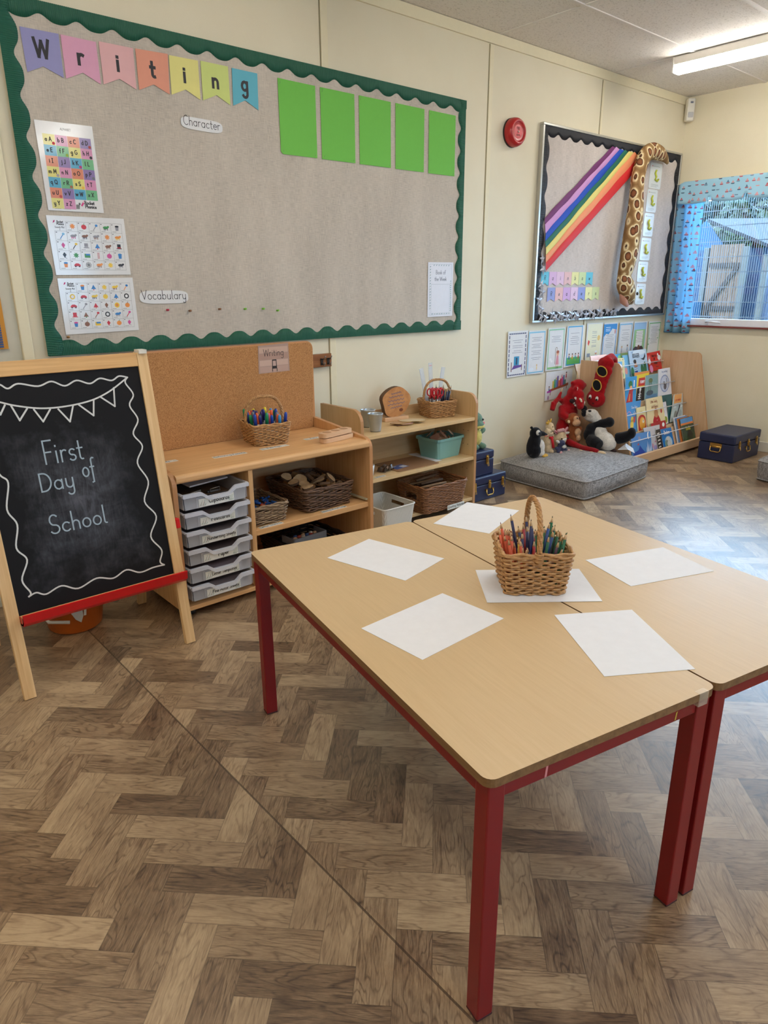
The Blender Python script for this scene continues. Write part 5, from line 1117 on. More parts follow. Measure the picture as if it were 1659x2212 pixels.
# brown board, torn wrapper and blue card
t = thing('brown_board', 'flat brown card board lying on the middle shelf', 'board', (2.83, -.29, SH2), -.02)
MB().prism(rrect(-.165, .165, -.12, .12, .012), UPF, .0005, .004, P((150, 112, 80), .5)).build('board', t)
t = thing('white_sheet', 'white sheet under the teal tub at the edge of the brown board', 'paper sheet', (3.03, -.24, SH2), -.1)
MB().box(-.035, .035, -.13, .13, .0002, .001, M_PAPER).build('sheet', t)
t = thing('printed_card', 'blue and white printed card lying on the brown board', 'card', (2.735, -.325, SH2+.0042), .12)
b = MB(); b.prism([(-.055, -.03), (.055, -.03), (.055, .035), (-.055, .035)], UPF, 0, .001, P((70, 92, 150), .3)); fr = ((0, 0, .0012), (1, 0, 0), (0, 1, 0)); b.rect(.005, .05, -.025, .012, fr, 0, P((214, 214, 218), .4)); b.text('BLUE', -.02, .018, .006, fr, 0, P((226, 230, 236)), .3); b.build('card', t)
t = thing('foil_wrapper', 'crumpled dark foil wrapper on the middle shelf', 'wrapper', (2.62, -.33, SH2+.004), .3)
b = MB(); r = random.Random(2); vs = []; fs = []
for i in range(9):
    for j in range(7): vs.append((-.05+.1*i/8, -.03+.06*j/6, r.uniform(.004, .034) if 0 < i < 8 else .002))
for i in range(8):
    for j in range(6): q = i*7+j; fs.append((q, q+7, q+8, q+1))
b.add(vs, fs, P((84, 66, 52), .3, .3)); o = b.build('foil', t); sm = o.modifiers.new('thick', 'SOLIDIFY'); sm.thickness = .002
t = thing('small_pot', 'little white pot of wooden bits at the left end of the middle shelf', 'pot', (2.487, -.335, SH2))
MB().lathe([(0, 0), (.026, 0), (.034, .062), (.031, .062), (.024, .004), (0, .004)], P((226, 224, 220), .4), 24).build('body', t)
for k in range(7):
    t2 = tag(MB().obox((0, 0, 0), (.03, .018, .014), (r.uniform(-1, 1), r.uniform(-1, 1), r.uniform(0, 3)), P([(170, 120, 100), (206, 170, 150), (110, 76, 62)][k % 3], .7)).build('wooden_bit', None, (2.487+r.uniform(-.016, .016), -.335+r.uniform(-.016, .016), SH2+.055+.012*k)), 'wooden bit piled in the little white pot', 'wooden piece', 'bits in the little white pot')
# rattan basket of sticks and white lattice basket on the bottom shelf
SH3 = .0670
t = thing('rattan_basket', 'brown rattan basket of sticks with a hand hole on the bottom shelf', 'basket', (2.955, -.385, SH3), 0.0)
weave(t, .33, .225, .37, .265, .165, 20, M_RATT, 40, amp=.002, rad=.025, holes=(1, .045, .085, .125))
strip(t, 'Counting Natures', .075, -.1375, .001, .15, .03, 0, .0085, name='basket_label', vert=True)
pile = Pile(); got = 0
for k in range(900):
    if got == 15: break
    y = -.385+r.uniform(-.085, .085); x = 2.955+r.uniform(-.04, .04); a = r.uniform(-.35, .35); L = r.uniform(.09, .125); z = SH3+.085+.085*k/900
    vs = [(e*L, q, h) for e in (-1, 1) for q in (-.012, .012) for h in (-.0125, .0125)]
    if not pile.fits(vs, [(0, 1, 3, 2), (4, 5, 7, 6), (0, 1, 5, 4), (2, 3, 7, 6), (0, 2, 6, 4), (1, 3, 7, 5)], pose((x, y, z), (0, 0, a))): continue
    got += 1; i = got
    t2 = thing('stick', 'short bark covered stick lying in the rattan basket', 'stick', (x, y, z), a, 'sticks in the rattan basket')
    MB().tube([(-L, 0, r.uniform(-.003, .003)), (-L*.3, .003, 0), (L*.4, -.003, .002), (L, .002, r.uniform(-.003, .003))], [.0075, .009, .008, .007], P([(104, 78, 54), (130, 100, 70), (86, 64, 46)][i % 3], .9), 7).build('twig', t2)
t = thing('lattice_basket', 'white plastic lattice basket with hand holes on the bottom shelf', 'basket', (2.515, -.43, SH3), 0.0)
def lattice():
    m, nt, b = new_mat('white_lattice_plastic'); v, o = coords(nt); k = 1/.0085
    c = ((v[0]+v[1])*k).mod(1).gt(.35)*((v[2])*k).mod(1).gt(.35)
    nt.links.new(mix(nt, c, (222, 218, 208), (196, 190, 180)), b.inputs['Base Color']); b.inputs['Roughness'].default_value = .4; bump(nt, b, c*-1, .6, .003); return m
ML = lattice(); b = MB()
A0 = loop(.215, .265, .02, 64); A1 = loop(.245, .295, .022, 64); vs = []; fs = []
hz = [0, .06, .085, .105, .115, .13]
for d in (0, .003):
    for z in hz:
        f = z/.13
        for p, q in zip(A0, A1): vs.append((p[0]+(q[0]-p[0])*f-p[2]*d, p[1]+(q[1]-p[1])*f-p[3]*d, z))
n = 64
for k in range(len(hz)-1):
    for i in range(n):
        p = A0[i]
        if k in (2,) and abs(p[1]) < .05 and abs(p[0]) > .09: continue
        q = k*n; j = (i+1) % n; o = n*len(hz); fs += [(q+i, q+j, q+n+j, q+n+i), (o+q+i, o+q+n+i, o+q+n+j, o+q+j)]
b.add(vs, fs, ML); b.prism([(x*.98, y*.98) for x, y, _, _ in A0], UPF, .001, .004, ML)
b.tube([(x, y, .13) for x, y, _, _ in A1], .0045, P((226, 222, 212), .4), 6, True); b.build('body', t)

# ================================================================== EASEL
EK = .155; ES = math.sqrt(1+EK*EK)
ez = thing('chalkboard_easel', 'pine chalkboard easel with red tray and a First Day of School chalk message', 'easel', (.426, -.91, 0))
M_PINE = wood('pine', (232, 196, 144), (208, 162, 108), axis=2, rough=.5); M_PINEH = wood('pine_rail', (226, 182, 122), (202, 150, 92), axis=0, rough=.5)
lean = Matrix.Rotation(-math.atan(EK), 4, 'X')
def onlean(o): o.matrix_local = lean; return o
EH = 1.155*ES
for x in (0, .613): onlean(MB().box(x, x+.040, 0, .022, .002, EH, M_PINE).build('front_leg', ez, bev=.002))
onlean(MB().box(.0405, .6125, .001, .021, EH-.050, EH, M_PINEH).build('top_rail', ez, bev=.002))
onlean(MB().box(.0405, .6125, .003, .019, .268*ES, .300*ES, M_PINEH).build('bottom_rail', ez, bev=.002))
def chalkmat():
    m, nt, b = new_mat('chalkboard'); v, o = coords(nt)
    n = noise(nt, scaled(nt, o, (1, 1, 1.5)), 9, 5, .65, 1.2); d = noise(nt, scaled(nt, o, (6, 1, 1)), 14, 4, .7, .8)
    wx = ((v[0]-.318).abs()*-1+.225)*8; wz = ((v[2]-.655).abs()*-1+.27)*7
    ed = noise(nt, o, 7, 4, .7); w_ = (wx.min(wz)*.55+(ed-.5)*1.5).min(1.0).max(0.0)
    f = (n*.55+d*.45-.38).max(0.0)*w_*.85+w_*.035
    nt.links.new(ramp(nt, f, [(0, (23, 22, 25)), (.3, (104, 106, 116))]), b.inputs['Base Color']); b.inputs['Roughness'].default_value = .75; b.inputs['Specular IOR Level'].default_value = .25; return m
cbd = onlean(MB().box(.0405, .6125, .007, .014, .300*ES, EH-.0505, chalkmat()).build('chalkboard', ez))
b = MB(); fr = ((-.426, .0064, 0), (1, 0, 0), (0, 0, ES)); CH = P((216, 216, 214), .95, name='chalk'); CB = P((162, 178, 190), .95, name='blue_chalk')
def sm(pts, k=6):
    out = []
    for i in range(len(pts)-1):
        p0, p1, p2, p3 = (Vector(pts[j]) for j in (max(i-1, 0), i, i+1, min(i+2, len(pts)-1)))
        for q in range(k): s = q/k; out.append(.5*((2*p1)+(p2-p0)*s+(2*p0-5*p1+4*p2-p3)*s*s+(3*p1-p0-3*p2+p3)*s**3))
    return out+[Vector(pts[-1])]
LN = [[(.470,1.095),(.500,1.068),(.530,1.086),(0.560,1.082),(0.582,1.067),(0.616,1.080),(0.677,1.066),(0.723,1.078),(0.765,1.059),(0.808,1.074),(0.852,1.059),(0.890,1.074),(0.931,1.063),(0.961,1.076),(0.991,1.069)],
 [(.991,1.069),(0.980,1.050),(1.002,1.005),(0.981,0.967),(1.003,0.912),(0.976,0.862),(1.002,0.811),(0.972,0.752),(1.001,0.677),(0.973,0.604),(1.008,0.538),(0.973,0.466),(1.006,0.404),(0.992,0.361),(1.006,0.344)],
 [(1.006,0.344),(0.961,0.345),(0.907,0.340),(0.858,0.363),(0.804,0.345),(0.745,0.361),(0.675,0.342),(0.621,0.367),(0.566,0.352),(0.536,0.366),(0.510,0.359)],
 [(.480,1.085),(.500,1.03),(.478,.98),(.500,.92),(.480,.86),(0.502,0.790),(0.522,0.758),(0.501,0.670),(0.522,0.613),(0.504,0.535),(0.529,0.487),(0.500,0.422),(0.518,0.372),(0.510,0.359)],
 [(.470,1.072),(.505,1.043),(0.548,1.026),(0.597,1.008),(0.674,0.991),(0.757,0.989),(0.846,1.000),(0.918,1.026),(0.991,1.069)]]
for L in LN: b.stroke(sm(L), .0055, fr, 0, CH)
for T in ([(.487,1.05),(.502,1.0),(.528,1.028)],[(0.530,1.028),(0.543,0.985),(0.562,1.014)],[(0.581,1.009),(0.598,0.959),(0.628,0.995)],[(0.649,0.990),(0.671,0.946),(0.701,0.984)],[(0.728,0.982),(0.759,0.935),(0.779,0.987)],[(0.800,0.989),(0.844,0.946),(0.854,0.999)],[(0.881,1.008),(0.926,0.970),(0.934,1.036)]): b.stroke(T[:2], .0058, fr, .0001, CH); b.stroke(T[1:], .0058, fr, .0001, CH)
def chalk(t, x0, x1, z, xh, asc):
    tot = sum(GL[c][0]+.14 for c in t)-.14; sx = (x1-x0)/tot; cx = x0
    for c in t:
        for st in GL[c][1]:
            if c == 'f': st = [(p[0], p[1]) for p in st[:-1]]+[(.25, -.7), (.05, -.75)] if len(st) > 3 else st
            b.stroke([(cx+p[0]*sx, z+(p[1]*xh if p[1] < 1.05 else xh+(p[1]-1)*(asc-xh)/.9)) for p in st], .0052, fr, .0002, CB)
        cx += (GL[c][0]+.14)*sx
chalk('First', .650, .785, .800, .040, .080); chalk('Day', .618, .735, .708, .032, .062); chalk('of', .768, .812, .735, .032, .064); chalk('School', .622, .825, .556, .032, .066)
b.build('chalk_drawing', cbd)
M_REDP = P((206, 26, 28), .22, name='red_plastic')
b = MB(); b.prism([(0, .012), (.004, .0), (-.034, .0), (-.050, .012), (-.058, .042), (-.052, .044), (-.044, .020), (-.030, .009), (0, .008)], ((.0405, .006, .268*ES), (0, 1, 0), (0, 0, 1)), 0, .605, M_REDP); b.add([(.0405+.602*e, .006+y, .268*ES+z) for e in (0, 1) for y, z in ((0, .001), (-.034, .001), (-.050, .012), (-.056, .034), (0, .034))], [(0, 1, 2, 3, 4), (9, 8, 7, 6, 5)], M_REDP); onlean(b.build('chalk_tray', ez))
b = MB().box(.653, .672, .0, .03, .478, .520, M_REDP); onlean(b.build('paper_clamp', ez, bev=.005))
for x in (.02, .633): MB().obox((x, .19, 1.158), (.03, .045, .014), (0, 0, 0), P((228, 222, 210), .4)).build('hinge_cap', ez)
back = Matrix.Translation((0, .195, 1.15)) @ Matrix.Rotation(math.atan2(.30, 1.15), 4, 'X')
for x in (0, .613):
    o = MB().box(x+.001, x+.039, 0, .022, -1.188, 0, M_PINE).build('rear_leg', ez, bev=.002); o.matrix_local = back
# ---- orange tub behind the easel
t = thing('orange_tub', 'round orange plastic tub with torn label on the floor behind the easel', 'tub', (.76, -.42, 0))
M_OR = P((196, 96, 26), .35); MB().lathe([(0, .004), (.095, .0), (.108, .012), (.135, .17), (.142, .172), (.142, .178), (.131, .178), (.105, .014), (0, .01)], M_OR, 40).build('body', t)
fr_l = ((-.02, -.122, .06), (1, -.05, 0), (.05, -.2, 1))
b = MB(); b.prism([(-.012, .02), (.01, 0), (.018, .03), (.012, .1), (-.02, .1), (-.045, .085)], fr_l, .0, .001, P((206, 206, 204), .6)).prism([(.02, .03), (.03, .03), (.032, .1), (.022, .1)], fr_l, .0, .0012, P((214, 212, 206), .6)); b.build('torn_label', t)
MB().tube([(-.145, -.03, .13), (-.13, -.11, .095), (-.06, -.145, .085)], .007, P((210, 204, 196), .5), 8).build('handle', t)
# ================================================================== NAVY TRUNKS
M_NAVY = P((33, 41, 74), .38, name='navy_lacquer'); M_BRASS = P((206, 168, 92), .25, .9, name='brass')
def trunk(label, loc, rz, W, D, H, front=1, latch=None, side=True, seam=.66):
    t = thing('storage_chest', label, 'trunk', loc, rz, 'navy storage trunks')
    MB().box(-W/2, W/2, -D/2, D/2, 0, H*seam-.0015, M_NAVY).build('body', t, bev=.008, seg=3)
    MB().box(-W/2-.002, W/2+.002, -D/2-.002, D/2+.002, H*seam+.0005, H, M_NAVY).build('lid', t, bev=.012, seg=3)
    y = -D/2; zs = H*seam
    for x in (latch if latch is not None else (-W*.33, W*.33)):
        b = MB(); b.box(x-.011, x+.011, y-.007, y-.001, zs-.034, zs+.028, M_BRASS).box(x-.007, x+.007, y-.013, y-.006, zs-.020, zs+.018, M_BRASS)
        b.tube([(x-.006, y-.011, zs-.02), (x-.006, y-.016, zs-.046), (x+.006, y-.016, zs-.046), (x+.006, y-.011, zs-.02)], .0022, M_BRASS, 6); b.build('clasp', t, bev=.002)
    def hand(fr_, name):
        o, u, n = (Vector(q) for q in fr_); b = MB()
        for e in (-.033, .033): b.obox(o+u*e+n*.004, (.016, .016, .012), (0, 0, 0), M_BRASS)
        b.tube([o+u*-.033+n*.008, o+u*-.034+n*.014-Vector((0, 0, .022)), o+u*-.024+n*.016-Vector((0, 0, .036)), o+u*.024+n*.016-Vector((0, 0, .036)), o+u*.034+n*.014-Vector((0, 0, .022)), o+u*.033+n*.008], .0042, M_BRASS, 8); b.build(name, t)
    if front:
        hand(((0, y, zs-.038), (1, 0, 0), (0, -1, 0)), 'handle')
        MB().box(-.010, .010, y-.010, y-.001, zs-.03, zs+.026, M_BRASS).tube([(0, y-.012, zs-.03), (0, y-.014, zs+.01)], .006, M_BRASS, 8).build('hasp', t, bev=.002)
    if side:
        x = -W/2; zc = H*.52
        MB().box(x-.006, x-.001, -.048, .048, zc-.006, zc+.030, M_BRASS).tube([(x-.008, -.042, zc+.004), (x-.014, -.042, zc-.028), (x-.016, -.030, zc-.038), (x-.016, .030, zc-.038), (x-.014, .042, zc-.028), (x-.008, .042, zc+.004)], .0042, M_BRASS, 8).tube([(x-.008, -.045, zc+.004), (x-.008, .045, zc+.004)], .005, M_BRASS, 8).build('handle', t)
    return t
trunk('navy trunk with brass clasps alone on the floor beside the book rack', (5.928, -.918, 0), -.012, .475, .292, .222)
trunk('lower navy trunk of the stack between shelf unit and floor cushion', (3.4955, -.262, 0), 0, .35, .252, .166, latch=(-.145, .137), side=False)
trunk('smaller navy trunk on top of the stack beside the shelf unit', (3.4480, -.250, .1665), 0, .235, .225, .166, latch=(.045,), front=0, side=False)
# ---- soft dinosaur on the trunks (only one side shows)
PG, PY = plush('green_plush', (112, 142, 122)), plush('lemon_plush', (222, 206, 120))
t = thing('plush_dinosaur', 'soft green dinosaur with pale yellow belly sitting on the stacked trunks', 'plush toy', (3.475, -.255, .333))
blob('body', [((0, 0, .075), (.058, .05, .075)), ((0, 0, .19), (.062, .055, .06)), ((.0, -.03, .165), (.05, .04, .03)), ((.065, -.02, .115), (.03, .016, .016), (0, -.5, 0)), ((-.065, -.02, .115), (.03, .016, .016), (0, .5, 0)), ((.035, -.04, .02), (.026, .04, .022)), ((-.035, -.04, .02), (.026, .04, .022)), ((0, .07, .03), (.025, .05, .022))], PG, t)
MB().ell((0, -.022, .08), (.046, .036, .062), PY).build('belly', t); MB().ell((0, -.045, .155), (.046, .028, .016), PY).build('muzzle', t)
MB().ell((.03, -.05, .2), .007, P((20, 20, 20), .2)).ell((-.03, -.05, .2), .007, P((20, 20, 20), .2)).build('eye', t); MB().ell((.042, -.045, .175), (.012, .006, .009), P((226, 130, 130), .9)).build('cheek', t)
MB().ell((0, .05, .22), (.008, .03, .03), P((230, 180, 90), .9)).ell((0, .055, .14), (.008, .03, .03), P((230, 180, 90), .9)).build('back_spines', t)

# ================================================================== FLOOR CUSHIONS
M_CUSH = fabric('grey_linen', (150, 146, 145), 230, .34); M_PIPE = fabric('grey_piping', (160, 156, 155), 300, .25)
def cushion(label, quad, h, puff, loc):
    t = thing('floor_cushion', label, 'cushion', loc, 0, 'grey floor cushions')
    q = [Vector((x-loc[0], y-loc[1])) for x, y in quad]; n = 28; m = 10
    def pt(u, v): return (q[0]*(1-u)+q[1]*u)*(1-v)+(q[3]*(1-u)+q[2]*u)*v
    c = sum(q, Vector((0, 0)))/4; vs = []; fs = []
    # ring parametrisation: perimeter points for the boxed sides
    def rnd_(u, v):      # pull the corners in a little
        p = pt(u, v); k = (abs(2*u-1)**8)*(abs(2*v-1)**8); return p+(c-p)*k*.035
    for i in range(n+1):
        for j in range(n+1):
            u, v = i/n, j/n; p = rnd_(u, v); e = (1-abs(2*u-1)**3)*(1-abs(2*v-1)**3)
            z = h+puff*e**.6+.004*math.sin(u*9+v*4)*e; vs.append((p.x, p.y, z))
    for i in range(n):
        for j in range(n): a = i*(n+1)+j; fs.append((a, a+n+1, a+n+2, a+1))
    per = [(i/n, 0) for i in range(n)]+[(1, j/n) for j in range(n)]+[(1-i/n, 1) for i in range(n)]+[(0, 1-j/n) for j in range(n)]
    base = len(vs); N = len(per)
    for k in range(m+1):
        f = k/m
        for u, v in per:
            p = rnd_(u, v); d = (p-c).normalized(); e = 1-max(abs(2*u-1) if v in (0, 1) else abs(2*v-1), 0)**4
            p = p+d*(.020*math.sin(PI*f)*(.4+.6*e))-d*(.014*(1-f)); vs.append((p.x, p.y, .004+(h-.004)*f+.003*math.sin(u*11+v*7)*(1 if f in (0,) else 0)*0))
    for k in range(m):
        for i in range(N): a = base+k*N; j = (i+1) % N; fs.append((a+i, a+j, a+N+j, a+N+i))
    fs.append(tuple(base+i for i in range(N-1, -1, -1)))
    b = MB(); b.add(vs, fs, M_CUSH, True); cv = b.build('cover', t)
    for z, f in ((h, 1), (.012, .05)):
        b = MB(); pp = []
        for u, v in per: p = rnd_(u, v); d = (p-c).normalized(); p = p+d*(.002 if f == 1 else -.008); pp.append((p.x, p.y, z))
        b.tube(pp, .0055, M_PIPE, 6, True); b.build('piping', cv)
    return t
cushion('large grey linen floor cushion carrying the plush toys', [(3.915, -.868), (4.806, -.832), (4.790, -.075), (3.962, -.075)], .132, .060, (4.36, -.46, 0))
cushion('grey linen floor cushion at the right edge of the picture', [(5.27, -2.12), (5.98, -2.1), (6.05, -1.36), (5.32, -1.38)], .145, .05, (5.65, -1.74, 0))

# ================================================================== BOOK RACK
M_RACK = wood('rack_beech', (214, 178, 140), (198, 158, 118), axis=2, rough=.45); M_RACKH = wood('rack_beech_h', (216, 180, 142), (200, 162, 122), axis=0, rough=.45)
RX0, RX1 = 4.822, 6.094
rk = thing('book_rack', 'beech front facing book rack with four tiers of picture books', 'book rack', (RX0, -.15, 0))
rw = RX1-RX0; Y = lambda y: y+.15
def rside(x):
    pts = [(Y(-.68), .0), (Y(-.15), .0), (Y(-.15), .818), (Y(-.47), .818)]+arc(Y(-.508)+.045, .818-.045, .045, .045, 100, 190, 6)
    return MB().prism(pts, ((x, 0, 0), (0, 1, 0), (0, 0, 1)), 0, .018, M_RACK, P((190, 136, 88), .4)).build('side_panel', rk, bev=.002)
rside(0); rside(rw)
tiers = [(-.161, .726, .618), (-.290, .553, .436), (-.420, .377, .226), (-.551, .198, .066)]     # rail y, rail z, floor z
M_CORD = P((232, 234, 240), .35)
for k, (ry, rz_, fz_) in enumerate(tiers):
    y0 = ry+.3*(fz_-rz_); yb_ = y0+.048
    b = MB(); b.box(.0185, rw-.0005, Y(y0)-.012, Y(yb_)+.03, fz_-.012, fz_, M_RACKH)           # tier floor
    yt = yb_+.3*(tiers[k-1][2]-.012-fz_) if k else yb_+.06
    zt = tiers[k-1][2]-.012 if k else fz_+.16
    b.add([(.0185, Y(yb_), fz_), (rw-.0005, Y(yb_), fz_), (rw-.0005, Y(yt), zt), (.0185, Y(yt), zt), (.0185, Y(yb_)+.01, fz_), (rw-.0005, Y(yb_)+.01, fz_), (rw-.0005, Y(yt)+.01, zt), (.0185, Y(yt)+.01, zt)], [(0, 1, 2, 3), (7, 6, 5, 4), (0, 4, 5, 1), (3, 2, 6, 7)], M_RACKH)
    b.build('tier', rk)
    MB().box(.0185, rw-.0005, Y(y0)-.018, Y(y0)-.012, fz_-.012, fz_+.012, P((224, 196, 160), .4)).build('tier_lip', rk) if k < 3 else None
    MB().tube([(.018, Y(ry)-.006, rz_), (rw, Y(ry)-.006, rz_)], .0038, M_CORD, 7).build('rail', rk)
b = MB(); b.prism([(Y(-.63), .026), (Y(-.612), .026), (Y(-.606), .10), (Y(-.616), .104), (Y(-.628), .098)], ((.0185, 0, 0), (0, 1, 0), (0, 0, 1)), 0, rw-.019, M_RACKH); b.build('front_lip', rk, bev=.003)
# ---- picture books: local frame x right, y up the cover, z out of the cover
def book(label, tier, quad, col, draw=None, th=.006, back=0.0, title='picture_book'):
    """quad: cover corners (x, z) bottom-left, bottom-right, top-right, top-left on the leaning plane of the tier"""
    ry, rz_, fz_ = tiers[tier]; k = .3; s = math.sqrt(1+k*k)
    ox, oz = (quad[0][0]+quad[1][0])/2, (quad[0][1]+quad[1][1])/2
    oz = max(oz, fz_+.001+.33*th)
    oy = ry+.010+back+k*(oz-rz_)
    t = thing(title, label, 'book', (ox, oy, oz), 0, 'picture books in the book rack')
    ux, uy, uz = Vector((1, 0, 0)), Vector((0, k, 1))/s, Vector((0, -1, k))/s
    t.rotation_euler = Matrix((ux, uy, uz)).transposed().to_euler()
    p = [((x-ox), max(0, z-oz)*s) for x, z in quad]
    b = MB(); b.prism(p, UPF, -.001, .0005, P(col, .25, spec=.5)); b.prism(p, UPF, -th-.001, -th+.0005, P(tuple(v*.8 for v in col), .4))
    fr = ((0, 0, .0006), (1, 0, 0), (0, 1, 0))
    W = abs(p[2][0]-p[3][0]); H = (p[2][1]+p[3][1])/2
    sh = (p[3][0]+p[2][0])/2                      # sideways lean of the cover
    if draw:
        fr = ((0, 0, .0006), (1, 0, 0), (sh/max(H, .01), 1, 0)); draw(b, fr, W, H)
    b.build('cover', t)
    q = [(x*.97, .002+y*.985) for x, y in p]
    MB().prism(q, UPF, -th+.0006, -.0011, P((232, 228, 218), .8)).build('pages', t)
    return t
def Q(x0, x1, z0, z1, lean=0): return [(x0, z0), (x1, z0), (x1+lean, z1), (x0+lean, z1)]
def blobf(d, fr, x, z, rx, rz, c, l=.0003): d.disc(x, z, rx, rz, fr, l, P(c, .35), 14)
WH = (236, 236, 238)
# top tier
book('orange picture book with darker orange scribbles at the left end of the top tier', 0, Q(5.00, 5.24, .640, .832, .02), (236, 162, 120), lambda d, f, W, H: [d.stroke(sm([(-.09+.02*k, .10), (-.08+.02*k, .16), (-.085+.02*k, .18)]), .003, f, .0004, P((208, 84, 50))) for k in range(9)], back=.016)
book('white picture book with red title in front of the orange one', 0, Q(4.93, 5.13, .622, .795, .02), (226, 224, 228), lambda d, f, W, H: (d.text('FISH', -.02, .13, .011, f, .0004, P((190, 40, 50)), .3), blobf(d, f, .05, .09, .03, .03, (200, 90, 70))), back=.0)
book('bright blue picture book behind the yellow framed one on the top tier', 0, Q(5.28, 5.45, .622, .822, .02), (48, 150, 204), lambda d, f, W, H: (blobf(d, f, .07, .17, .03, .03, (110, 170, 70)), d.rect(-.05, .02, .15, .16, f, .0004, P(WH))), back=.022)
book('yellow framed picture book with blue middle beside the left side panel', 0, [(5.19, .622), (5.452, .622), (5.478, .790), (5.262, .797)], (232, 226, 176), lambda d, f, W, H: (d.rect(-W*.40, W*.38, H*.12, H*.82, f, .0002, P((104, 178, 224), .3)), d.flat([(-W*.4, .0), (W*.38, .0), (W*.38, H*.45), (W*.0, H*.3), (-W*.4, H*.35)], f, .0003, P((222, 230, 190), .3)), d.text('BOOKS', .03, H*.56, .011, f, .0005, P((40, 70, 130)), .25), blobf(d, f, .07, H*.14, .035, .03, (110, 180, 120), .0005), [d.rect(-W*.4+i*W*.2, -W*.36+i*W*.2, H*.88, H*.93, f, .0004, P([(60, 90, 130), (190, 120, 60)][i % 2])) for i in range(5)]), th=.012, back=-.001)
book('light blue picture book peeping out left of the BIGGER book', 0, Q(5.470, 5.68, .622, .808, .01), (124, 188, 226), lambda d, f, W, H: (d.disc(-.075, .06, .022, .03, f, .0003, P((226, 150, 140))), d.stroke(sm([(-.09, .11), (-.08, .125), (-.088, .14), (-.078, .155)]), .003, f, .0004, P((240, 244, 250)))), back=.012)
def big(d, f, W, H):
    d.flat([(-W/2, H*.52), (W/2, H*.42), (W/2+.0, H), (-W/2, H)], f, .0002, P((188, 210, 232), .3)); d.disc(.02, H*.9, W*.36, H*.1, f, .00025, P((216, 228, 240)))
    d.text('BIGGER', -.035, H*.72, .0165, f, .0005, P((24, 32, 56)), .34, sx=.9); d.text('and', -.09, H*.9, .008, f, .0005, P((60, 120, 180)), .25)
    blobf(d, f, -.055, H*.48, .018, .026, (226, 170, 130), .0004); blobf(d, f, -.062, H*.57, .024, .018, (40, 34, 44), .0005); d.flat([(-.085, .0), (-.03, .0), (-.032, H*.2), (-.075, H*.2)], f, .0004, P((30, 60, 140))); [d.rect(-.078, -.032, H*.2+.008*i, H*.2+.008*i+.004, f, .0005, P(WH if i % 2 else (40, 60, 120))) for i in range(5)]; d.flat([(-.075, H*.36), (-.03, H*.36), (-.02, H*.42), (-.085, H*.42)], f, .0004, P((222, 150, 120)))
    for x, h in ((-.115, .06), (.045, .07), (.095, .085)): blobf(d, f, x, h*.72, .026, h*.68, (30, 110, 72), .0003)
    d.flat([(.05, H*.62), (.09, H*.58), (.12, H*.72), (.115, H*.86), (.09, H*.7)], f, .0005, P((56, 60, 72))); d.flat([(.03, H*.66), (.075, H*.60), (.08, H*.66)], f, .0005, P((40, 84, 110)))
book('blue picture book titled BIGGER in the middle of the top tier', 0, [(5.555, .624), (5.832, .624), (5.857, .840), (5.565, .840)], (150, 196, 228), big)
book('grey and black picture book wedged between the BIGGER and the red book', 0, Q(5.76, 5.87, .622, .77, .0), (104, 110, 116), None, back=.010)
def redb(d, f, W, H):
    k = P((40, 20, 24)); d.text('CAN YOU', .0, H*.74, .0092, f, .0004, k, .4); d.text('BE', .0, H*.58, .0092, f, .0004, k, .4); d.text('TRUE!', .012, H*.38, .0105, f, .0004, k, .42); d.text('a small story', .03, H*.22, .0055, f, .0004, k, .3, sx=.8)
    blobf(d, f, -.09, H*.52, .022, H*.14, WH); [d.flat([(-.10+e, H*.6), (-.09+e, H*.6), (-.095+e*1.6, H*.88)], f, .0003, P(WH)) for e in (0, .016)]; blobf(d, f, -.075, H*.15, .028, H*.2, (226, 140, 186)); blobf(d, f, .085, H*.68, .028, H*.14, WH); blobf(d, f, .07, H*.85, .012, .012, WH)
book('red picture book with white rabbits at the right end of the top tier', 0, [(5.862, .634), (6.078, .650), (6.086, .812), (5.852, .802)], (204, 46, 42), redb)
# second tier
book('dark spined book against the left panel on the second tier', 1, Q(5.25, 5.32, .437, .638, .0), (44, 50, 74), lambda d, f, W, H: [d.stroke([(-.02, .12+.012*k), (.01, .125+.012*k)], .004, f, .0004, P(WH)) for k in range(5)], back=.012)
book('sky blue book with a red and green picture on the second tier', 1, [(5.252, .437), (5.425, .437), (5.512, .645), (5.338, .647)], (58, 152, 212), lambda d, f, W, H: (blobf(d, f, -.01, H*.72, .030, .028, (40, 120, 72)), d.flat([(-.065, .01), (.035, .01), (.03, H*.42), (.045, H*.55), (-.02, H*.52)], f, .0003, P((190, 52, 60))), blobf(d, f, .0, H*.58, .02, .018, (232, 170, 120), .0004), d.flat([(-.03, .02), (-.01, .02), (-.005, H*.36), (-.02, H*.36)], f, .0004, P((232, 150, 70))), d.rect(.04, .055, H*.6, H*.85, f, .0004, P(WH))))
book('tall orange edged book standing behind the yellow one', 1, Q(5.48, 5.72, .437, .668, .04), (226, 150, 90), None, back=.022)
book('yellow book with red title block on the second tier', 1, [(5.395, .437), (5.60, .437), (5.725, .655), (5.515, .649)], (232, 206, 70), lambda d, f, W, H: (d.rect(-W*.3, W*.5, .0, H*.52, f, .0002, P((28, 26, 32), .3)), d.rect(-W*.25, W*.36, H*.56, H*.86, f, .0003, P((196, 44, 44), .3)), d.text('FUNNY', .01, H*.66, .011, f, .0005, P(WH), .4), d.stroke([(-.01, .02), (-.008, H*.4)], .012, f, .0004, P(WH)), blobf(d, f, -.008, H*.43, .014, .016, WH), [d.stroke([(-.03, H*.1+.018*k), (.014, H*.1+.018*k)], .005, f, .0004, P(WH)) for k in range(3)]), back=.008)
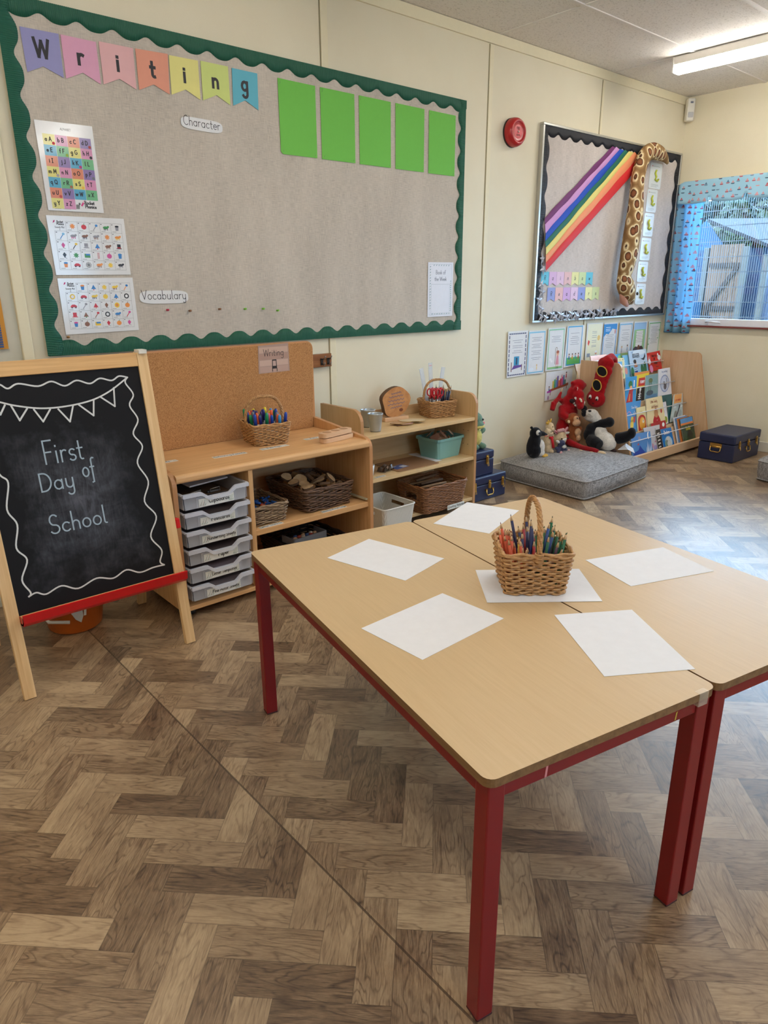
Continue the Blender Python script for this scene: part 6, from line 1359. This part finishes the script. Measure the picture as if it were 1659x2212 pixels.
book('grey teal book with palm trees on the second tier', 1, [(5.568, .437), (5.787, .437), (5.855, .640), (5.652, .636)], (128, 166, 172), lambda d, f, W, H: ([d.stroke(sm([(-.05+e, .05), (-.045+e, H*.5), (-.03+e, H*.72)]), .006, f, .0003, P((90, 104, 80))) for e in (0, .03)], blobf(d, f, -.02, H*.76, .035, .02, (108, 128, 92)), d.rect(-W*.48, W*.48, .0, .04, f, .0002, P((92, 132, 166))), blobf(d, f, -.03, .055, .06, .022, (60, 88, 110)), d.text('the tiny', .04, H*.6, .008, f, .0004, P((170, 200, 206)), .2)), back=-.001)
book('white book with a grey cat in an oval at the right of the second tier', 1, [(5.79, .437), (6.035, .437), (6.078, .672), (5.880, .670)], (226, 230, 240), lambda d, f, W, H: (blobf(d, f, .0, H*.46, W*.40, H*.32, (140, 158, 198)), blobf(d, f, .0, H*.46, W*.34, H*.27, (198, 208, 228), .0004), blobf(d, f, .005, H*.34, .026, .026, (92, 90, 104), .0006), blobf(d, f, -.012, H*.48, .014, .014, (92, 90, 104), .0006), d.stroke(sm([(.025, H*.4), (.035, H*.52), (.03, H*.64)]), .007, f, .0006, P((92, 90, 104))), d.text('Very Sad Thing', .0, H*.86, .0085, f, .0004, P((110, 130, 180)), .2, sx=.8)))
# third tier
book('blue book titled Once Upon a Time with a yellow duck', 2, [(5.100, .227), (5.262, .227), (5.404, .466), (5.135, .466)], (72, 148, 214), lambda d, f, W, H: (d.text('Once Upon', .03, H*.78, .011, f, .0004, P(WH), .2, sx=.8), d.text('a Time', .04, H*.6, .011, f, .0004, P(WH), .2, sx=.8), blobf(d, f, .0, H*.26, .026, .04, (236, 204, 90)), blobf(d, f, .0, H*.44, .02, .022, (236, 204, 90)), blobf(d, f, .035, H*.42, .016, .028, (206, 80, 84)), d.stroke(arc(-.05, H*.5, .04, .05, 20, 160), .006, f, .0003, P((226, 150, 190)))), back=.010)
book('cream book with a yellow lion in a red arch', 2, [(5.262, .227), (5.408, .232), (5.434, .418), (5.296, .415)], (234, 220, 170), lambda d, f, W, H: (d.flat([(-W*.44, .005), (W*.46, .005)]+arc(.0, H*.45, W*.44, H*.22, 0, 180), f, .0002, P((190, 52, 44))), blobf(d, f, .005, H*.3, W*.34, H*.28, (226, 160, 56), .0004), blobf(d, f, .015, H*.42, W*.18, H*.12, (240, 190, 100), .0006), blobf(d, f, .02, H*.38, .014, .014, (240, 230, 210), .0008), blobf(d, f, .022, H*.41, .005, .004, (30, 24, 24), .001), d.text('Lullaby', .0, H*.78, .007, f, .0004, P((200, 180, 110)), .25)))
book('cream book titled Little Teddy Left Behind showing a bear in a red jumper', 2, [(5.412, .227), (5.716, .232), (5.722, .470), (5.460, .470)], (236, 218, 172), lambda d, f, W, H: (d.text('Little Teddy', -.012, H*.83, .0118, f, .0004, P((140, 60, 40)), .26, sx=.86), d.text('Left Behind', -.005, H*.66, .0118, f, .0004, P((140, 60, 40)), .26, sx=.86), d.flat([(-.06, .015), (.08, .015), (.06, H*.26), (.035, H*.42), (-.02, H*.42), (-.05, H*.26)], f, .0003, P((186, 30, 40))), blobf(d, f, .008, H*.46, .034, .036, (196, 140, 96), .0004), blobf(d, f, .008, H*.6, .018, .012, (180, 112, 76), .0005), blobf(d, f, .095, H*.5, .014, .018, (190, 40, 44)), [blobf(d, f, .012, H*(.14+.09*k), .004, .004, WH, .0006) for k in range(2)]), th=.008, back=-.002)
book('narrow white book right of the teddy book', 2, [(5.690, .227), (5.780, .232), (5.794, .414), (5.719, .411)], (230, 228, 234), lambda d, f, W, H: (blobf(d, f, .005, .04, .03, .028, (160, 170, 60)), d.stroke([(-.01, .09), (-.005, .12)], .004, f, .0004, P((190, 80, 160)))), back=.009)
book('dark teal book behind the penguin book on the third tier', 2, [(5.74, .227), (5.86, .227), (5.930, .464), (5.742, .466)], (40, 92, 96), lambda d, f, W, H: blobf(d, f, -.03, H*.6, .03, .06, (28, 60, 62)), back=.018)
book('orange topped book titled LITTLE PENGUIN at the right of the third tier', 2, [(5.795, .227), (6.022, .250), (6.086, .458), (5.942, .458)], (186, 204, 206), lambda d, f, W, H: (d.rect(-W*.5, W*.42, H*.66, H*.99, f, .0002, P((232, 170, 104))), d.text('LITTLE PENGUIN', -.005, H*.74, .0072, f, .0004, P((196, 64, 36)), .36, sx=.8), d.stroke(sm([(-.02, .02), (.0, H*.25), (.03, H*.5)]), .016, f, .0004, P((44, 40, 50))), blobf(d, f, .032, H*.53, .012, .014, (44, 40, 50), .0004), blobf(d, f, -.03, .05, .03, .04, (120, 128, 126)), blobf(d, f, .05, .06, .03, .03, (150, 164, 166)), [blobf(d, f, x, H*.52, .03, .01, (214, 224, 226)) for x in (-.05, .06)]))
# bottom tier
book('pale book with green corner at the left end of the bottom tier', 3, Q(4.90, 5.02, .067, .246, .0), (214, 218, 206), lambda d, f, W, H: (d.rect(-W*.4, W*.4, H*.5, H*.9, f, .0003, P((170, 180, 70))), blobf(d, f, .0, .04, .02, .02, (190, 60, 60))), back=.01)
book('blue book with a boat and white moon on the bottom tier', 3, [(4.99, .067), (5.307, .067), (5.314, .240), (5.028, .252)], (84, 140, 206), lambda d, f, W, H: (d.flat([(-W*.48, .0), (W*.25, .0), (W*.0, H*.3), (-W*.1, H*.48), (-W*.2, H*.28), (-W*.48, H*.22)], f, .0003, P((34, 70, 166))), d.flat(arc(.11, H*.8, .018, .03, 80, 290)+arc(.12, H*.8, .012, .026, 290, 80), f, .0004, P(WH)), [d.flat([(.06+.012*k, .0), (.075+.012*k, .0), (.07+.016*k, H*(.36+.08*((k*3) % 4)))], f, .0005, P((214, 226, 240))) for k in range(6)], d.text('Shh', -.03, H*.74, .011, f, .0004, P((190, 150, 90)), .2), d.flat([(-.07, H*.5), (-.04, H*.5), (-.05, H*.6)], f, .0004, P((200, 80, 80)))), back=-.002)
book('red book lying behind the grey text book on the bottom tier', 3, Q(5.36, 5.60, .067, .286, .03), (176, 34, 44), lambda d, f, W, H: (blobf(d, f, .075, H*.86, .02, .018, (240, 236, 236)), [d.rect(-.06+.02*k, -.055+.02*k, H*.1, H*.95, f, .0002, P((130, 20, 30))) for k in range(5)]), back=.024)
book('grey white book of printed words on the bottom tier', 3, [(5.275, .067), (5.45, .067), (5.505, .266), (5.247, .270)], (206, 204, 210), lambda d, f, W, H: ([d.text(w_, x, z, .0085, f, .0004, P(c), .3, sx=.8) for w_, x, z, c in (('morning', .02, H*.6, (80, 60, 90)), ('you', .03, H*.36, (180, 60, 100)), ('in', .05, H*.84, (120, 110, 120)))], blobf(d, f, .02, .03, .03, .02, (150, 140, 190)), blobf(d, f, -.02, .05, .02, .02, (200, 150, 170))), back=.014)
book('black and white striped book next to the blue rabbit book', 3, Q(5.405, 5.478, .067, .234, .008), (60, 54, 54), lambda d, f, W, H: [d.flat([(-.025, .02+.028*k), (.02, .025+.028*k), (.012, .035+.028*k), (-.022, .032+.028*k)], f, .0004, P((214, 206, 198))) for k in range(5)], back=.004)
book('bright blue book with a grey rabbit titled Doctor on the bottom tier', 3, [(5.487, .067), (5.664, .069), (5.650, .228), (5.480, .232)], (36, 120, 196), lambda d, f, W, H: (d.text('Doctors', .0, H*.72, .0155, f, .0006, P(WH), .36, sx=.78), blobf(d, f, .005, H*.3, W*.36, H*.30, (168, 196, 216)), blobf(d, f, -.0, H*.34, .036, .04, (214, 214, 212), .0004), blobf(d, f, -.03, H*.24, .03, .034, (120, 150, 130), .0004), blobf(d, f, .01, H*.2, .034, .028, (206, 206, 204), .0005), [blobf(d, f, x, H*.37, .0035, .0035, (40, 40, 44), .0007) for x in (-.01, .014)]), back=-.003)
for i, (x, c) in enumerate(((5.765, (222, 220, 226)), (5.785, (90, 140, 190)), (5.800, (210, 120, 60)))):
    book(['white thin book at the back of the right hand pile on the bottom tier', 'blue thin book in the middle of the right hand pile on the bottom tier', 'orange thin book behind the green titled book'][i], 3, Q(x, x+.21, .067, .288-.006*i, -.004), c, None, th=.005, back=.024-.007*i)
book('dark green book with yellow title in front of the right hand pile', 3, [(5.832, .067), (6.042, .069), (6.044, .274), (5.818, .274)], (52, 74, 56), lambda d, f, W, H: (d.rect(-W*.48, W*.46, H*.8, H*.99, f, .0002, P((96, 150, 204))), d.rect(-W*.5, W*.46, H*.72, H*.8, f, .0003, P((226, 130, 60))), d.text('Gorilla', .0, H*.5, .0155, f, .0006, P((220, 206, 60)), .34, sx=.85), blobf(d, f, .02, H*.24, .05, .05, (30, 34, 32)), [d.flat([(-.09+.025*k, .0), (-.08+.025*k, .0), (-.08+.03*k, H*.4)], f, .0003, P((96, 130, 60))) for k in range(7)]), back=-.003)

# ================================================================== PLUSH TOYS ON THE CUSHION
EYE = P((16, 14, 16), .15)
PR, PK, PWH, PCR, PBR = plush('red_plush', (170, 20, 28)), plush('black_plush', (24, 23, 28), .4), plush('white_plush', (226, 220, 212)), plush('cream_plush', (222, 196, 160)), plush('brown_plush', (150, 82, 44))
PTAN, PPINK, PNV, PYE = plush('tan_plush', (212, 164, 124)), plush('pink_plush', (222, 170, 172)), plush('navy_plush', (66, 68, 98)), plush('gold_plush', (224, 178, 80))
def toy(name, label): return thing(name, label, 'plush toy', (0, 0, 0))
def place(t, x, y, z):      # base empties stay at the toy's seat; parts keep world positions
    for c in t.children: c.location = Vector(c.location)-Vector((x, y, z))
    t.location = (x, y, z)
# red dragon
t = toy('plush_dragon', 'large red plush dragon with white teeth and a horn at the back of the cushion')
o = blob('body', [((4.655, -.175, .30), (.095, .075, .12)), ((4.655, -.18, .42), (.088, .07, .09)), ((4.66, -.175, .50), (.052, .05, .07)), ((4.685, -.20, .575), (.055, .055, .06)), ((4.712, -.215, .635), (.055, .058, .052)),
 ((4.672, -.250, .565), (.044, .05, .05)), ((4.650, -.285, .520), (.038, .036, .038)), ((4.632, -.302, .493), (.030, .028, .028)), ((4.645, -.21, .52), (.030, .035, .022)), ((4.640, -.235, .488), (.022, .028, .016)),
 ('t', [(4.615, -.16, .47), (4.575, -.19, .42), (4.575, -.26, .385)], [.038, .036, .028]), 
 ('t', [(4.60, -.19, .27), (4.552, -.26, .225), (4.545, -.36, .205), (4.525, -.42, .203)], [.055, .030, .024, .022]),
 ((4.765, -.235, .635), (.018, .02, .022)), ((4.665, -.20, .655), (.026, .02, .018), (0, .5, 0)), ((4.655, -.235, .62), (.018, .022, .02)),
 ('t', [(4.515, -.13, .455), (4.555, -.12, .51), (4.60, -.12, .535), (4.632, -.12, .585)], [.020, .020, .018, .010]), ('t', [(4.515, -.13, .455), (4.535, -.12, .515)], [.02, .016]), ('t', [(4.60, -.12, .535), (4.66, -.13, .50)], [.016, .02])], PR, t, voxel=.007)
MB().tube([(4.718, -.205, .672), (4.720, -.2, .70), (4.715, -.195, .742)], [.013, .010, .002], PCR, 8).build('horn', t)
b = MB()
for p, q in (((4.618, -.262, .555), (4.602, -.278, .547)), ((4.620, -.25, .512), (4.602, -.268, .518)), ((4.622, -.262, .500), (4.606, -.28, .495)), ((4.664, -.313, .527), (4.66, -.318, .508))): b.tube([p, q], [.0095, .0035], PWH, 7)
b.build('tooth', t)
MB().ell((4.606, -.243, .530), (.016, .022, .018), P((40, 10, 14), .9)).build('mouth_lining', t)
MB().tube([(4.622, -.300, .552), (4.612, -.318, .545), (4.616, -.322, .530)], [.007, .008, .006], P((230, 214, 190), .7), 8).build('nostril_patch', t)
MB().tube([(4.632, -.12, .585), (4.642, -.12, .612)], [.008, .003], PCR, 7).tube([(4.533, -.275, .385), (4.52, -.29, .378)], [.012, .005], PCR, 7).build('claw', t)
MB().tube([(4.655, -.245, .632), (4.64, -.262, .628), (4.636, -.262, .61)], .003, P((226, 190, 180), .7), 6).build('brow_seam', t)
place(t, 4.655, -.175, .172); DRG = t
# red puppet draped over the rack's side panel
t = toy('plush_puppet', 'flat red plush puppet with black ovals and eyes hanging over the rack side panel')
pp = [(4.800, -.405, .834), (4.770, -.405, .815), (4.757, -.404, .76), (4.752, -.388, .69), (4.746, -.370, .61), (4.735, -.362, .545), (4.728, -.362, .49)]
b = MB(); ring = [.05, .072, .072, .064, .066, .085, .034]; vs = []
o = blob('body', [('t', [(4.892, -.41, .79), (4.880, -.405, .84), (4.838, -.405, .862), (4.790, -.405, .845), (4.766, -.405, .815)], [.024, .026, .028, .034, .036])]+[((x, y, z), (.026, r_, .05)) for (x, y, z), r_ in zip(pp[1:5], ring[1:5])]+[((4.752, -.396, .725), (.028, .068, .05)), ((4.748, -.378, .65), (.028, .066, .05)), ((4.738, -.364, .548), (.036, .084, .070))], PR, t, voxel=.007)
def oval(y0, z0, ry, rz_, xs):
    b = MB(); n = 26; ring_ = [(xs-.004, y0+ry*math.cos(2*PI*i/n), z0+rz_*math.sin(2*PI*i/n)+.16*(ry*math.cos(2*PI*i/n))) for i in range(n)]
    b.tube(ring_, .0042, PYE, 6, True); b.add([(xs-.003, p[1], p[2]) for p in ring_]+[(xs-.008, y0, z0)], [((i+1) % n, i, n) for i in range(n)], P((14, 13, 16), .95), True); b.build('black_oval', t)
oval(-.404, .758, .044, .038, 4.7295); oval(-.376, .652, .039, .042, 4.7215)
for (y, z) in ((-.338, .563), (-.398, .556)):
    MB().ell((4.700, y, z), (.010, .012, .017), P((226, 222, 216), .3)).ell((4.692, y-.003, z-.008), (.006, .008, .009), EYE).build('eye', t)
MB().ell((4.704, -.366, .515), (.006, .008, .004), P((60, 8, 14), .9)).build('mouth', t)
place(t, 4.745, -.40, .52)
# penguin
t = toy('plush_penguin', 'black and white plush penguin standing at the left front of the toys')
blob('body', [((4.100, -.292, .235), (.060, .055, .066)), ((4.096, -.292, .29), (.050, .048, .062)), ((4.100, -.295, .355), (.044, .044, .046)), ('t', [(4.125, -.315, .355), (4.155, -.33, .348), (4.186, -.340, .340)], [.022, .016, .005]), ((4.052, -.29, .265), (.014, .034, .07), (0, .15, 0)), ((4.062, -.285, .40), (.012, .012, .012))], PK, t)
blob('belly', [((4.132, -.318, .25), (.040, .035, .062)), ((4.138, -.315, .21), (.042, .036, .034))], PWH, t)
MB().ell((4.082, -.331, .368), (.020, .012, .020), PWH).ell((4.082, -.341, .366), (.010, .006, .010), P((60, 62, 62), .4)).ell((4.083, -.345, .366), (.006, .005, .006), EYE).build('eye', t)
MB().tube([(4.15, -.345, .334), (4.182, -.348, .334)], [.006, .003], P((206, 130, 110), .8), 7).build('beak_lining', t)
blob('foot', [((4.165, -.345, .187), (.024, .022, .010)), ((4.185, -.335, .187), (.018, .020, .010)), ((4.145, -.35, .186), (.014, .018, .009))], PYE, t, voxel=.004)
place(t, 4.12, -.30, .176)
# two cream lambs / kids
t = toy('plush_goat', 'cream plush kid with small yellow horns behind the penguin')
blob('body', [((4.345, -.235, .225), (.048, .05, .055)), ((4.35, -.235, .29), (.040, .04, .05)), ((4.345, -.24, .362), (.034, .034, .036)), ((4.335, -.268, .35), (.022, .022, .020)), ((4.378, -.235, .352), (.016, .01, .026), (0, -.6, 0))], PCR, t)
MB().tube([(4.335, -.235, .39), (4.330, -.233, .415)], [.009, .004], PYE, 7).tube([(4.352, -.235, .392), (4.368, -.233, .420)], [.009, .004], PYE, 7).tube([(4.316, -.235, .385), (4.325, -.235, .4)], .012, PYE, 7).build('horn', t)
MB().ell((4.330, -.277, .37), .004, EYE).build('eye', t); place(t, 4.345, -.235, .176)
t = toy('plush_lamb', 'small cream plush animal with a red scarf beside the penguin')
blob('body', [((4.278, -.285, .215), (.036, .036, .042)), ((4.272, -.285, .27), (.030, .03, .04)), ((4.262, -.288, .338), (.028, .028, .030)), ((4.280, -.308, .328), (.017, .017, .014)), ('t', [(4.295, -.29, .27), (4.305, -.305, .235), (4.300, -.312, .212)], [.014, .014, .014]), ((4.278, -.318, .196), (.016, .022, .016)), ((4.244, -.29, .362), (.012, .008, .014))], PCR, t, voxel=.005)
MB().tube([(4.25, -.312, .305), (4.27, -.322, .300), (4.290, -.31, .303)], .009, P((190, 24, 36), .9), 7).tube([(4.266, -.322, .30), (4.274, -.328, .26), (4.282, -.33, .226)], [.009, .010, .010], P((190, 24, 36), .9), 7).build('scarf', t)
MB().ell((4.288, -.324, .332), (.006, .005, .005), EYE).ell((4.262, -.314, .345), .004, EYE).build('nose', t); place(t, 4.275, -.285, .176)
# unicorn
t = toy('plush_unicorn', 'round cream plush unicorn head with pink ears and mane in the middle of the toys')
blob('body', [((4.445, -.262, .262), (.066, .055, .062)), ((4.445, -.235, .205), (.055, .05, .034))], PCR, t)
for x, a in ((4.375, -.9), (4.508, .75)): MB().ell((x, -.275, .322), (.012, .010, .030), PPINK, (0, a, 0)).build('ear', t); MB().ell((x, -.285, .321), (.006, .003, .020), P((150, 70, 80), .9), (0, a, 0)).build('ear_lining', t)
blob('mane', [((4.425+.014*k-.02, -.280-.004*(k % 2), .330+.008*((k*3) % 3)), (.016, .014, .014)) for k in range(5)], PPINK, t, voxel=.004)
MB().tube([(4.452, -.312, .31), (4.458, -.330, .315), (4.462, -.338, .320)], [.011, .009, .003], PWH, 8).build('horn', t)
MB().ell((4.408, -.312, .272), .006, EYE).ell((4.492, -.306, .262), .006, EYE).build('eye', t); place(t, 4.445, -.25, .176)
# small navy donkey
t = toy('plush_donkey', 'tiny navy plush donkey with white ears and muzzle in front of the unicorn')
blob('body', [((4.348, -.345, .212), (.034, .03, .034)), ((4.345, -.355, .252), (.030, .028, .028)), ('t', [(4.325, -.35, .22), (4.305, -.36, .195), (4.302, -.37, .188)], [.017, .016, .014]), ('t', [(4.372, -.35, .22), (4.400, -.362, .192)], [.016, .015]), ((4.30, -.345, .222), (.02, .012, .012)), ((4.398, -.345, .215), (.016, .012, .012))], PNV, t, voxel=.004)
MB().ell((4.302, -.352, .272), (.026, .010, .010), PWH, (0, .45, 0)).build('ear', t); MB().ell((4.385, -.352, .276), (.026, .010, .010), PWH, (0, -.15, 0)).build('ear', t)
MB().ell((4.350, -.376, .232), (.021, .016, .014), PWH).build('muzzle', t)
MB().ell((4.305, -.385, .190), (.015, .008, .017), PPINK).build('sole', t); MB().ell((4.412, -.378, .187), (.015, .008, .016), PPINK).build('sole', t)
MB().ell((4.335, -.38, .258), .004, EYE).ell((4.358, -.38, .258), .004, EYE).build('eye', t); place(t, 4.348, -.345, .176)
# monkey
t = toy('plush_monkey', 'brown plush monkey with tan face peeping out beside the panda')
blob('body', [((4.622, -.290, .390), (.056, .05, .054)), ((4.655, -.32, .388), (.018, .018, .024)), ((4.625, -.30, .30), (.045, .045, .06)), ((4.640, -.345, .325), (.020, .02, .022)), ((4.625, -.31, .235), (.05, .05, .055)), ((4.555, -.285, .385), (.014, .018, .02))], PBR, t)
blob('face', [((4.602, -.330, .405), (.028, .018, .022)), ((4.602, -.338, .372), (.042, .026, .026))], PTAN, t, voxel=.004)
blob('tummy', [((4.618, -.345, .30), (.036, .020, .032)), ((4.62, -.352, .255), (.024, .02, .024))], PTAN, t, voxel=.004)
MB().ell((4.590, -.349, .412), .0045, EYE).ell((4.614, -.352, .411), .0045, EYE).build('eye', t)
MB().tube([(4.578, -.364, .368), (4.600, -.368, .362), (4.622, -.364, .366)], .0012, P((110, 70, 56), .9), 5).build('mouth_line', t); place(t, 4.642, -.315, .176); t.location = (4.622, -.292, .176)
# panda
t = toy('plush_panda', 'black and white plush panda lolling against the book rack')
blob('body', [((4.690, -.485, .268), (.066, .075, .062)), ((4.690, -.515, .250), (.060, .062, .058)), ((4.695, -.44, .32), (.05, .055, .05))], PWH, t)
hd_ = blob('head', [((4.688, -.368, .428), (.052, .056, .046)), ((4.655, -.38, .445), (.034, .036, .028)), ((4.70, -.40, .405), (.04, .04, .035))], PWH, t)
blob('limbs', [((4.672, -.395, .335), (.05, .045, .045)), ((4.640, -.395, .30), (.036, .042, .05)), ('t', [(4.69, -.41, .36), (4.70, -.455, .378), (4.712, -.49, .392)], [.036, .034, .030]), ((4.715, -.498, .394), (.034, .036, .036)), ((4.625, -.43, .255), (.034, .04, .04)), ('t', [(4.62, -.42, .272), (4.596, -.475, .264), (4.588, -.515, .250)], [.042, .043, .038])], PK, t)
blob('right_leg', [('t', [(4.735, -.555, .285), (4.742, -.60, .298), (4.750, -.635, .315)], [.040, .040, .036]), ((4.752, -.652, .335), (.034, .030, .040))], PK, t)
MB().ell((4.628, -.346, .448), (.016, .018, .026), PK).build('eye_patch', hd_); MB().ell((4.618, -.398, .470), (.010, .012, .007), EYE).build('nose', hd_); MB().ell((4.612, -.343, .452), (.005, .006, .006), EYE).build('eye', hd_)
MB().ell((4.670, -.318, .47), (.020, .022, .024), PK).build('ear', hd_); MB().ell((4.690, -.56, .208), (.018, .03, .014), P((44, 26, 26), .9)).build('tail_patch', t)
MB().tube([(4.623, -.385, .447), (4.622, -.41, .443)], .0012, P((120, 112, 106)), 5).build('mouth_line', hd_); place(t, 4.69, -.48, .185); t.location = (4.69, -.492, .158); t.scale = (1.08, 1.1, 1.1)
# white tag bag by the panda
t = thing('paper_tag', 'crumpled white paper tag tucked under the panda beside the rack', 'tag', (4.705, -.665, .172))
b = MB(); b.add([(-.01, .05, .02), (.07, .03, .062), (.09, -.02, .03), (.07, -.05, -.0), (.0, -.03, .035), (.03, .01, .05)], [(0, 5, 4), (0, 1, 5), (1, 2, 5), (2, 3, 5), (3, 4, 5)], P((214, 212, 214), .6)); o = b.build('tag', t); q = o.modifiers.new('thick', 'SOLIDIFY'); q.thickness = .0012
# dragon's long foot with cream claws lies in front; it belongs to the dragon
dr = [o for o in C.objects if o.name == 'plush_dragon'][0]
blob('foot', [('t', [(4.520, -.405, .205), (4.514, -.46, .202), (4.518, -.53, .198), (4.522, -.56, .194)], [.020, .024, .024, .020])], plush('dark_red_plush', (150, 20, 28)), dr, voxel=.004).location = -Vector(dr.location)
b = MB(); b.ell((4.527, -.590, .192), (.017, .032, .014), PCR, (.1, 0, .25)).ell((4.488, -.525, .188), (.014, .022, .010), PCR).ell((4.478, -.44, .190), (.012, .02, .009), PCR); b.build('toe_claw', dr).location = -Vector(dr.location)

# ================================================================== OUTSIDE THE WINDOW
gm, nt, bb = new_mat('yard_paving'); v, o = coords(nt); nt.links.new(ramp(nt, noise(nt, o, 4, 4), [(.3, (74, 72, 68)), (.7, (98, 94, 90))]), bb.inputs['Base Color']); bb.inputs['Roughness'].default_value = .9
struct(MB().box(XR+.1, 22, -9, 12, -.25, -.15, gm).build('ground'))
GZ = -.15
# security mesh across the window
t = thing('mesh_fence', 'pale wire mesh security fence just outside the window', 'fence', (7.05, 0, GZ)); M_WIRE = P((84, 88, 96), .5, .1)
b = MB(); y = -3.0
while y < 1.2: b.box(-.002, .002, y, y+.0035, .9, 2.34, M_WIRE); y += .021
for k in range(11): b.box(-.006, .001, -3, 1.2, .95+.137*k, .957+.137*k, M_WIRE)
b.build('wire_mesh', t)
for y in (-.93, .9, -2.6): MB().box(-.02, .02, y, y+.04, 0, 2.36, P((52, 64, 100), .5)).build('fence_post', t)
# timber gate between posts
t = thing('timber_gate', 'weathered timber gate with a diagonal brace in the yard', 'gate', (8.98, .70, GZ))
MG = wood('weathered_board', (112, 92, 78), (84, 66, 54), axis=2, rough=.8, sc=.8); MG2 = P((52, 42, 38), .8)
for k in range(7): MB().box(0, .025, -.19+.056*k, -.19+.056*k+.052, .05, 1.98, MG).build('board', t)
b = MB()
for z in (1.72, 1.22, .5): b.box(-.022, -.001, -.18, .18, z, z+.05, MG2)
for z0, z1 in ((1.25, 1.72), (.53, 1.22)): b.obox((-.013, 0, (z0+z1)/2), (.02, .045, math.hypot(.32, z1-z0)), (math.atan2(.32, z1-z0)*(1 if z0 > 1 else -1), 0, 0), MG2)
b.build('brace', t)
for y, nm in ((.478, 'concrete gate post right of the timber gate'), (.235, 'concrete post farther right in the yard'), (.945, 'concrete post left of the timber gate')):
    t = thing('concrete_post', nm, 'post', (9.0, y, GZ), 0, 'posts in the yard'); MB().box(-.03, .03, -.032, .032, 0, 1.95 if y > .3 else 1.85, P((84, 86, 84), .8)).build('shaft', t, bev=.006)
# blue play shed with felt roof
t = thing('garden_shed', 'blue painted garden shed with a grey felt roof behind the gate', 'shed', (9.3, .95, GZ))
MBL = P((20, 52, 86), .6); MFELT = P((40, 42, 48), .9)
MB().box(0, 1.6, -.62, .8, 0, 1.94, MBL).build('wall', t)
MB().prism([(-.10, 1.94), (.5, 1.94), (.2, 2.3)], ((-.006, 0, 0), (0, 1, 0), (0, 0, 1)), 0, .02, P((14, 70, 108), .5)).build('gable', t)
MB().add([(-.15, -.68, 1.96), (1.7, -.72, 2.0), (1.7, .12, 2.40), (-.15, .12, 2.30), (-.15, -.68, 1.92), (1.7, -.72, 1.96), (1.7, .12, 2.36), (-.15, .12, 2.26)], [(0, 1, 2, 3), (7, 6, 5, 4), (0, 4, 5, 1), (1, 5, 6, 2), (2, 6, 7, 3), (3, 7, 4, 0)], MFELT).build('roof', t)
t = thing('play_crate', 'blue crate of yellow and red bats by the shed', 'crate', (8.75, .98, GZ)); MB().box(-.1, .1, -.12, .12, 0, 1.32, P((24, 78, 116), .5)).build('box', t, bev=.01)
MB().box(-.105, -.1005, -.06, -.02, 1.0, 1.25, P((150, 132, 60), .5)).box(-.105, -.1005, .0, .04, 1.0, 1.25, P((140, 50, 60), .5)).build('bat', t)
t = thing('timber_fence', 'dark timber fence panels behind the yard posts', 'fence', (9.6, -.6, GZ))
MB().box(0, .04, -2.4, .78, 0, 1.55, wood('dark_fence', (44, 48, 56), (26, 30, 36), axis=2, rough=.8)).build('panel', t)
MB().box(-.03, -.001, -2.4, .78, 1.2, 1.28, P((44, 46, 52), .8)).build('rail', t)
# trees
def leafmat(name, c):
    m, nt, b = new_mat(name); v, o = coords(nt); nt.links.new(ramp(nt, noise(nt, o, 3, 3), [(.3, tuple(x*.55 for x in c)), (.7, c)]), b.inputs['Base Color']); b.inputs['Roughness'].default_value = .6; return m
def tree(label, x, y, h, rad, c, seed):
    t = thing('tree', label, 'tree', (x, y, GZ), 0, 'trees beyond the yard'); r = random.Random(seed)
    MB().tube([(0, 0, 0), (.05, .02, h*.35), (-.04, .05, h*.75)], [.16, .12, .05], P((84, 66, 50), .9), 9).build('trunk', t)
    b = MB(); m = leafmat('leaf_%d' % seed, c); vs = []; fs = []
    for i in range(6500):
        a = r.uniform(0, 2*PI); q = r.uniform(-1, 1); d = rad*(r.random()**.4); k = math.sqrt(1-q*q)
        lump = 1+.28*math.sin(3*a+seed)*k+.2*math.sin(5*q*3+a)
        p = Vector((d*k*math.cos(a)*lump, d*k*math.sin(a)*lump*1.2, h*.62+d*q*.95*lump)); u = Vector((r.uniform(-1, 1), r.uniform(-1, 1), r.uniform(-1, 1))).normalized(); w_ = u.orthogonal().normalized(); s = r.uniform(.06, .13)
        n = len(vs); vs += [p-u*s, p+w_*s*.5, p+u*s, p-w_*s*.5]; fs.append((n, n+1, n+2, n+3))
    b.add(vs, fs, m).build('foliage', t); return t
tree('green tree right behind the gate and shed', 12.7, 1.7, 3.2, .82, (44, 66, 30), 1)
tree('darker green tree left behind the shed', 14.3, 3.15, 3.75, .95, (30, 54, 32), 2)
tree('tall tree farther away between the nearer ones', 18.4, 3.2, 5.0, 1.5, (50, 72, 38), 3)
tree('tall tree farther away to the right', 16.2, -.4, 3.3, .95, (38, 60, 34), 4)
tree('bushy tree at the right beyond the dark fence', 12.7, -.5, 2.7, .72, (34, 58, 28), 5)
